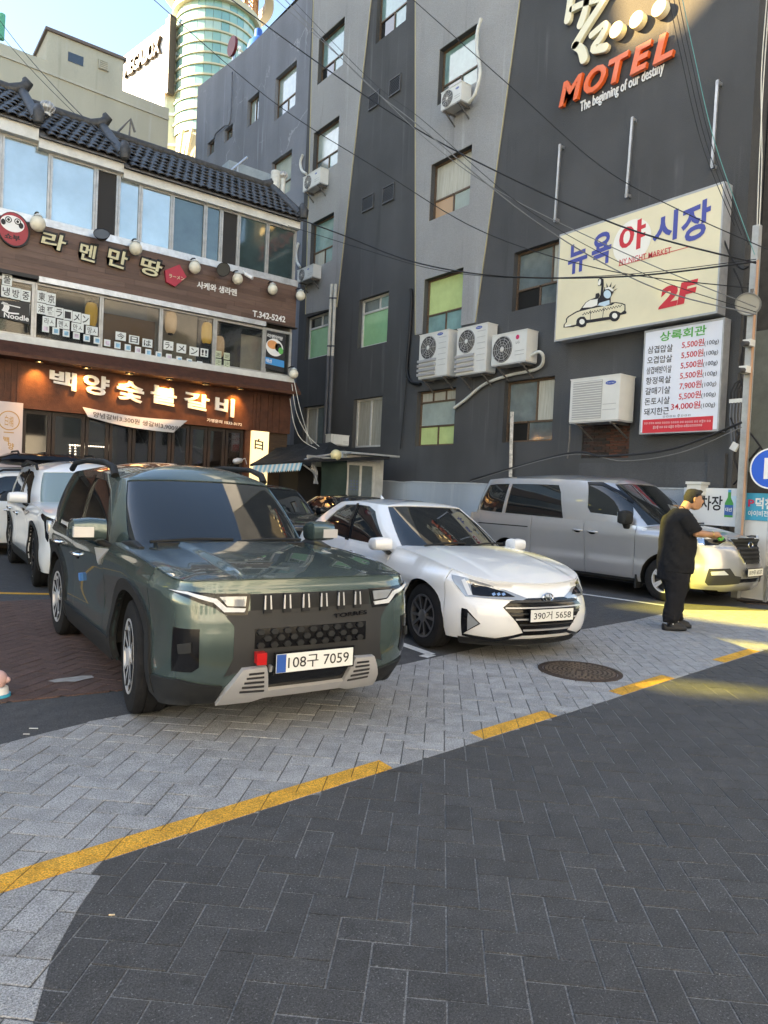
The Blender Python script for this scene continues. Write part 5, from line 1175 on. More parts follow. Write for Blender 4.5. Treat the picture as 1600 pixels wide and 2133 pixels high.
        if thick:
            cnt = set()
            for f in fs:
                for i in range(len(f)): cnt.add((f[i], f[(i+1) % len(f)]))
            be = [k for k in cnt if (k[1], k[0]) not in cnt]
            for a, b in be:
                o = len(mb.v); A, B = Q[a] + NR[a] * off, Q[b] + NR[b] * off; sd = (B - A).cross(NR[a]); sd = sd.normalized() if sd.length > 1e-9 else NR[a]
                mb.v += [tuple(B), tuple(A), tuple(A - NR[a] * thick), tuple(B - NR[b] * thick)]; mb.f.append((o, o+1, o+2, o+3)); nrm += [sd] * 4
        me = mb.mesh(name, m); me.polygons.foreach_set('use_smooth', [True] * len(me.polygons)); me.normals_split_custom_set_from_vertices(nrm)
        ob = link(name, me, parent or c.root, local=True); c.nrm[ob.name] = nrm
        if label: ob['label'] = label
        return ob
    def mirror(c, poly): return [(-p[0], p[1]) for p in poly][::-1]
    def both(c, name, poly, surf, m, **k):
        o = c.panel(name, poly, surf, m, **k); return [o, c.flip(o, name, m, k.get('smooth', 38))]
    def flip(c, o, name, m, smooth=38):
        mb = MB(); mb.v = [(v.co.x, -v.co.y, v.co.z) for v in o.data.vertices]; mb.f = [tuple(p.vertices)[::-1] for p in o.data.polygons]
        me = mb.mesh(name, m); me.polygons.foreach_set('use_smooth', [True] * len(me.polygons)); me.normals_split_custom_set_from_vertices([Vector((n.x, -n.y, n.z)) for n in c.nrm[o.name]])
        return link(name, me, o.parent, local=True)
    def px(c, surf, P, g, it=14, aspect=1.0):
        """surface parameters whose point projects to photograph pixel P"""
        a, b = g
        for _ in range(it):
            q = proj(c.Mw @ surf(a, b)); e = 1e-3
            qa = proj(c.Mw @ surf(a + e, b)); qb = proj(c.Mw @ surf(a, b + e))
            ja, jb = ((qa[0]-q[0]) / e, (qa[1]-q[1]) / e), ((qb[0]-q[0]) / e, (qb[1]-q[1]) / e); r = (P[0]-q[0], P[1]-q[1]); det = ja[0]*jb[1] - jb[0]*ja[1]
            if abs(det) < 1e-9: break
            da = (r[0]*jb[1] - jb[0]*r[1]) / det; db = (ja[0]*r[1] - r[0]*ja[1]) / det
            da = max(-.2, min(.2, da)); db = max(-.12, min(.12, db)); a += da; b += db
        return (a, b)
    def seam_panel(c, name, xa, xb, m, z0=None, z1=None, sides=(1, -1), **k):
        """body panel between two seams; xa, xb = (x at the bottom, x at the top), xa further forward"""
        out = []; n = 24; bot, top = [], []
        ua, ub = [c.u_x(x) for x in xa], [c.u_x(x) for x in xb]
        zb = (lambda u: max(c.zbot(u), z0)) if z0 is not None else c.zbot
        zt = (lambda u: min(c.ztop(u), z1)) if z1 is not None else c.ztop
        us = [ua[0] + (ub[0] - ua[0]) * i / n for i in range(n + 1)]
        for xw in (0, -c.S['wb']):
            for sg in (-1, 1):
                for ee in (-.0008, .0008):
                    uu = c.u_x(xw + sg * c.S['arch_r'] + ee)
                    if us[0] < uu < us[n]: us.append(uu)
        us.sort(); bot = [(u, zb(u)) for u in us]
        top = [(u, zt(u)) for u in [ub[1] + (ua[1] - ub[1]) * i / n for i in range(n + 1)]]
        poly = bot + top
        return c.both(name, poly, c.shell, m, **k)
    def hood_panel(c, m, y_lim=None, gap=.013, name='bonnet', x_front=None):
        """lid inside the plan outline, from the nose to the cowl"""
        S = c.S; xc = S['x_cowl']; pts = []; u = c.u_x(xc + .002); n = 40
        for i in range(n + 1):
            a = u * (1 - i / n); p, nn = c.plan(a); q = p - nn * (S['top_in'] + gap); pts.append((q.x, max(0, q.y)))
        left = pts; right = [(x, -y) for x, y in pts[:-1]][::-1]
        cow = []
        for i in range(17):
            s = -S['s_cowl'] + 2 * S['s_cowl'] * i / 16; g = c.green(s, 0); cow.append((g.x + S.get('cowl_gap', .03), g.y))
        poly = left + right + cow
        return c.panel(name, poly, c.hood, m, res=S.get('hood_res', .05))
    def roof(c, m):
        n = 72; smax = len(c.GU) - 1; ring = []; S = c.S
        for i in range(-n, n + 1): ring.append(smax * i / n)
        mb = MB(); rows = 9; xs0, xs1 = S['spine']; vs = []
        for s in ring:
            e = c.green(s, 1.0); sp = Vector((max(xs1, min(xs0, e.x)), 0, 0))
            for r in range(rows + 1):
                t = r / rows; p = Vector((e.x + (sp.x - e.x) * t, e.y * (1 - t), 0)); k = 1 - (1 - t) ** 2.2
                p.z = e.z + (lerp_tab(S['roofz'], sp.x) - e.z) * k; vs.append(p)
        m1 = rows + 1; fs = [(i*m1+r, (i+1)*m1+r, (i+1)*m1+r+1, i*m1+r+1) for i in range(2*n) for r in range(rows)]
        mb.add(vs, fs); return mb.obj('roof', m, c.root, smooth=50, local=True)
    def base(c, dark):
        """dark inner shell, floor and wheel housings"""
        S = c.S; n = 90; bot, top = [], []
        us = [c.UT * i / n for i in range(n + 1)]
        c.both('inner_shell', [(u, c.zbot(u)) for u in us] + [(u, c.ztop(u) - .03) for u in us[::-1]], c.shell, dark, off=-.03, thick=0, res=.10)
        f = MB(); w = S['plan'][len(S['plan']) // 2][1]
        f.bb((-S['wb'] - .25, -w + .28, .24), (.3, w - .28, .46)); f.bb((-S['wb'] + .42, -w + .10, .22), (-.42, w - .10, .40)); f.obj('underbody', dark, c.root, local=True)
        for xw in (0, -S['wb']):
            for sg in (-1, 1):
                l = MB(); R = S['arch_r'] + .015; vs = []; k = 16
                for y in (w - .05, w - .36):
                    for i in range(k + 1): a = math.pi * i / k; vs.append((xw + R * math.cos(a), sg * y, S['wr'] + R * math.sin(a) * S.get('arch_k', 1)))
                l.add(vs, [(i, i+1, k+2+i, k+1+i) for i in range(k)] + [tuple(range(k + 1, 2 * k + 2))]); l.obj('wheel_housing', dark, c.root, local=True)
    def wheel(c, x, sg, tyre_r, tyre_w, rim_r, style, mats, y=None, steer=0):
        S = c.S; w = S['plan'][len(S['plan']) // 2][1]; yy = (y or w - .03) - tyre_w / 2
        M = Matrix.Translation((x, sg * yy, tyre_r - .004)) @ Matrix.Rotation(steer, 4, 'Z') @ Matrix.Rotation(-sg * math.pi / 2, 4, 'X')   # local +Z looks outward
        mt, mr, md = mats; hw = tyre_w / 2
        d = MB(); d.lathe([(rim_r, hw * .75), (rim_r * .97, -hw * .2), (rim_r * .9, -hw * .3), (.0001, -hw * .3)], 32); hub = d.obj('wheel', md, c.root, smooth=40, local=True, M=M)
        t = MB(); tr = tyre_r
        t.lathe([(rim_r - .012, -hw * .9), (rim_r + .02, -hw), (tr - .05, -hw * 1.02), (tr - .015, -hw * .9), (tr, -hw * .7), (tr, -hw * .36), (tr - .008, -hw * .34), (tr - .008, -hw * .28), (tr, -hw * .26), (tr, hw * .26), (tr - .008, hw * .28), (tr - .008, hw * .34), (tr, hw * .36), (tr, hw * .7), (tr - .015, hw * .9), (tr - .05, hw * 1.0), (rim_r + .03, hw * .985), (rim_r + .004, hw * .93), (rim_r - .012, hw * .86)], 48); t.obj('tyre', mt, hub, smooth=35, local=True)
        r = MB(); r.lathe([(rim_r + .006, hw * .80), (rim_r + .006, hw * .98), (rim_r - .012, hw * .96), (rim_r - .020, hw * .5)], 40)
        zf = hw * .90; sd_ = MB()
        def spoke(a0, a1, r0, r1, w0, w1, z0, z1):
            p0 = Vector((r0 * math.cos(a0), r0 * math.sin(a0))); p1 = Vector((r1 * math.cos(a1), r1 * math.sin(a1))); q = (p1 - p0).normalized(); nn = Vector((-q.y, q.x))
            a, b, e, f = p0 - nn * w0 / 2, p0 + nn * w0 / 2, p1 + nn * w1 / 2, p1 - nn * w1 / 2
            r.add([(a.x, a.y, z0), (f.x, f.y, z1), (e.x, e.y, z1), (b.x, b.y, z0), (a.x, a.y, z0 - .045), (f.x, f.y, z1 - .045), (e.x, e.y, z1 - .045), (b.x, b.y, z0 - .045)], [(0, 1, 2, 3)]); sd_.add([(a.x, a.y, z0 - .001), (f.x, f.y, z1 - .001), (e.x, e.y, z1 - .001), (b.x, b.y, z0 - .001), (a.x, a.y, z0 - .03), (f.x, f.y, z1 - .03), (e.x, e.y, z1 - .03), (b.x, b.y, z0 - .03)], [(0, 4, 5, 1), (3, 2, 6, 7), (1, 5, 6, 2)])
        if style == 'suv':
            for k in range(5):
                a = 2 * math.pi * k / 5 + .3
                for e in (-1, 1): spoke(a + e * .15, a + e * .27, .045, rim_r - .012, .034, .026, zf, zf + .012); 
                spoke(a - .30, a + .30, rim_r - .045, rim_r - .045, .022, .022, zf + .012, zf + .012)
        elif style == 'sedan':
            for k in range(10): a = 2 * math.pi * k / 10; spoke(a + (.10 if k % 2 else -.10), a + (.03 if k % 2 else -.03), .04, rim_r - .012, .024, .030, zf, zf + .006)
        elif style == 'van':
            for k in range(5):
                a = 2 * math.pi * k / 5
                for e in (-1, 1): spoke(a + e * .20, a + e * .12, .05, rim_r - .012, .026, .040, zf, zf + .008)
        else:
            for k in range(5):
                a = 2 * math.pi * k / 5
                for e in (-1, 1): spoke(a, a + e * .22, .04, rim_r - .012, .05, .026, zf, zf + .01)
        r.obj('rim', mr, hub, smooth=30, local=True); sd_.obj('spoke_sides', md, hub, local=True)
        h = MB(); h.lathe([(.062, zf - .03), (.060, zf + .010), (.034, zf + .018), (.0001, zf + .018)], 20); h.obj('hub_cap', mr if style != 'dark' else md, hub, smooth=40, local=True)
        l = MB()
        for k in range(5): a = 2 * math.pi * k / 5 + .6; l.cyl((.085 * math.cos(a), .085 * math.sin(a), zf - .05), (.085 * math.cos(a), .085 * math.sin(a), zf - .012), .009, 6)
        bd = MB(); bd.lathe([(rim_r * .72, -hw * .25), (rim_r * .72, hw * .05), (.0001, hw * .05)], 28); bd.obj('brake_disc', M_DISC, hub, smooth=30, local=True)
        return hub
    def loft_box(c, name, m, secs, parent=None, n=14, pw=3.2):
        """rounded body through (centre, half width vector, half height vector) sections"""
        mb = MB(); vs = []
        for ctr, a, b in secs:
            ctr, a, b = Vector(ctr), Vector(a), Vector(b)
            for k in range(n):
                t = 2 * math.pi * k / n; cc, ss = math.cos(t), math.sin(t)
                vs.append(ctr + a * (abs(cc) ** (2 / pw) * (1 if cc > 0 else -1)) + b * (abs(ss) ** (2 / pw) * (1 if ss > 0 else -1)))
        k = len(secs); fs = [(i*n+j, i*n+(j+1) % n, (i+1)*n+(j+1) % n, (i+1)*n+j) for i in range(k-1) for j in range(n)] + [tuple(range(n-1, -1, -1)), tuple(range((k-1)*n, k*n))]
        mb.add(vs, fs); return mb.obj(name, m, parent or c.root, smooth=45, local=True)
    def glazing(c, body, glass_m, holes, trim=None, front_m=None):
        """pillars with cut-outs, and the panes behind them; holes: list of (name, poly in s,h)"""
        smax = len(c.GL) - 1
        for sg in (1,):
            hs = []
            for nm, poly in holes:
                p = poly if sg > 0 else c.mirror(poly)
                lo, hi = min(q[0] for q in p), max(q[0] for q in p)
                if nm in ('windscreen', 'rear_window'):
                    e = (0 if nm == 'windscreen' else smax)
                    continue
                hs.append(p)
            # the windscreen and rear window are symmetric; cut the half that belongs to this side
            ws = [q for nm, q in holes if nm == 'windscreen'][0]; rw = [q for nm, q in holes if nm == 'rear_window'][0]
            s0, h0, h1 = max(q[0] for q in ws), min(q[1] for q in ws), max(q[1] for q in ws); s1 = min(q[0] for q in rw); r0, r1 = min(q[1] for q in rw), max(q[1] for q in rw)
            half = [(0, -.02), (smax, -.02), (smax, r0), (s1, r0), (s1 + .25, r1), (smax, r1), (smax, 1.0), (0, 1.0), (0, h1), (s0, h1), (s0, h0), (0, h0)]
            c.both('pillars', half, c.green, body, res=.09, holes=hs, aspect=.45, thick=.03)
        for nm, poly in holes:
            if nm in ('windscreen', 'rear_window'):
                if nm == 'rear_window':
                    c.both(nm, poly, c.green, glass_m, res=.12, aspect=.45, off=-.012, thick=0)
                else: c.panel(nm, poly, c.green, front_m or glass_m, res=.10, aspect=.45, off=-.008, thick=0)
            else:
                c.both(nm, poly, c.green, glass_m, res=.09, aspect=.45, off=-.012, thick=0)
    def plate(c, P, text, mats, blue=False, size=(.52, .11), off=.02, z=None, tilt=0):
        """number plate standing on the nose where pixel P shows it"""
        u, zz = c.px(c.shell, P, (0, .5)); zz = z or zz; q = c.shell(0, zz); x = q.x + off
        M = Matrix(((0, 0, 1, x), (1, 0, 0, 0), (0, 1, 0, zz), (0, 0, 0, 1)))
        f = MB(); f.box((0, 0, 0), (size[0] + .02, size[1] + .02, .014)); fr = f.obj('number_plate', mats[0], c.root, local=True, M=M)
        f = MB(); f.box((0, 0, .008), (size[0], size[1], .006)); f.obj('plate_face', mats[1], fr, local=True)
        x0 = -size[0] / 2 + (.075 if blue else .035)
        if blue: f = MB(); f.box((-size[0] / 2 + .032, 0, .0085), (.06, size[1] - .004, .007)); f.obj('blue_band', mats[3], fr, local=True)
        lettering('plate_characters', text, (x0, -size[1] * .34, .0122), (size[0] / 2 - .03 - x0, 0, 0), (0, size[1] * .68, 0), mats[2], fr, offset=.006)
        o = [k for k in fr.children if k.name.startswith('plate_characters')][0]; o.matrix_parent_inverse = Matrix.Identity(4)
        return fr

M_DISC = mat('brake_steel', (.05, .05, .05), .5, .6)
M_TYRE = mat('tyre_rubber', (.016, .016, .017), .85, spec=.2, var=.25, vscale=14, bump=.2, bscale=80)
M_CLAD = mat('black_cladding', (.020, .021, .022), .6, spec=.25, bump=.15, bscale=200)
M_GLOSSB = mat('gloss_black', (.006, .006, .007), .14, spec=.35, coat=.15)
M_CHARP = mat('charcoal_trim', (.032, .033, .035), .48, .0, spec=.35)
M_CHROME = mat('chrome', (.75, .75, .76), .10, 1.0)
M_SATIN = mat('satin_silver', (.50, .50, .51), .36, .35)
M_ALLOY = mat('machined_alloy', (.58, .58, .59), .36, .35)
M_DALLOY = mat('dark_alloy', (.045, .045, .048), .4, .5)
M_DARKIN = mat('underbody_black', (.006, .006, .006), .9)
M_CGLASS = mat('tinted_car_glass', (.010, .012, .013), .025, spec=.65, coat=.5)
M_LENS = mat('lamp_lens', (.30, .32, .34), .06, .2, spec=.9, coat=1.0)
M_LED = mat('white_lamp_strip', (.58, .60, .62), .25, coat=.4)
M_PLATE = mat('plate_white', (.74, .75, .72), .45); M_PLTXT = mat('plate_black', (.015, .015, .017), .5); M_PLBLUE = mat('plate_blue', (.02, .09, .36), .4)
PLM = (M_GLOSSB, M_PLATE, M_PLTXT, M_PLBLUE)
def paint(name, col, metal=.0, rough=.32, flake=0, dirt=.06):
    m = mat(name, col, rough, metal, coat=1.0, var=dirt, vscale=1.3, coord='Object')
    m.node_tree.nodes['Principled BSDF'].inputs['Coat Roughness'].default_value = .025
    return m
# ---------------------------------------------------------------- green-grey SUV in front
SUV_HC = [(-.9, 1.09), (-.4, 1.082), (.1, 1.058), (.5, 1.020), (.75, .985), (.92, .950)]
def suv_hood(x, ay):
    z = lerp_tab(SUV_HC, x)
    z -= .045 * (ay / .9) ** 4
    z -= .024 * sstep(.40, .46, ay) * sstep(.90, .62, x) - .016 * sstep(.60, .76, ay) * sstep(.8, .4, x)
    return z
SUV = dict(hood_res=.028, plan=[(.925, 0), (.92, .28), (.908, .52), (.875, .71), (.79, .84), (.60, .912), (.25, .935), (-.5, .942), (-1.5, .945), (-2.5, .94), (-3.1, .925), (-3.45, .86), (-3.66, .70), (-3.74, .42), (-3.77, 0)],
    corner_f=(.72, 1.05), corner_r=(.5, 1.1),
    front=[(.22, .17), (.30, .09), (.40, .03), (.55, .0), (.72, .006), (.83, .016), (.90, .024), (.95, .035), (.98, .05)],
    side=[(.22, .07), (.32, .035), (.45, .02), (.60, .032), (.75, .022), (.86, .004), (.94, .0), (1.0, .010), (1.04, .030), (1.10, .06)],
    rear=[(.22, .14), (.35, .05), (.5, .0), (.8, .01), (1.0, .03), (1.12, .06)],
    hood=suv_hood, top_in=.05, x_cowl=-.64, s_cowl=2.6, belt=[(-3.77, 1.08), (-3.0, 1.06), (-1.6, 1.015), (-.9, 1.005), (-.64, 1.012)], sill=[(-3.8, .24), (-3.2, .24), (1, .24)], chin=.24,
    wb=2.68, wr=.365, arch_r=.425, bulge=.028,
    low=[(-.40, 0, 1.045), (-.43, .36, 1.040), (-.52, .66, 1.025), (-.68, .80, 0.990), (-1.0, .868, 0.985), (-1.6, .885, 0.985), (-2.4, .885, 0.995), (-3.1, .87, 1.025), (-3.45, .80, 1.045), (-3.60, .62, 1.045), (-3.66, .3, 1.045), (-3.67, 0, 1.045)],
    up=[(-1.10, 0, 1.550), (-1.11, .33, 1.547), (-1.15, .58, 1.535), (-1.23, .66, 1.523), (-1.42, .69, 1.535), (-1.8, .705, 1.570), (-2.4, .71, 1.585), (-2.95, .70, 1.575), (-3.22, .66, 1.555), (-3.36, .5, 1.545), (-3.40, .25, 1.545), (-3.41, 0, 1.545)],
    spine=(-1.5, -3.0), roofz=[(-3.2, 1.64), (-2.2, 1.69), (-1.5, 1.66)])
SUV['plan'] = [(x, y * .935) for x, y in SUV['plan']]; SUV['low'] = [(x, y * .935, z) for x, y, z in SUV['low']]; SUV['up'] = [(x, y * .935, z) for x, y, z in SUV['up']]
suv = Car('parked_suv', 'dark green-grey SUV with six-slot grille parked on the pavement edge', (2.345, 4.60), R_(-93.4), SUV)
P_SUV = paint('green_grey_paint', (.074, .108, .102), .5, .25)
c = suv; c.base(M_DARKIN)
ub = c.u_x(.435)
us = [-ub + 2 * ub * i / 60 for i in range(61)]
c.panel('front_bumper', [(u, c.zbot(u)) for u in us] + [(u, c.ztop(u) - .004) for u in us[::-1]], c.shell, P_SUV, res=.05)
c.seam_panel('front_wing', (.425, .425), (-.73, -.66), P_SUV, res=.06)
drs = c.seam_panel('front_door', (-.738, -.668), (-1.80, -1.80), P_SUV, res=.08) + c.seam_panel('rear_door', (-1.808, -1.808), (-2.72, -2.86), P_SUV, res=.08)
c.seam_panel('rear_quarter', (-2.728, -2.868), (-3.40, -3.42), P_SUV, res=.08)
ur = c.u_x(-3.41); us = [ur + (c.UT - ur) * i / 14 for i in range(15)]; tg = [(u, c.zbot(u)) for u in us] + [(u, c.ztop(u)) for u in us[::-1]]
for p in (tg, c.mirror(tg)): c.panel('tailgate', p, c.shell, P_SUV, res=.1)
c.hood_panel(P_SUV)
c.glazing(P_SUV, M_CGLASS, [('windscreen', [(-2.62, .04), (2.62, .04), (2.62, .96), (-2.62, .96)]), ('front_window', [(3.62, .06), (5.30, .05), (5.28, .90), (4.5, .90), (3.95, .80)]), ('rear_side_window', [(5.42, .05), (6.72, .06), (6.60, .90), (5.40, .90)]), ('rear_window', [(9.0, .08), (11, .08), (11, .92), (9.1, .92)])])
bp = [(5.29, .02), (5.43, .02), (5.41, .94), (5.27, .94)]
for p in (bp, c.mirror(bp)): c.panel('pillar_trim', p, c.green, M_GLOSSB, aspect=.45, off=.003)
for sg in (1, -1):
    dg = [(6.75, .05), (7.35, .30), (7.75, .98), (7.2, .98), (6.95, .6)]; c.panel('pillar_panel', dg if sg > 0 else c.mirror(dg), c.green, M_CHARP, aspect=.45, off=.006, res=.1)
c.roof(P_SUV)
for sg in (1, -1):
    r = MB(); r.tube([(-1.36, sg * .655, 1.54), (-1.42, sg * .655, 1.605), (-1.7, sg * .665, 1.655), (-2.4, sg * .67, 1.675), (-3.0, sg * .66, 1.655), (-3.22, sg * .65, 1.60)], [.034, .030, .024, .024, .026, .03], 8); r.obj('roof_rail', M_CLAD, c.root, smooth=60, local=True)
def arch_ring(c, x, w, m, off=.018, res=.07, a_lo=-.10, name='arch_cladding', zmin=None):
    R0, R1, zc, k = c.S['arch_r'], c.S['arch_r'] + w, c.S['wr'] + .01, c.S.get('arch_k', 1); n = 18; poly = []
    zl = zmin or c.S['chin'] + .02
    for i in range(n + 1): a = math.pi * i / n; poly.append((c.u_x(x + R1 * math.cos(a)), zc + R1 * math.sin(a) * k))
    poly.append((c.u_x(x - R1), zl)); poly.append((c.u_x(x - R0), zl))
    for i in range(n + 1): a = math.pi * (1 - i / n); poly.append((c.u_x(x + R0 * math.cos(a)), zc + R0 * math.sin(a) * k))
    poly.append((c.u_x(x + R0), zl)); poly.append((c.u_x(x + R1), zl))
    return c.both(name, poly, c.shell, m, off=off, thick=.045, res=res)
arch_ring(c, 0, .075, M_CLAD); arch_ring(c, -2.68, .075, M_CLAD)
xa, xb = -.50, -2.18; ua, ubb = c.u_x(xa), c.u_x(xb); c.both('sill_cladding', [(ua, .235), (ubb, .235), (ubb, .40), (ua, .40)], c.shell, M_CLAD, off=.02, thick=.04, res=.12)
for x, st in ((0, R_(-7)), (-2.68, 0)):
    for sg in (1, -1): c.wheel(x, sg, .368, .225, .236, 'suv', (M_TYRE, M_ALLOY, M_DALLOY), steer=st)
# front details read from the photograph, put on the nose surface (image left = the car's right)
ZC = lambda p: (80 + p[0] / 2.0513, 920 + p[1] / 2.0513)
def fz(pts, g=(-.5, .7)):
    out = []
    for p in pts: g = c.px(c.shell, ZC(p), g); out.append(g)
    return out
def sym(left):                 # outline from a chain on the car's right side, closed by its mirror image
    return left + [(-a, b) for a, b in left[::-1]]
print_dbg = False
bez = fz([(552, 628), (640, 668), (755, 712), (800, 742), (892, 740), (906, 650), (760, 650), (640, 640)], (-1.0, .95))
c.both('headlamp', bez, c.shell, M_GLOSSB, off=.006, thick=.03, res=.03)
led = fz([(560, 633), (640, 655), (748, 688), (792, 728), (878, 728), (884, 712), (802, 708), (762, 672), (640, 644)], (-1.0, .95)); c.both('daytime_light', led, c.shell, M_LED, off=.013, thick=.012, res=.025)
len_ = fz([(772, 664), (888, 662), (882, 704), (806, 702)], (-.55, .95)); c.both('lamp_lens', len_, c.shell, M_LENS, off=.014, thick=.012, res=.025)
b0 = fz([(1155, 640), (906, 652), (915, 722), (1160, 706)], (0, 1.0)); gl = sym([(0, b0[0][1] + .002), b0[1], b0[2]][1:]); zt_, zb_ = b0[1][1], b0[2][1]; ug = abs(b0[1][0])
c.panel('upper_grille', [(-ug, zb_), (ug, zb_), (ug, zt_), (-ug, zt_)], c.shell, M_CLAD, off=.004, thick=.02, res=.05)
for i in range(6):
    u = -ug + .10 + (2 * ug - .20) * i / 5; br = c.panel('grille_bar', [(u - .024, zb_ - .018), (u + .024, zb_ - .018), (u + .020, zt_ - .004), (u - .020, zt_ - .004)], c.shell, M_CLAD, off=.022, thick=.03, res=.03)
    for e in (-1, 1): c.panel('bar_edge', [(u + e * .0195 - .0045, zb_ + .004), (u + e * .0195 + .0045, zb_ + .004), (u + e * .0165 + .0035, zt_ - .012), (u + e * .0165 - .0035, zt_ - .012)], c.shell, M_SATIN, off=.026, thick=.01, res=.04, parent=br)
chl = fz([(915, 720), (800, 745), (838, 790), (832, 930), (792, 1005), (930, 965)], (-.45, .85)); chz = min(p[1] for p in chl)
c.panel('grille_surround', sym([chl[0], chl[1], chl[2], chl[3], chl[4], (chl[5][0], chl[5][1])]), c.shell, M_CHARP, off=.003, thick=.02, res=.05)
g1 = fz([(925, 800), (925, 885)], (-.5, .7)); zg1, zg0, ugr = g1[0][1], g1[1][1], abs(g1[0][0])
c.panel('lower_grille', [(-ugr, zg0), (ugr, zg0), (ugr, zg1), (-ugr, zg1)], c.shell, M_GLOSSB, off=.006, thick=.01, res=.06)
for j in range(3):
    n = 9
    for i in range(n):
        u0 = -ugr + 2 * ugr * (i + (.5 if j % 2 else .0)) / n + .01; u1 = u0 + 2 * ugr / n - .035; z = zg0 + (zg1 - zg0) * (j + .5) / 3
        if u1 > ugr: continue
        c.panel('grille_mesh', [(u0 + .012, z - .016), (u1 - .012, z - .016), (u1, z), (u1 - .012, z + .016), (u0 + .012, z + .016), (u0, z)], c.shell, M_CLAD, off=.020, thick=.018, res=.06)
zpl = fz([(1190, 922)], (0, .5))[0][1]
c.plate(ZC((1190, 922)), '108구 7059', PLM, True, off=.045)
vent = fz([(577, 790), (690, 802), (686, 965), (655, 985), (570, 978)], (-1.0, .6)); vp = c.both('bumper_vent', vent, c.shell, M_GLOSSB, off=.004, thick=.02, res=.04)
fog = fz([(600, 865), (655, 858), (655, 900), (605, 905)], (-.95, .6)); c.both('fog_lamp', fog, c.shell, M_CLAD, off=.016, thick=.015, res=.03)
tow = fz([(922, 895), (964, 893), (962, 940), (922, 942)], (-.35, .5)); c.panel('tow_cover', tow, c.shell, mat('red_plastic', (.50, .012, .015), .35, coat=.4), off=.05, thick=.06, res=.05)
skid = fz([(868, 965), (968, 952), (970, 1068), (900, 1090), (752, 1105), (795, 1052)], (-.5, .45)); c.both('skid_corner', skid, c.shell, M_SATIN, off=.035, thick=.05, res=.04)
for k in range(5):
    t0, t1 = .2 + k * .14, .27 + k * .14
    A, B = fz([(892 - k * 10, 985 + k * 17), (955, 978 + k * 17)], (-.5, .45)); c.both('skid_rib', [A, B, (B[0], B[1] + .010), (A[0], A[1] + .010)], c.shell, M_DALLOY, off=.040, thick=.01, res=.05)
b1 = fz([(970, 1045), (970, 1072)], (-.4, .36)); us_ = abs(b1[0][0]); c.panel('skid_bar', [(-us_, b1[1][1]), (us_, b1[1][1]), (us_, b1[0][1]), (-us_, b1[0][1])], c.shell, M_SATIN, off=.033, thick=.04, res=.06)
b2 = fz([(970, 952), (970, 975)], (-.4, .48)); c.both('skid_arm', [(-us_, b2[1][1]), (-.28, b2[1][1]), (-.28, b2[0][1]), (-us_, b2[0][1])], c.shell, M_SATIN, off=.03, thick=.04, res=.06)
b3 = fz([(970, 985), (970, 1045)], (-.4, .42)); c.panel('lower_intake', [(-us_, b3[1][1]), (us_, b3[1][1]), (us_, b3[0][1]), (-us_, b3[0][1])], c.shell, M_GLOSSB, off=.010, thick=.02, res=.06)
val = fz([(470, 985), (600, 1015), (785, 1045), (752, 1108), (640, 1120), (520, 1110), (480, 1060)], (-1.1, .35)); c.both('lower_valance', val, c.shell, M_CLAD, off=.012, thick=.04, res=.05)
A, B = fz([(1258, 752)], (.2, .88))[0], fz([(1398, 734)], (.45, .88))[0]
pA, pB = c.shell(*A), c.shell(*B); lt_ = lettering('badge_lettering', 'TORRES', (c.Mw @ pA) + (c.Mw.to_3x3() @ Vector((.012, 0, 0))), c.Mw.to_3x3() @ (pB - pA), Vector((0, 0, .026)), M_GLOSSB, c.root, offset=.01, depth=.004)
# mirrors, handles, wipers
def mirror(c, m_top, m_low, x, y, z, w=.22, h=.15, d=.12, extra=None):
    for sg in (1, -1):
        b = c.loft_box('door_mirror', m_top, [((x - .02, sg * (y - w * .5), z), (d * .45, 0, 0), (0, 0, h * .40)), ((x, sg * (y - w * .45), z), (d * .62, 0, 0), (0, 0, h * .5)), ((x, sg * y, z + .004), (d * .60, 0, 0), (0, 0, h * .52)), ((x - .015, sg * (y + w * .42), z), (d * .52, 0, 0), (0, 0, h * .46)), ((x - .03, sg * (y + w * .5), z - .005), (d * .36, 0, 0), (0, 0, h * .34))])
        c.loft_box('mirror_base', m_low, [((x - .02, sg * (y - w * .25), z - h * .42), (d * .4, 0, 0), (0, 0, h * .16)), ((x - .03, sg * (y - w * .7), z - h * .85), (d * .38, 0, 0), (0, 0, h * .22)), ((x - .02, sg * (y - w * 1.0), z - h * 1.05), (d * .4, 0, 0), (0, 0, h * .25))], parent=b)
        g = MB(); g.box((x - d * .62, sg * y, z), (.012, w * .82, h * .78)); g.obj('mirror_glass', M_CHROME, b, local=True)
        if extra: g = MB(); g.box((x + d * .50, sg * (y + w * .18), z - h * .08), (.05, w * .55, h * .45)); g.obj('indicator', extra, b, local=True)
mirror(c, P_SUV, M_CLAD, -.80, .965, 1.135, .25, .165, .16, M_SATIN)
def handle(c, x, z, sides=(1, -1), m=None, w=.20, par=None):
    for sg in sides:
        u = c.u_x(x); q = c.shell(u, z); y = q.y
        b = MB(); b.tube([(x - w / 2, sg * (y - .005), z - .004), (x - w * .38, sg * (y + .032), z), (x, sg * (y + .038), z + .003), (x + w * .38, sg * (y + .032), z), (x + w / 2, sg * (y - .005), z - .004)], .015, 8); b.obj('door_handle', m, c.root, smooth=50, local=True)
        b = MB(); b.sphere((x, sg * (y - .004), z - .012), .06, 14, 8, (1.2, .25, .55)); b.obj('handle_recess', M_GLOSSB, c.root, smooth=True, local=True)
handle(c, -1.60, .88, m=M_CHROME); handle(c, -2.52, .91, m=M_CHROME)
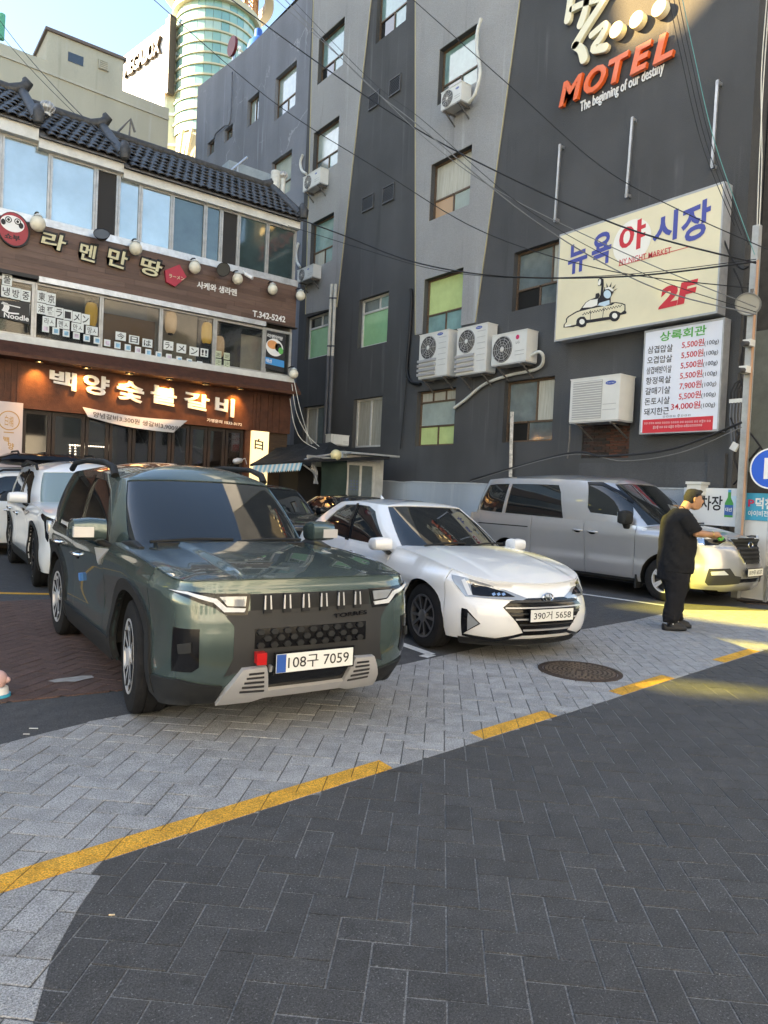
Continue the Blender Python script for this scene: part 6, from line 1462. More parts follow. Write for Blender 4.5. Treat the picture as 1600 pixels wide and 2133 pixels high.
for y0, y1 in ((-.62, .02), (.05, .60)):
    w = MB(); w.tube([(-.42, y0, 1.075), (-.44, (y0 + y1) / 2, 1.093), (-.46, y1, 1.089)], .011, 6); w.obj('wiper', M_CLAD, c.root, smooth=True, local=True)
w = MB(); w.bb((-.47, -.58, 1.04), (-.36, .58, 1.072)); w.obj('cowl_grille', M_CLAD, c.root, local=True)
for sg in (1, -1):
    b = c.loft_box('bonnet_handle', M_CLAD, [((-.62, sg * .74, 1.045), (0, .03, 0), (0, 0, .02)), ((-.40, sg * .735, 1.065), (0, .028, 0), (0, 0, .022)), ((-.22, sg * .73, 1.045), (0, .02, 0), (0, 0, .012))]); 
# blue door-edge guard stuck on the side
u = c.px(c.shell, (172, 1201), (-2.6, .6)); c.panel('door_guard', [(u[0] - .03, u[1] - .03), (u[0] + .03, u[1] - .03), (u[0] + .03, u[1] + .03), (u[0] - .03, u[1] + .03)], c.shell, mat('blue_foam', (.06, .22, .55), .6), off=.025, thick=.03, label='small blue foam door guard')
tri = MB()
for sg in (1, -1):
    t_ = [(-.70, .99), (-.80, .99)]
    pl_ = [(c.u_x(-.66), 1.0), (c.u_x(-.93), .99), (c.u_x(-.76), .88)]; c.panel('mirror_garnish', pl_ if sg > 0 else c.mirror(pl_), c.shell, M_SATIN, off=.012, thick=.015, res=.05)
# ---------------------------------------------------------------- white saloon
EL_HC = [(-1.0, .985), (-.6, .972), (-.1, .925), (.3, .855), (.6, .775), (.8, .695), (.9, .64)]
def el_hood(x, ay): return lerp_tab(EL_HC, x) - .055 * (ay / .85) ** 3 + .010 * sstep(.50, .42, ay) * sstep(-.9, .2, x)
def el_extra(c, u, z):   # shoulder crease over the front wheel and a hollow along the doors
    p, _ = c.plan(u); return -.012 * math.exp(-((z - .66) / .05) ** 2) * sstep(.6, -.3, p.x) - .02 * math.exp(-((p.x) / .5) ** 2) * math.exp(-((z - .62) / .12) ** 2)
EL = dict(hood_res=.035, plan=[(.885, 0), (.875, .2), (.835, .42), (.745, .62), (.58, .775), (.34, .865), (.0, .895), (-.8, .90), (-1.5, .90), (-2.4, .895), (-3.0, .87), (-3.4, .78), (-3.62, .6), (-3.71, .3), (-3.73, 0)],
    corner_f=(.65, 1.1), corner_r=(.5, 1.0), front=[(.15, .12), (.21, .05), (.28, .015), (.40, .0), (.50, .012), (.58, .045), (.64, .09), (.70, .15)], side=[(.16, .06), (.26, .02), (.42, .0), (.58, .018), (.72, .0), (.80, .012), (.88, .05), (.96, .09)], rear=[(.2, .12), (.35, .03), (.5, 0), (.8, .02), (.98, .08)],
    hood=el_hood, top_in=.09, x_cowl=-.66, s_cowl=2.6, belt=[(-3.73, 1.0), (-3.0, .97), (-1.8, .915), (-.9, .89), (-.66, .90)], sill=[(-3.8, .2), (1, .18)], chin=.17, wb=2.7, wr=.312, arch_r=.355, bulge=.03, extra=el_extra,
    low=[(-.44, 0, .935), (-.47, .33, .93), (-.57, .60, .915), (-.75, .73, .885), (-1.1, .80, .875), (-1.7, .815, .89), (-2.3, .815, .91), (-2.9, .79, .945), (-3.15, .72, .98), (-3.3, .55, .99), (-3.36, .28, .99), (-3.38, 0, .99)],
    up=[(-1.28, 0, 1.375), (-1.29, .28, 1.373), (-1.32, .47, 1.365), (-1.38, .54, 1.355), (-1.55, .57, 1.365), (-1.9, .585, 1.38), (-2.2, .58, 1.375), (-2.45, .56, 1.36), (-2.6, .52, 1.345), (-2.68, .40, 1.34), (-2.70, .2, 1.34), (-2.7, 0, 1.34)],
    spine=(-1.55, -2.4), roofz=[(-2.4, 1.395), (-2.0, 1.425), (-1.55, 1.41)])
P_WHITE = paint('pearl_white_paint', (.74, .75, .75), .0, .30, dirt=.03)
def body(c, P, fx, door1, door2, tail, res=.07):
    """nose, wings, doors, quarters, tail from seam positions"""
    ub = c.u_x(fx); us = [-ub + 2 * ub * i / 60 for i in range(61)]
    c.panel('front_bumper', [(u, c.zbot(u)) for u in us] + [(u, c.ztop(u) - .004) for u in us[::-1]], c.shell, P, res=.05)
    g = .008
    c.seam_panel('front_wing', (fx - .008, fx - .008), door1[0], P, res=res); c.seam_panel('front_door', tuple(x - g for x in door1[0]), door1[1], P, res=res + .02)
    c.seam_panel('rear_door', tuple(x - g for x in door1[1]), door2, P, res=res + .02); c.seam_panel('rear_quarter', tuple(x - g for x in door2), (tail, tail), P, res=res + .02)
    ur = c.u_x(tail - g); us = [ur + (c.UT - ur) * i / 14 for i in range(15)]; tg = [(u, c.zbot(u)) for u in us] + [(u, c.ztop(u)) for u in us[::-1]]
    for p in (tg, c.mirror(tg)): c.panel('rear_bumper', p, c.shell, P, res=.1)
def px_poly(c, conv, pts, g, surf=None):
    out = []
    for p in pts: g = c.px(surf or c.shell, conv(p), g); out.append(g)
    return out
def half_width(poly, z):
    """widest |u| of a left-hand outline at height z"""
    best = 0
    for i in range(len(poly)):
        (a, b), (e, f) = poly[i], poly[(i + 1) % len(poly)]
        if (b - z) * (f - z) <= 0 and abs(f - b) > 1e-6: best = max(best, abs(a + (e - a) * (z - b) / (f - b)))
    return best
def emblem(c, u, z, r, off, m=M_CHROME, parent=None):
    q = c.shell(u, z); n = Vector((1, 0, .12)).normalized(); M = Matrix.Translation(q + n * off) @ n.to_track_quat('Z', 'Y').to_matrix().to_4x4()
    mb = MB(); pts = [M @ Vector((r * 1.0 * math.cos(t), r * .62 * math.sin(t), 0)) for t in [2 * math.pi * k / 28 for k in range(28)]]
    # orient: local X should run across the car
    ax = Vector((0, 1, 0)); az = (n.cross(ax)).normalized()
    P3 = lambda a, b: q + n * off + ax * a + az * b * -1
    mb.tube([P3(r * math.cos(t), r * .62 * math.sin(t)) for t in [2 * math.pi * k / 28 for k in range(28)]], r * .12, 6, closed=True); e = mb.obj('emblem', m, c.root, smooth=60, local=True)
    for a, b in (((-r * .50, -r * .42), (-r * .28, r * .46)), ((r * .28, -r * .46), (r * .50, r * .42)), ((-r * .36, -r * .06), (r * .36, r * .06))):
        mb = MB(); mb.bar(P3(*a), P3(*b), r * .16, r * .12, up=n); mb.obj('emblem_stroke', m, e, local=True)
EL['plan'] = [(x, y * .965) for x, y in EL['plan']]; EL['low'] = [(x, y * .965, z) for x, y, z in EL['low']]; EL['up'] = [(x, y * .965, z) for x, y, z in EL['up']]
el = Car('white_saloon', 'white saloon car with black slatted grille beside the SUV', (5.39, 5.22), R_(-97.5), EL); c = el
c.base(M_DARKIN); body(c, P_WHITE, .365, ((-.70, -.68), (-1.72, -1.76)), (-2.5, -2.75), -3.30); c.hood_panel(P_WHITE)
c.glazing(P_WHITE, M_CGLASS, [('windscreen', [(-2.66, .03), (2.66, .03), (2.66, .97), (-2.66, .97)]), ('front_window', [(3.42, .10), (5.12, .08), (5.10, .92), (4.4, .92), (3.95, .82)]), ('rear_side_window', [(5.25, .08), (6.75, .14), (6.55, .72), (6.2, .90), (5.23, .92)]), ('rear_window', [(9.0, .05), (11, .05), (11, .95), (9.1, .95)])])
for bp in ([(5.10, .04), (5.27, .04), (5.25, .95), (5.08, .95)],):
    for p in (bp, c.mirror(bp)): c.panel('pillar_trim', p, c.green, M_GLOSSB, aspect=.45, off=.003)
c.roof(P_WHITE)
mb = MB(); mb.loft = None; c.loft_box('roof_fin', P_WHITE, [((-2.35, 0, 1.40), (.05, 0, 0), (0, .02, 0)), ((-2.39, 0, 1.44), (.025, 0, 0), (0, .010, 0)), ((-2.42, 0, 1.465), (.008, 0, 0), (0, .004, 0))])
for x in (0, -2.7):
    for sg in (1, -1): c.wheel(x, sg, .316, .205, .206, 'sedan', (M_TYRE, mat('grey_alloy', (.30, .30, .31), .3, .85), M_DALLOY))
ZE = lambda p: (600 + p[0] / 2.5, 1000 + p[1] / 2.5)
gr = px_poly(c, ZE, [(1372, 590), (1250, 616), (1160, 630), (1120, 664), (1185, 735), (1224, 797), (1372, 779)], (-.1, .6))
top0, bot0 = gr[0][1], gr[-1][1]
c.panel('grille', sym([(g_[0], g_[1]) for g_ in gr[1:-1]]), c.shell, M_GLOSSB, off=.004, thick=.02, res=.05)
zs = [min(g_[1] for g_ in gr[1:-1]), max(g_[1] for g_ in gr[1:-1])]
for k in range(6):
    z = zs[0] + (zs[1] - zs[0]) * (k + .6) / 6.3; w = half_width(gr[1:-1], z) - .015
    if w > .1: c.panel('grille_bar', [(-w, z - .006), (w, z - .006), (w, z + .006), (-w, z + .006)], c.shell, M_SATIN if k % 2 == 0 else M_CHARP, off=.018, thick=.016, res=.08)
fogb = px_poly(c, ZE, [(905, 665), (932, 672), (1002, 748), (930, 787), (906, 802)], (-.85, .35)); c.both('fog_bezel', fogb, c.shell, M_GLOSSB, off=.005, thick=.02, res=.04)
fogl = px_poly(c, ZE, [(938, 690), (994, 745), (935, 780)], (-.85, .35)); c.both('fog_lamp', fogl, c.shell, M_LENS, off=.010, thick=.01, res=.04)
lip = px_poly(c, ZE, [(906, 797), (1080, 826), (1218, 797), (1218, 809), (1080, 838), (906, 807)], (-.85, .25)); c.both('lip_line', lip, c.shell, M_GLOSSB, off=.006, thick=.015, res=.05)
zl0, zl1 = lip[3][1], lip[2][1]; ul = abs(lip[2][0]); c.panel('lip_line', [(-ul, zl0), (ul, zl0), (ul, zl1), (-ul, zl1)], c.shell, M_GLOSSB, off=.006, thick=.015, res=.06)
n_ = 40; us = [-c.u_x(.5) + 2 * c.u_x(.5) * i / n_ for i in range(n_ + 1)]; c.panel('lower_spoiler', [(u, .135) for u in us] + [(u, .20) for u in us[::-1]], c.shell, M_CLAD, off=.004, thick=.03, res=.06)
hl = px_poly(c, ZE, [(852, 493), (925, 508), (1050, 545), (1130, 572), (1245, 617), (1222, 627), (1000, 613), (925, 606), (893, 570)], (-1.1, .68)); c.both('headlamp', hl, c.shell, M_LENS, off=.006, thick=.03, res=.04)
hd = px_poly(c, ZE, [(945, 525), (1050, 560), (1130, 585), (1180, 610), (1000, 605), (960, 598)], (-.95, .66)); c.both('lamp_housing', hd, c.shell, M_GLOSSB, off=.010, thick=.012, res=.04)
for pts in ([(903, 522), (922, 515), (962, 600), (938, 600)],): p_ = px_poly(c, ZE, pts, (-1.05, .66)); c.both('daytime_light', p_, c.shell, M_LED, off=.013, thick=.012, res=.03)
for x in (1060, 1085, 1110): p_ = px_poly(c, ZE, [(x, 595), (x + 14, 588), (x + 22, 600), (x + 8, 607)], (-.7, .6)); c.both('lamp_element', p_, c.shell, M_CHROME, off=.013, thick=.01, res=.03)
emblem(c, 0, c.px(c.shell, ZE((1372, 610)), (0, .62))[1], .062, .02)
c.plate(ZE((1380, 697)), '390거 5658', PLM, False, off=.035)
mirror(c, P_WHITE, M_GLOSSB, -.72, .93, .955, .21, .135, .14)
handle(c, -1.55, .79, m=P_WHITE); handle(c, -2.45, .82, m=P_WHITE)
for y0, y1 in ((-.55, .02), (.05, .55)): w = MB(); w.tube([(-.45, y0, .962), (-.50, (y0 + y1) / 2, .985), (-.52, y1, .985)], .010, 6); w.obj('wiper', M_CLAD, c.root, smooth=True, local=True)
sd = [(c.u_x(.20), .33), (c.u_x(.10), .30)]
# ---------------------------------------------------------------- silver van
VAN_HC = [(-.9, 1.25), (-.3, 1.215), (.1, 1.165), (.45, 1.10), (.7, 1.03), (.86, .965), (.95, .90)]
def van_hood(x, ay): return lerp_tab(VAN_HC, x) - .10 * (ay / .92) ** 4 + .012 * sstep(.45, .36, ay) * sstep(-.6, .3, x)
VAN = dict(cat='van', plan=[(.94, 0), (.92, .25), (.87, .5), (.755, .72), (.55, .87), (.2, .94), (-.6, .96), (-1.6, .96), (-3.0, .958), (-3.7, .94), (-4.1, .88), (-4.23, .74), (-4.28, .4), (-4.29, 0)],
    corner_f=(.70, 1.15), corner_r=(.5, 1.0), front=[(.2, .13), (.28, .05), (.40, .01), (.55, .0), (.70, .012), (.82, .04), (.90, .07), (.97, .12)], side=[(.24, .05), (.34, .01), (.55, .0), (.62, .012), (.85, .006), (1.0, .0), (1.1, .012), (1.2, .03)], rear=[(.24, .1), (.4, .0), (1.2, .03)],
    hood=van_hood, top_in=.085, x_cowl=-.38, s_cowl=2.6, belt=[(-4.29, 1.19), (-1.5, 1.18), (-.7, 1.165), (-.38, 1.13)], sill=[(-4.4, .27), (1, .25)], chin=.23, wb=3.2, wr=.345, arch_r=.40, bulge=.03,
    low=[(-.08, 0, 1.175), (-.12, .4, 1.17), (-.26, .70, 1.15), (-.46, .845, 1.12), (-.85, .915, 1.125), (-1.6, .93, 1.13), (-2.6, .93, 1.14), (-3.5, .925, 1.15), (-3.95, .86, 1.15), (-4.12, .65, 1.15), (-4.17, .3, 1.15), (-4.18, 0, 1.15)],
    up=[(-1.02, 0, 1.870), (-1.03, .36, 1.865), (-1.08, .60, 1.850), (-1.18, .70, 1.840), (-1.4, .745, 1.855), (-1.9, .77, 1.880), (-2.6, .78, 1.890), (-3.4, .77, 1.880), (-3.75, .71, 1.860), (-3.92, .55, 1.850), (-3.97, .27, 1.850), (-3.98, 0, 1.850)],
    spine=(-1.4, -3.5), roofz=[(-3.6, 1.95), (-2.5, 2.0), (-1.4, 1.965)])
P_SILV = paint('silver_paint', (.42, .42, .43), .6, .32, dirt=.05)
VAN['plan'] = [(x if x > -1 else x * 1.025, y) for x, y in VAN['plan']]; VAN['low'] = [(x if x > -1 else x * 1.025, y, z) for x, y, z in VAN['low']]; VAN['up'] = [(x if x > -1.3 else x * 1.025, y, z) for x, y, z in VAN['up']]
van = Car('silver_van', 'silver passenger van parked along the motel wall', (11.2, 6.28), R_(-87.0), VAN); c = van
c.base(M_DARKIN); body(c, P_SILV, .41, ((-.52, -.52), (-1.42, -1.50)), (-2.62, -2.62), -3.95)
c.hood_panel(P_SILV)
ZV = lambda p: (940 + p[0] / 2.4242, 880 + p[1] / 2.4242)
def gp(pts, g): return [(-a, b) for a, b in px_poly(c, ZV, pts, g, c.green)][::-1]
wr_ = [(6.72, .10), (7.95, .14), (8.05, .30), (7.86, .84), (6.72, .86)]; wm_ = [(5.30, .08), (6.64, .10), (6.64, .86), (5.36, .86), (5.30, .70)]; wf_ = gp([(692, 312), (760, 316), (830, 350), (915, 405), (920, 470), (846, 473), (702, 454), (688, 428)], (-4.8, .8)); wq_ = gp([(955, 428), (1012, 487), (958, 484)], (-3.6, .2))
c.glazing(P_SILV, M_CGLASS, [('windscreen', [(-2.62, .05), (2.62, .05), (2.62, .97), (-2.62, .97)]), ('rear_quarter_window', wr_), ('middle_window', wm_), ('front_window', wf_), ('vent_window', wq_), ('rear_window', [(9.0, .08), (11, .08), (11, .92), (9.1, .92)])])
c.roof(P_SILV)
for pts in ([(690, 300), (770, 303), (850, 345), (925, 398), (915, 406), (838, 354), (760, 316), (692, 312)],): p_ = gp(pts, (-4.8, .9)); [c.panel('rain_visor', q, c.green, M_GLOSSB, aspect=.45, off=.012, thick=.01) for q in (p_, c.mirror(p_))]
for x in (0, -3.2):
    for sg in (1, -1): c.wheel(x, sg, .345, .215, .205, 'van', (M_TYRE, M_ALLOY, M_DALLOY))
ZM = lambda p: (1320 + p[0] / 5.0786, 940 + p[1] / 5.0786)
vg = px_poly(c, ZM, [(1000, 922), (1062, 1000), (1116, 1085), (1172, 1186)], (-.5, .95)); zt1 = vg[0][1]; zb1 = vg[-1][1]
c.panel('grille', sym(vg), c.shell, M_CLAD, off=.006, thick=.02, res=.05)
for k in range(6):
    z = zb1 + (zt1 - zb1) * (k + .5) / 6; w = half_width(vg + [(0, zb1), (0, zt1)], z) - .02; c.panel('grille_bar', [(-w, z - .016), (w, z - .016), (w, z + .012), (-w, z + .012)], c.shell, M_CHARP, off=.026, thick=.02, res=.08)
for i in range(len(vg) - 1):
    (a, b), (e, f) = vg[i], vg[i + 1]; c.both('grille_chrome', [(a - .012, b), (e - .012, f), (e + .012, f), (a + .012, b)], c.shell, M_CHROME, off=.016, thick=.02, res=.05)
w = abs(vg[-1][0]); c.panel('grille_chrome', [(-w, zb1 - .012), (w, zb1 - .012), (w, zb1 + .010), (-w, zb1 + .010)], c.shell, M_CHROME, off=.018, thick=.02, res=.06)
w = abs(vg[0][0]); c.panel('grille_chrome', [(-w, zt1 - .008), (w, zt1 - .008), (w, zt1 + .012), (-w, zt1 + .012)], c.shell, M_CHROME, off=.018, thick=.02, res=.06)
hv = px_poly(c, ZM, [(645, 965), (690, 905), (800, 890), (985, 895), (992, 955), (905, 1018), (720, 1018)], (-1.0, .9)); c.both('headlamp', hv, c.shell, M_LENS, off=.006, thick=.03, res=.04)
hv2 = px_poly(c, ZM, [(740, 930), (960, 915), (965, 950), (890, 995), (750, 998)], (-.85, .9)); c.both('lamp_housing', hv2, c.shell, M_GLOSSB, off=.010, thick=.012, res=.04)
hv3 = px_poly(c, ZM, [(675, 930), (740, 915), (750, 990), (690, 985)], (-1.0, .9)); c.both('lamp_reflector', hv3, c.shell, M_CHROME, off=.012, thick=.012, res=.04)
fv = px_poly(c, ZM, [(752, 1385), (795, 1242), (1020, 1240), (1072, 1318), (1138, 1330), (1115, 1400), (785, 1420)], (-.9, .45)); c.both('fog_recess', fv, c.shell, mat('shadow_silver', (.20, .20, .205), .4, .5), off=-.0, thick=.03, res=.05) if False else c.both('fog_recess', fv, c.shell, M_CHARP, off=.003, thick=.01, res=.05)
fv = px_poly(c, ZM, [(815, 1275), (955, 1265), (1000, 1308), (822, 1312)], (-.85, .5)); c.both('fog_lamp', fv, c.shell, M_LED, off=.012, thick=.012, res=.04)
li = px_poly(c, ZM, [(1130, 1352), (1115, 1392)], (-.5, .35)); w = abs(li[0][0]); c.panel('lower_intake', [(-w, li[1][1]), (w, li[1][1]), (w, li[0][1]), (-w, li[0][1])], c.shell, M_GLOSSB, off=.004, thick=.01, res=.08)
emblem(c, 0, c.px(c.shell, ZM((1297, 988)), (0, .85))[1], .075, .035)
c.plate(ZM((1330, 1268)), '819우 6537', PLM, False, off=.035)
mirror(c, M_CLAD, M_CLAD, -.66, 1.045, 1.275, .19, .22, .15)
for x, z in ((-1.32, 1.0), (-1.62, 1.01)):
    handle(c, x, z, m=P_SILV, w=.2)
us_ = c.u_x(-2.0); c.both('slide_rail', [(c.u_x(-2.7), .985), (c.u_x(-3.95), .985), (c.u_x(-3.95), 1.005), (c.u_x(-2.7), 1.005)], c.shell, M_CLAD, off=.002, res=.15)
c.both('sill_strip', [(c.u_x(-.45), .26), (c.u_x(-2.75), .27), (c.u_x(-2.75), .31), (c.u_x(-.45), .30)], c.shell, M_CLAD, off=.012, thick=.02, res=.15)
c.both('marker_lamp', px_poly(c, ZV, [(962, 538), (990, 534), (988, 544), (964, 550)], (-1.5, 1.0)), c.shell, M_LED, off=.008)
for y0, y1 in ((-.6, .0), (.05, .6)): w = MB(); w.tube([(-.10, y0, 1.20), (-.14, (y0 + y1) / 2, 1.225), (-.16, y1, 1.225)], .012, 6); w.obj('wiper', M_CLAD, c.root, smooth=True, local=True)
mf = MB(); mf.box((-.47, -.86, .26), (.03, .2, .22)); mf.obj('mud_flap', M_CLAD, c.root, local=True)
# ---------------------------------------------------------------- white SUV behind
WS_HC = [(-.9, 1.10), (-.4, 1.09), (.1, 1.07), (.5, 1.03), (.75, .985), (.9, .94)]
WS = dict(SUV); WS.update(hood=lambda x, ay: lerp_tab(WS_HC, x) - .05 * (ay / .9) ** 4, wb=2.81, plan=[(x if x > -2 else x - .13, y) for x, y in SUV['plan']], low=[(x if x > -2 else x - .13, y, z) for x, y, z in SUV['low']], up=[(x if x > -2 else x - .16, y, z - .01) for x, y, z in SUV['up']], belt=[(-3.9, 1.09), (-3.0, 1.06), (-1.6, 1.015), (-.9, 1.005), (-.64, 1.012)], spine=(-1.5, -3.1))
ws = Car('white_suv', 'white SUV with dark tall headlamps parked behind the green-grey SUV', (2.99, 10.62), R_(-94.0), WS, 1.06); c = ws
c.base(M_DARKIN); body(c, P_WHITE, .435, ((-.73, -.66), (-1.85, -1.85)), (-2.85, -2.95), -3.55); c.hood_panel(P_WHITE)
c.glazing(P_WHITE, M_CGLASS, [('windscreen', [(-2.55, .05), (2.55, .05), (2.55, .93), (-2.55, .93)]), ('front_window', [(3.62, .10), (5.30, .08), (5.28, .90), (4.5, .90), (3.95, .80)]), ('rear_side_window', [(5.40, .08), (7.1, .12), (6.85, .84), (5.38, .90)]), ('rear_window', [(9.0, .08), (11, .08), (11, .92), (9.1, .92)])], front_m=mat('pale_windscreen', (.17, .23, .23), .06, spec=.7, coat=.5))  # windscreen has a paler blue-green base colour than the other panes
bp = [(5.27, .04), (5.43, .04), (5.41, .94), (5.25, .94)]
for p in (bp, c.mirror(bp)): c.panel('pillar_trim', p, c.green, M_GLOSSB, aspect=.45, off=.003)
c.roof(P_WHITE); arch_ring(c, 0, .05, M_CLAD); arch_ring(c, -2.81, .05, M_CLAD)
c.both('sill_cladding', [(c.u_x(-.48), .235), (c.u_x(-2.33), .235), (c.u_x(-2.33), .37), (c.u_x(-.48), .37)], c.shell, M_CLAD, off=.02, thick=.04, res=.12)
for x in (0, -2.81):
    for sg in (1, -1): c.wheel(x, sg, .375, .235, .245, 'dark', (M_TYRE, M_DALLOY, M_GLOSSB), steer=R_(-4) if x == 0 else 0)
ZW = lambda p: (p[0] / 6.465, 920 + p[1] / 6.465)
hw_ = px_poly(c, ZW, [(558, 985), (582, 968), (725, 1045), (700, 1110), (648, 1352), (618, 1290), (602, 1080)], (-1.0, .9)); c.both('headlamp', hw_, c.shell, M_GLOSSB, off=.008, thick=.03, res=.05)
hw2 = px_poly(c, ZW, [(640, 1060), (705, 1075), (668, 1260), (640, 1200)], (-.95, .8)); c.both('lamp_lens', hw2, c.shell, M_LENS, off=.014, thick=.015, res=.05)
gn = px_poly(c, ZW, [(275, 885), (320, 890), (345, 925), (372, 918), (392, 945), (348, 985), (322, 935)], (-1.9, .95)); c.both('wing_garnish', gn, c.shell, M_GLOSSB, off=.010, thick=.02, res=.05)
zz = .62; c.panel('grille', [(-.62, .58), (.62, .58), (.66, .90), (-.66, .90)], c.shell, M_GLOSSB, off=.006, thick=.02, res=.08)
mirror(c, P_WHITE, M_GLOSSB, -.78, .965, 1.12, .24, .15, .15)
handle(c, -1.62, .88, m=M_CHROME); handle(c, -2.60, .91, m=M_CHROME)
for sg in (1, -1): r = MB(); r.tube([(-1.36, sg * .655, 1.53), (-1.5, sg * .66, 1.60), (-2.4, sg * .67, 1.655), (-3.2, sg * .65, 1.60)], .022, 8); r.obj('roof_rail', M_CLAD, c.root, smooth=60, local=True)
# ---------------------------------------------------------------- two dark cars behind the saloon
P_BLACK = paint('black_paint', (.012, .013, .015), .2, .25)
def plain_car(name, label, loc, head, spec, P, rails=False, style='sedan'):
    c = Car(name, label, loc, head, spec); c.base(M_DARKIN); wb = spec['wb']
    body(c, P, .435 if spec['arch_r'] > .4 else .365, ((-.73, -.66), (-1.80, -1.80)), (-2.72, -2.86), -3.42, res=.11); c.hood_panel(P)
    c.glazing(P, M_CGLASS, [('windscreen', [(-2.6, .04), (2.6, .04), (2.6, .96), (-2.6, .96)]), ('front_window', [(3.62, .08), (5.25, .06), (5.23, .90), (4.5, .90), (3.95, .80)]), ('rear_side_window', [(5.40, .06), (6.7, .10), (6.5, .86), (5.38, .90)]), ('rear_window', [(9.0, .08), (11, .08), (11, .92), (9.1, .92)])])
    c.roof(P); hz_ = lerp_tab([(1, .62), (1.1, .86)], 1.1 if spec['arch_r'] > .4 else 1); c.both('headlamp', [(.50, hz_ - .06), (.95, hz_ - .04), (1.0, hz_ + .05), (.55, hz_ + .03)], c.shell, M_LENS, off=.006, thick=.02)
    c.panel('grille', [(-.5, hz_ - .32), (.5, hz_ - .32), (.5, hz_ - .02), (-.5, hz_ - .02)], c.shell, M_GLOSSB, off=.006, thick=.02, res=.1)
    for x in (0, -wb):
        for sg in (1, -1): c.wheel(x, sg, spec['wr'] + .003, .215, .22, style, (M_TYRE, M_ALLOY, M_DALLOY))
    mirror(c, P, M_GLOSSB, -.76, 0.955 if spec['arch_r'] > .4 else .93, 1.11 if spec['arch_r'] > .4 else .955, .22, .14, .14); handle(c, -1.6, .86 if spec['arch_r'] > .4 else .79, m=M_CHROME)
    if rails:
        for sg in (1, -1): r = MB(); r.tube([(-1.36, sg * .655, 1.54), (-1.5, sg * .66, 1.60), (-2.4, sg * .67, 1.655), (-3.1, sg * .65, 1.60)], .02, 8); r.obj('roof_rail', M_CLAD, c.root, smooth=60, local=True)
    return c
LOW = dict(SUV); LOW.update(up=[(x, y, z - .06) for x, y, z in SUV['up']], roofz=[(-3.2, 1.53), (-2.2, 1.57), (-1.5, 1.545)])
dk = plain_car('black_crossover', 'black crossover whose roof shows between the SUV and white saloon', (6.15, 10.6), R_(-93), LOW, P_BLACK, False, 'suv')
dk2 = plain_car('black_saloon', 'black saloon almost hidden behind the white saloon', (8.35, 10.3), R_(-92), EL, P_BLACK)
# ---------------------------------------------------------------- white car with roof carrier, side-on at the far left
WB_ = dict(WS)
wc = plain_car('white_wagon', 'white car with black roof carrier at the left edge before the restaurant', (.9, 15.75), R_(180), WB_, P_WHITE, True, 'suv'); c = wc
bx = c.loft_box('roof_carrier', M_GLOSSB, [((-1.5, 0, 1.80), (0, .42, 0), (0, 0, .06)), ((-1.7, 0, 1.83), (0, .52, 0), (0, 0, .12)), ((-2.6, 0, 1.84), (0, .54, 0), (0, 0, .14)), ((-3.3, 0, 1.83), (0, .5, 0), (0, 0, .12)), ((-3.5, 0, 1.81), (0, .42, 0), (0, 0, .07))])
for x in (-1.8, -2.3, -2.8, -3.2): r = MB(); r.tube([(x, -.5, 1.90), (x, -.3, 1.985), (x, .3, 1.985), (x, .5, 1.90)], .018, 6); r.obj('carrier_strap', M_CLAD, bx, smooth=60, local=True)
# ================================================================== yard furniture
# ---- low painted wall behind the cars
LW = Plane('x', 12.5)
lw = thing('low_wall', 'pale blue-grey painted low wall behind the white saloon', 'wall', (12.5, 13, 0))
M_LOWW = stucco('pale_wall_paint', (.36, .40, .44), .08, .25, .25)
zt_ = LW.px(900, 1006)[1]; al, ar_ = LW.px(788, 1010)[0], -7.2
mb = MB(); n = 24; top = []; rnd = random.Random(2)
pts = [(al + (ar_ - al) * i / n, zt_ + rnd.uniform(-.015, .015)) for i in range(n + 1)]
LW.poly(mb, [(al, 0), (ar_, 0)] + pts[::-1], -.22, 0); mb.obj('painted_face', M_LOWW, lw)
mb = MB(); LW.poly(mb, [(p[0], p[1] + .003) for p in pts] + [(p[0], p[1] + .03) for p in pts[::-1]], -.24, .015); mb.obj('coping', mat('pale_coping', (.48, .50, .50), .8, var=.2, vscale=8), lw)
# ---- shack
SH = Plane('y', 15.9)
sh = thing('garden_shack', 'small shack with black mesh roof, striped awning and white sliding door', 'shack', (10.4, 16.4, 0))
M_MESH = mat('black_mesh_tarp', (.016, .017, .019), .85, var=.3, vscale=5, bump=.6, bscale=30); M_TARP = mat('dark_green_tarp', (.022, .045, .038), .7, var=.25, vscale=3, bump=.3, bscale=12); M_SHW = mat('dirty_white_board', (.52, .53, .50), .7, var=.15, vscale=5)
pE = lambda x, y, yy: on_y(x, y, yy)
eL, eR, rL, rR, gR = pE(521, 968, 15.3), pE(665, 957, 15.3), pE(580, 927, 17.2), pE(690, 921, 17.2), pE(812, 951, 15.4)
n = 10; vs = []; mb = MB(); rnd = random.Random(6)
for j in range(6):
    for i in range(n + 1):
        s, t = i / n, j / 5; p = eL.lerp(eR, s).lerp(rL.lerp(rR, s), t); p.z += rnd.uniform(-.02, .02) - .05 * math.sin(math.pi * t); vs.append(p)
o = len(vs); vs += [v + Vector((0, 0, -.05)) for v in vs]
mb.add(vs, [(j*(n+1)+i, j*(n+1)+i+1, (j+1)*(n+1)+i+1, (j+1)*(n+1)+i) for j in range(5) for i in range(n)] + [(i+1, i, o+i, o+i+1) for i in range(n)]); mb.obj('roof', M_MESH, sh)
mb = MB(); mb.add([eR, gR, gR + Vector((.1, 1.8, .05)), rR, eR + Vector((0, 0, -.06)), gR + Vector((0, 0, -.08))], [(0, 1, 2, 3), (0, 4, 5, 1)]); mb.obj('roof', M_MESH, sh)
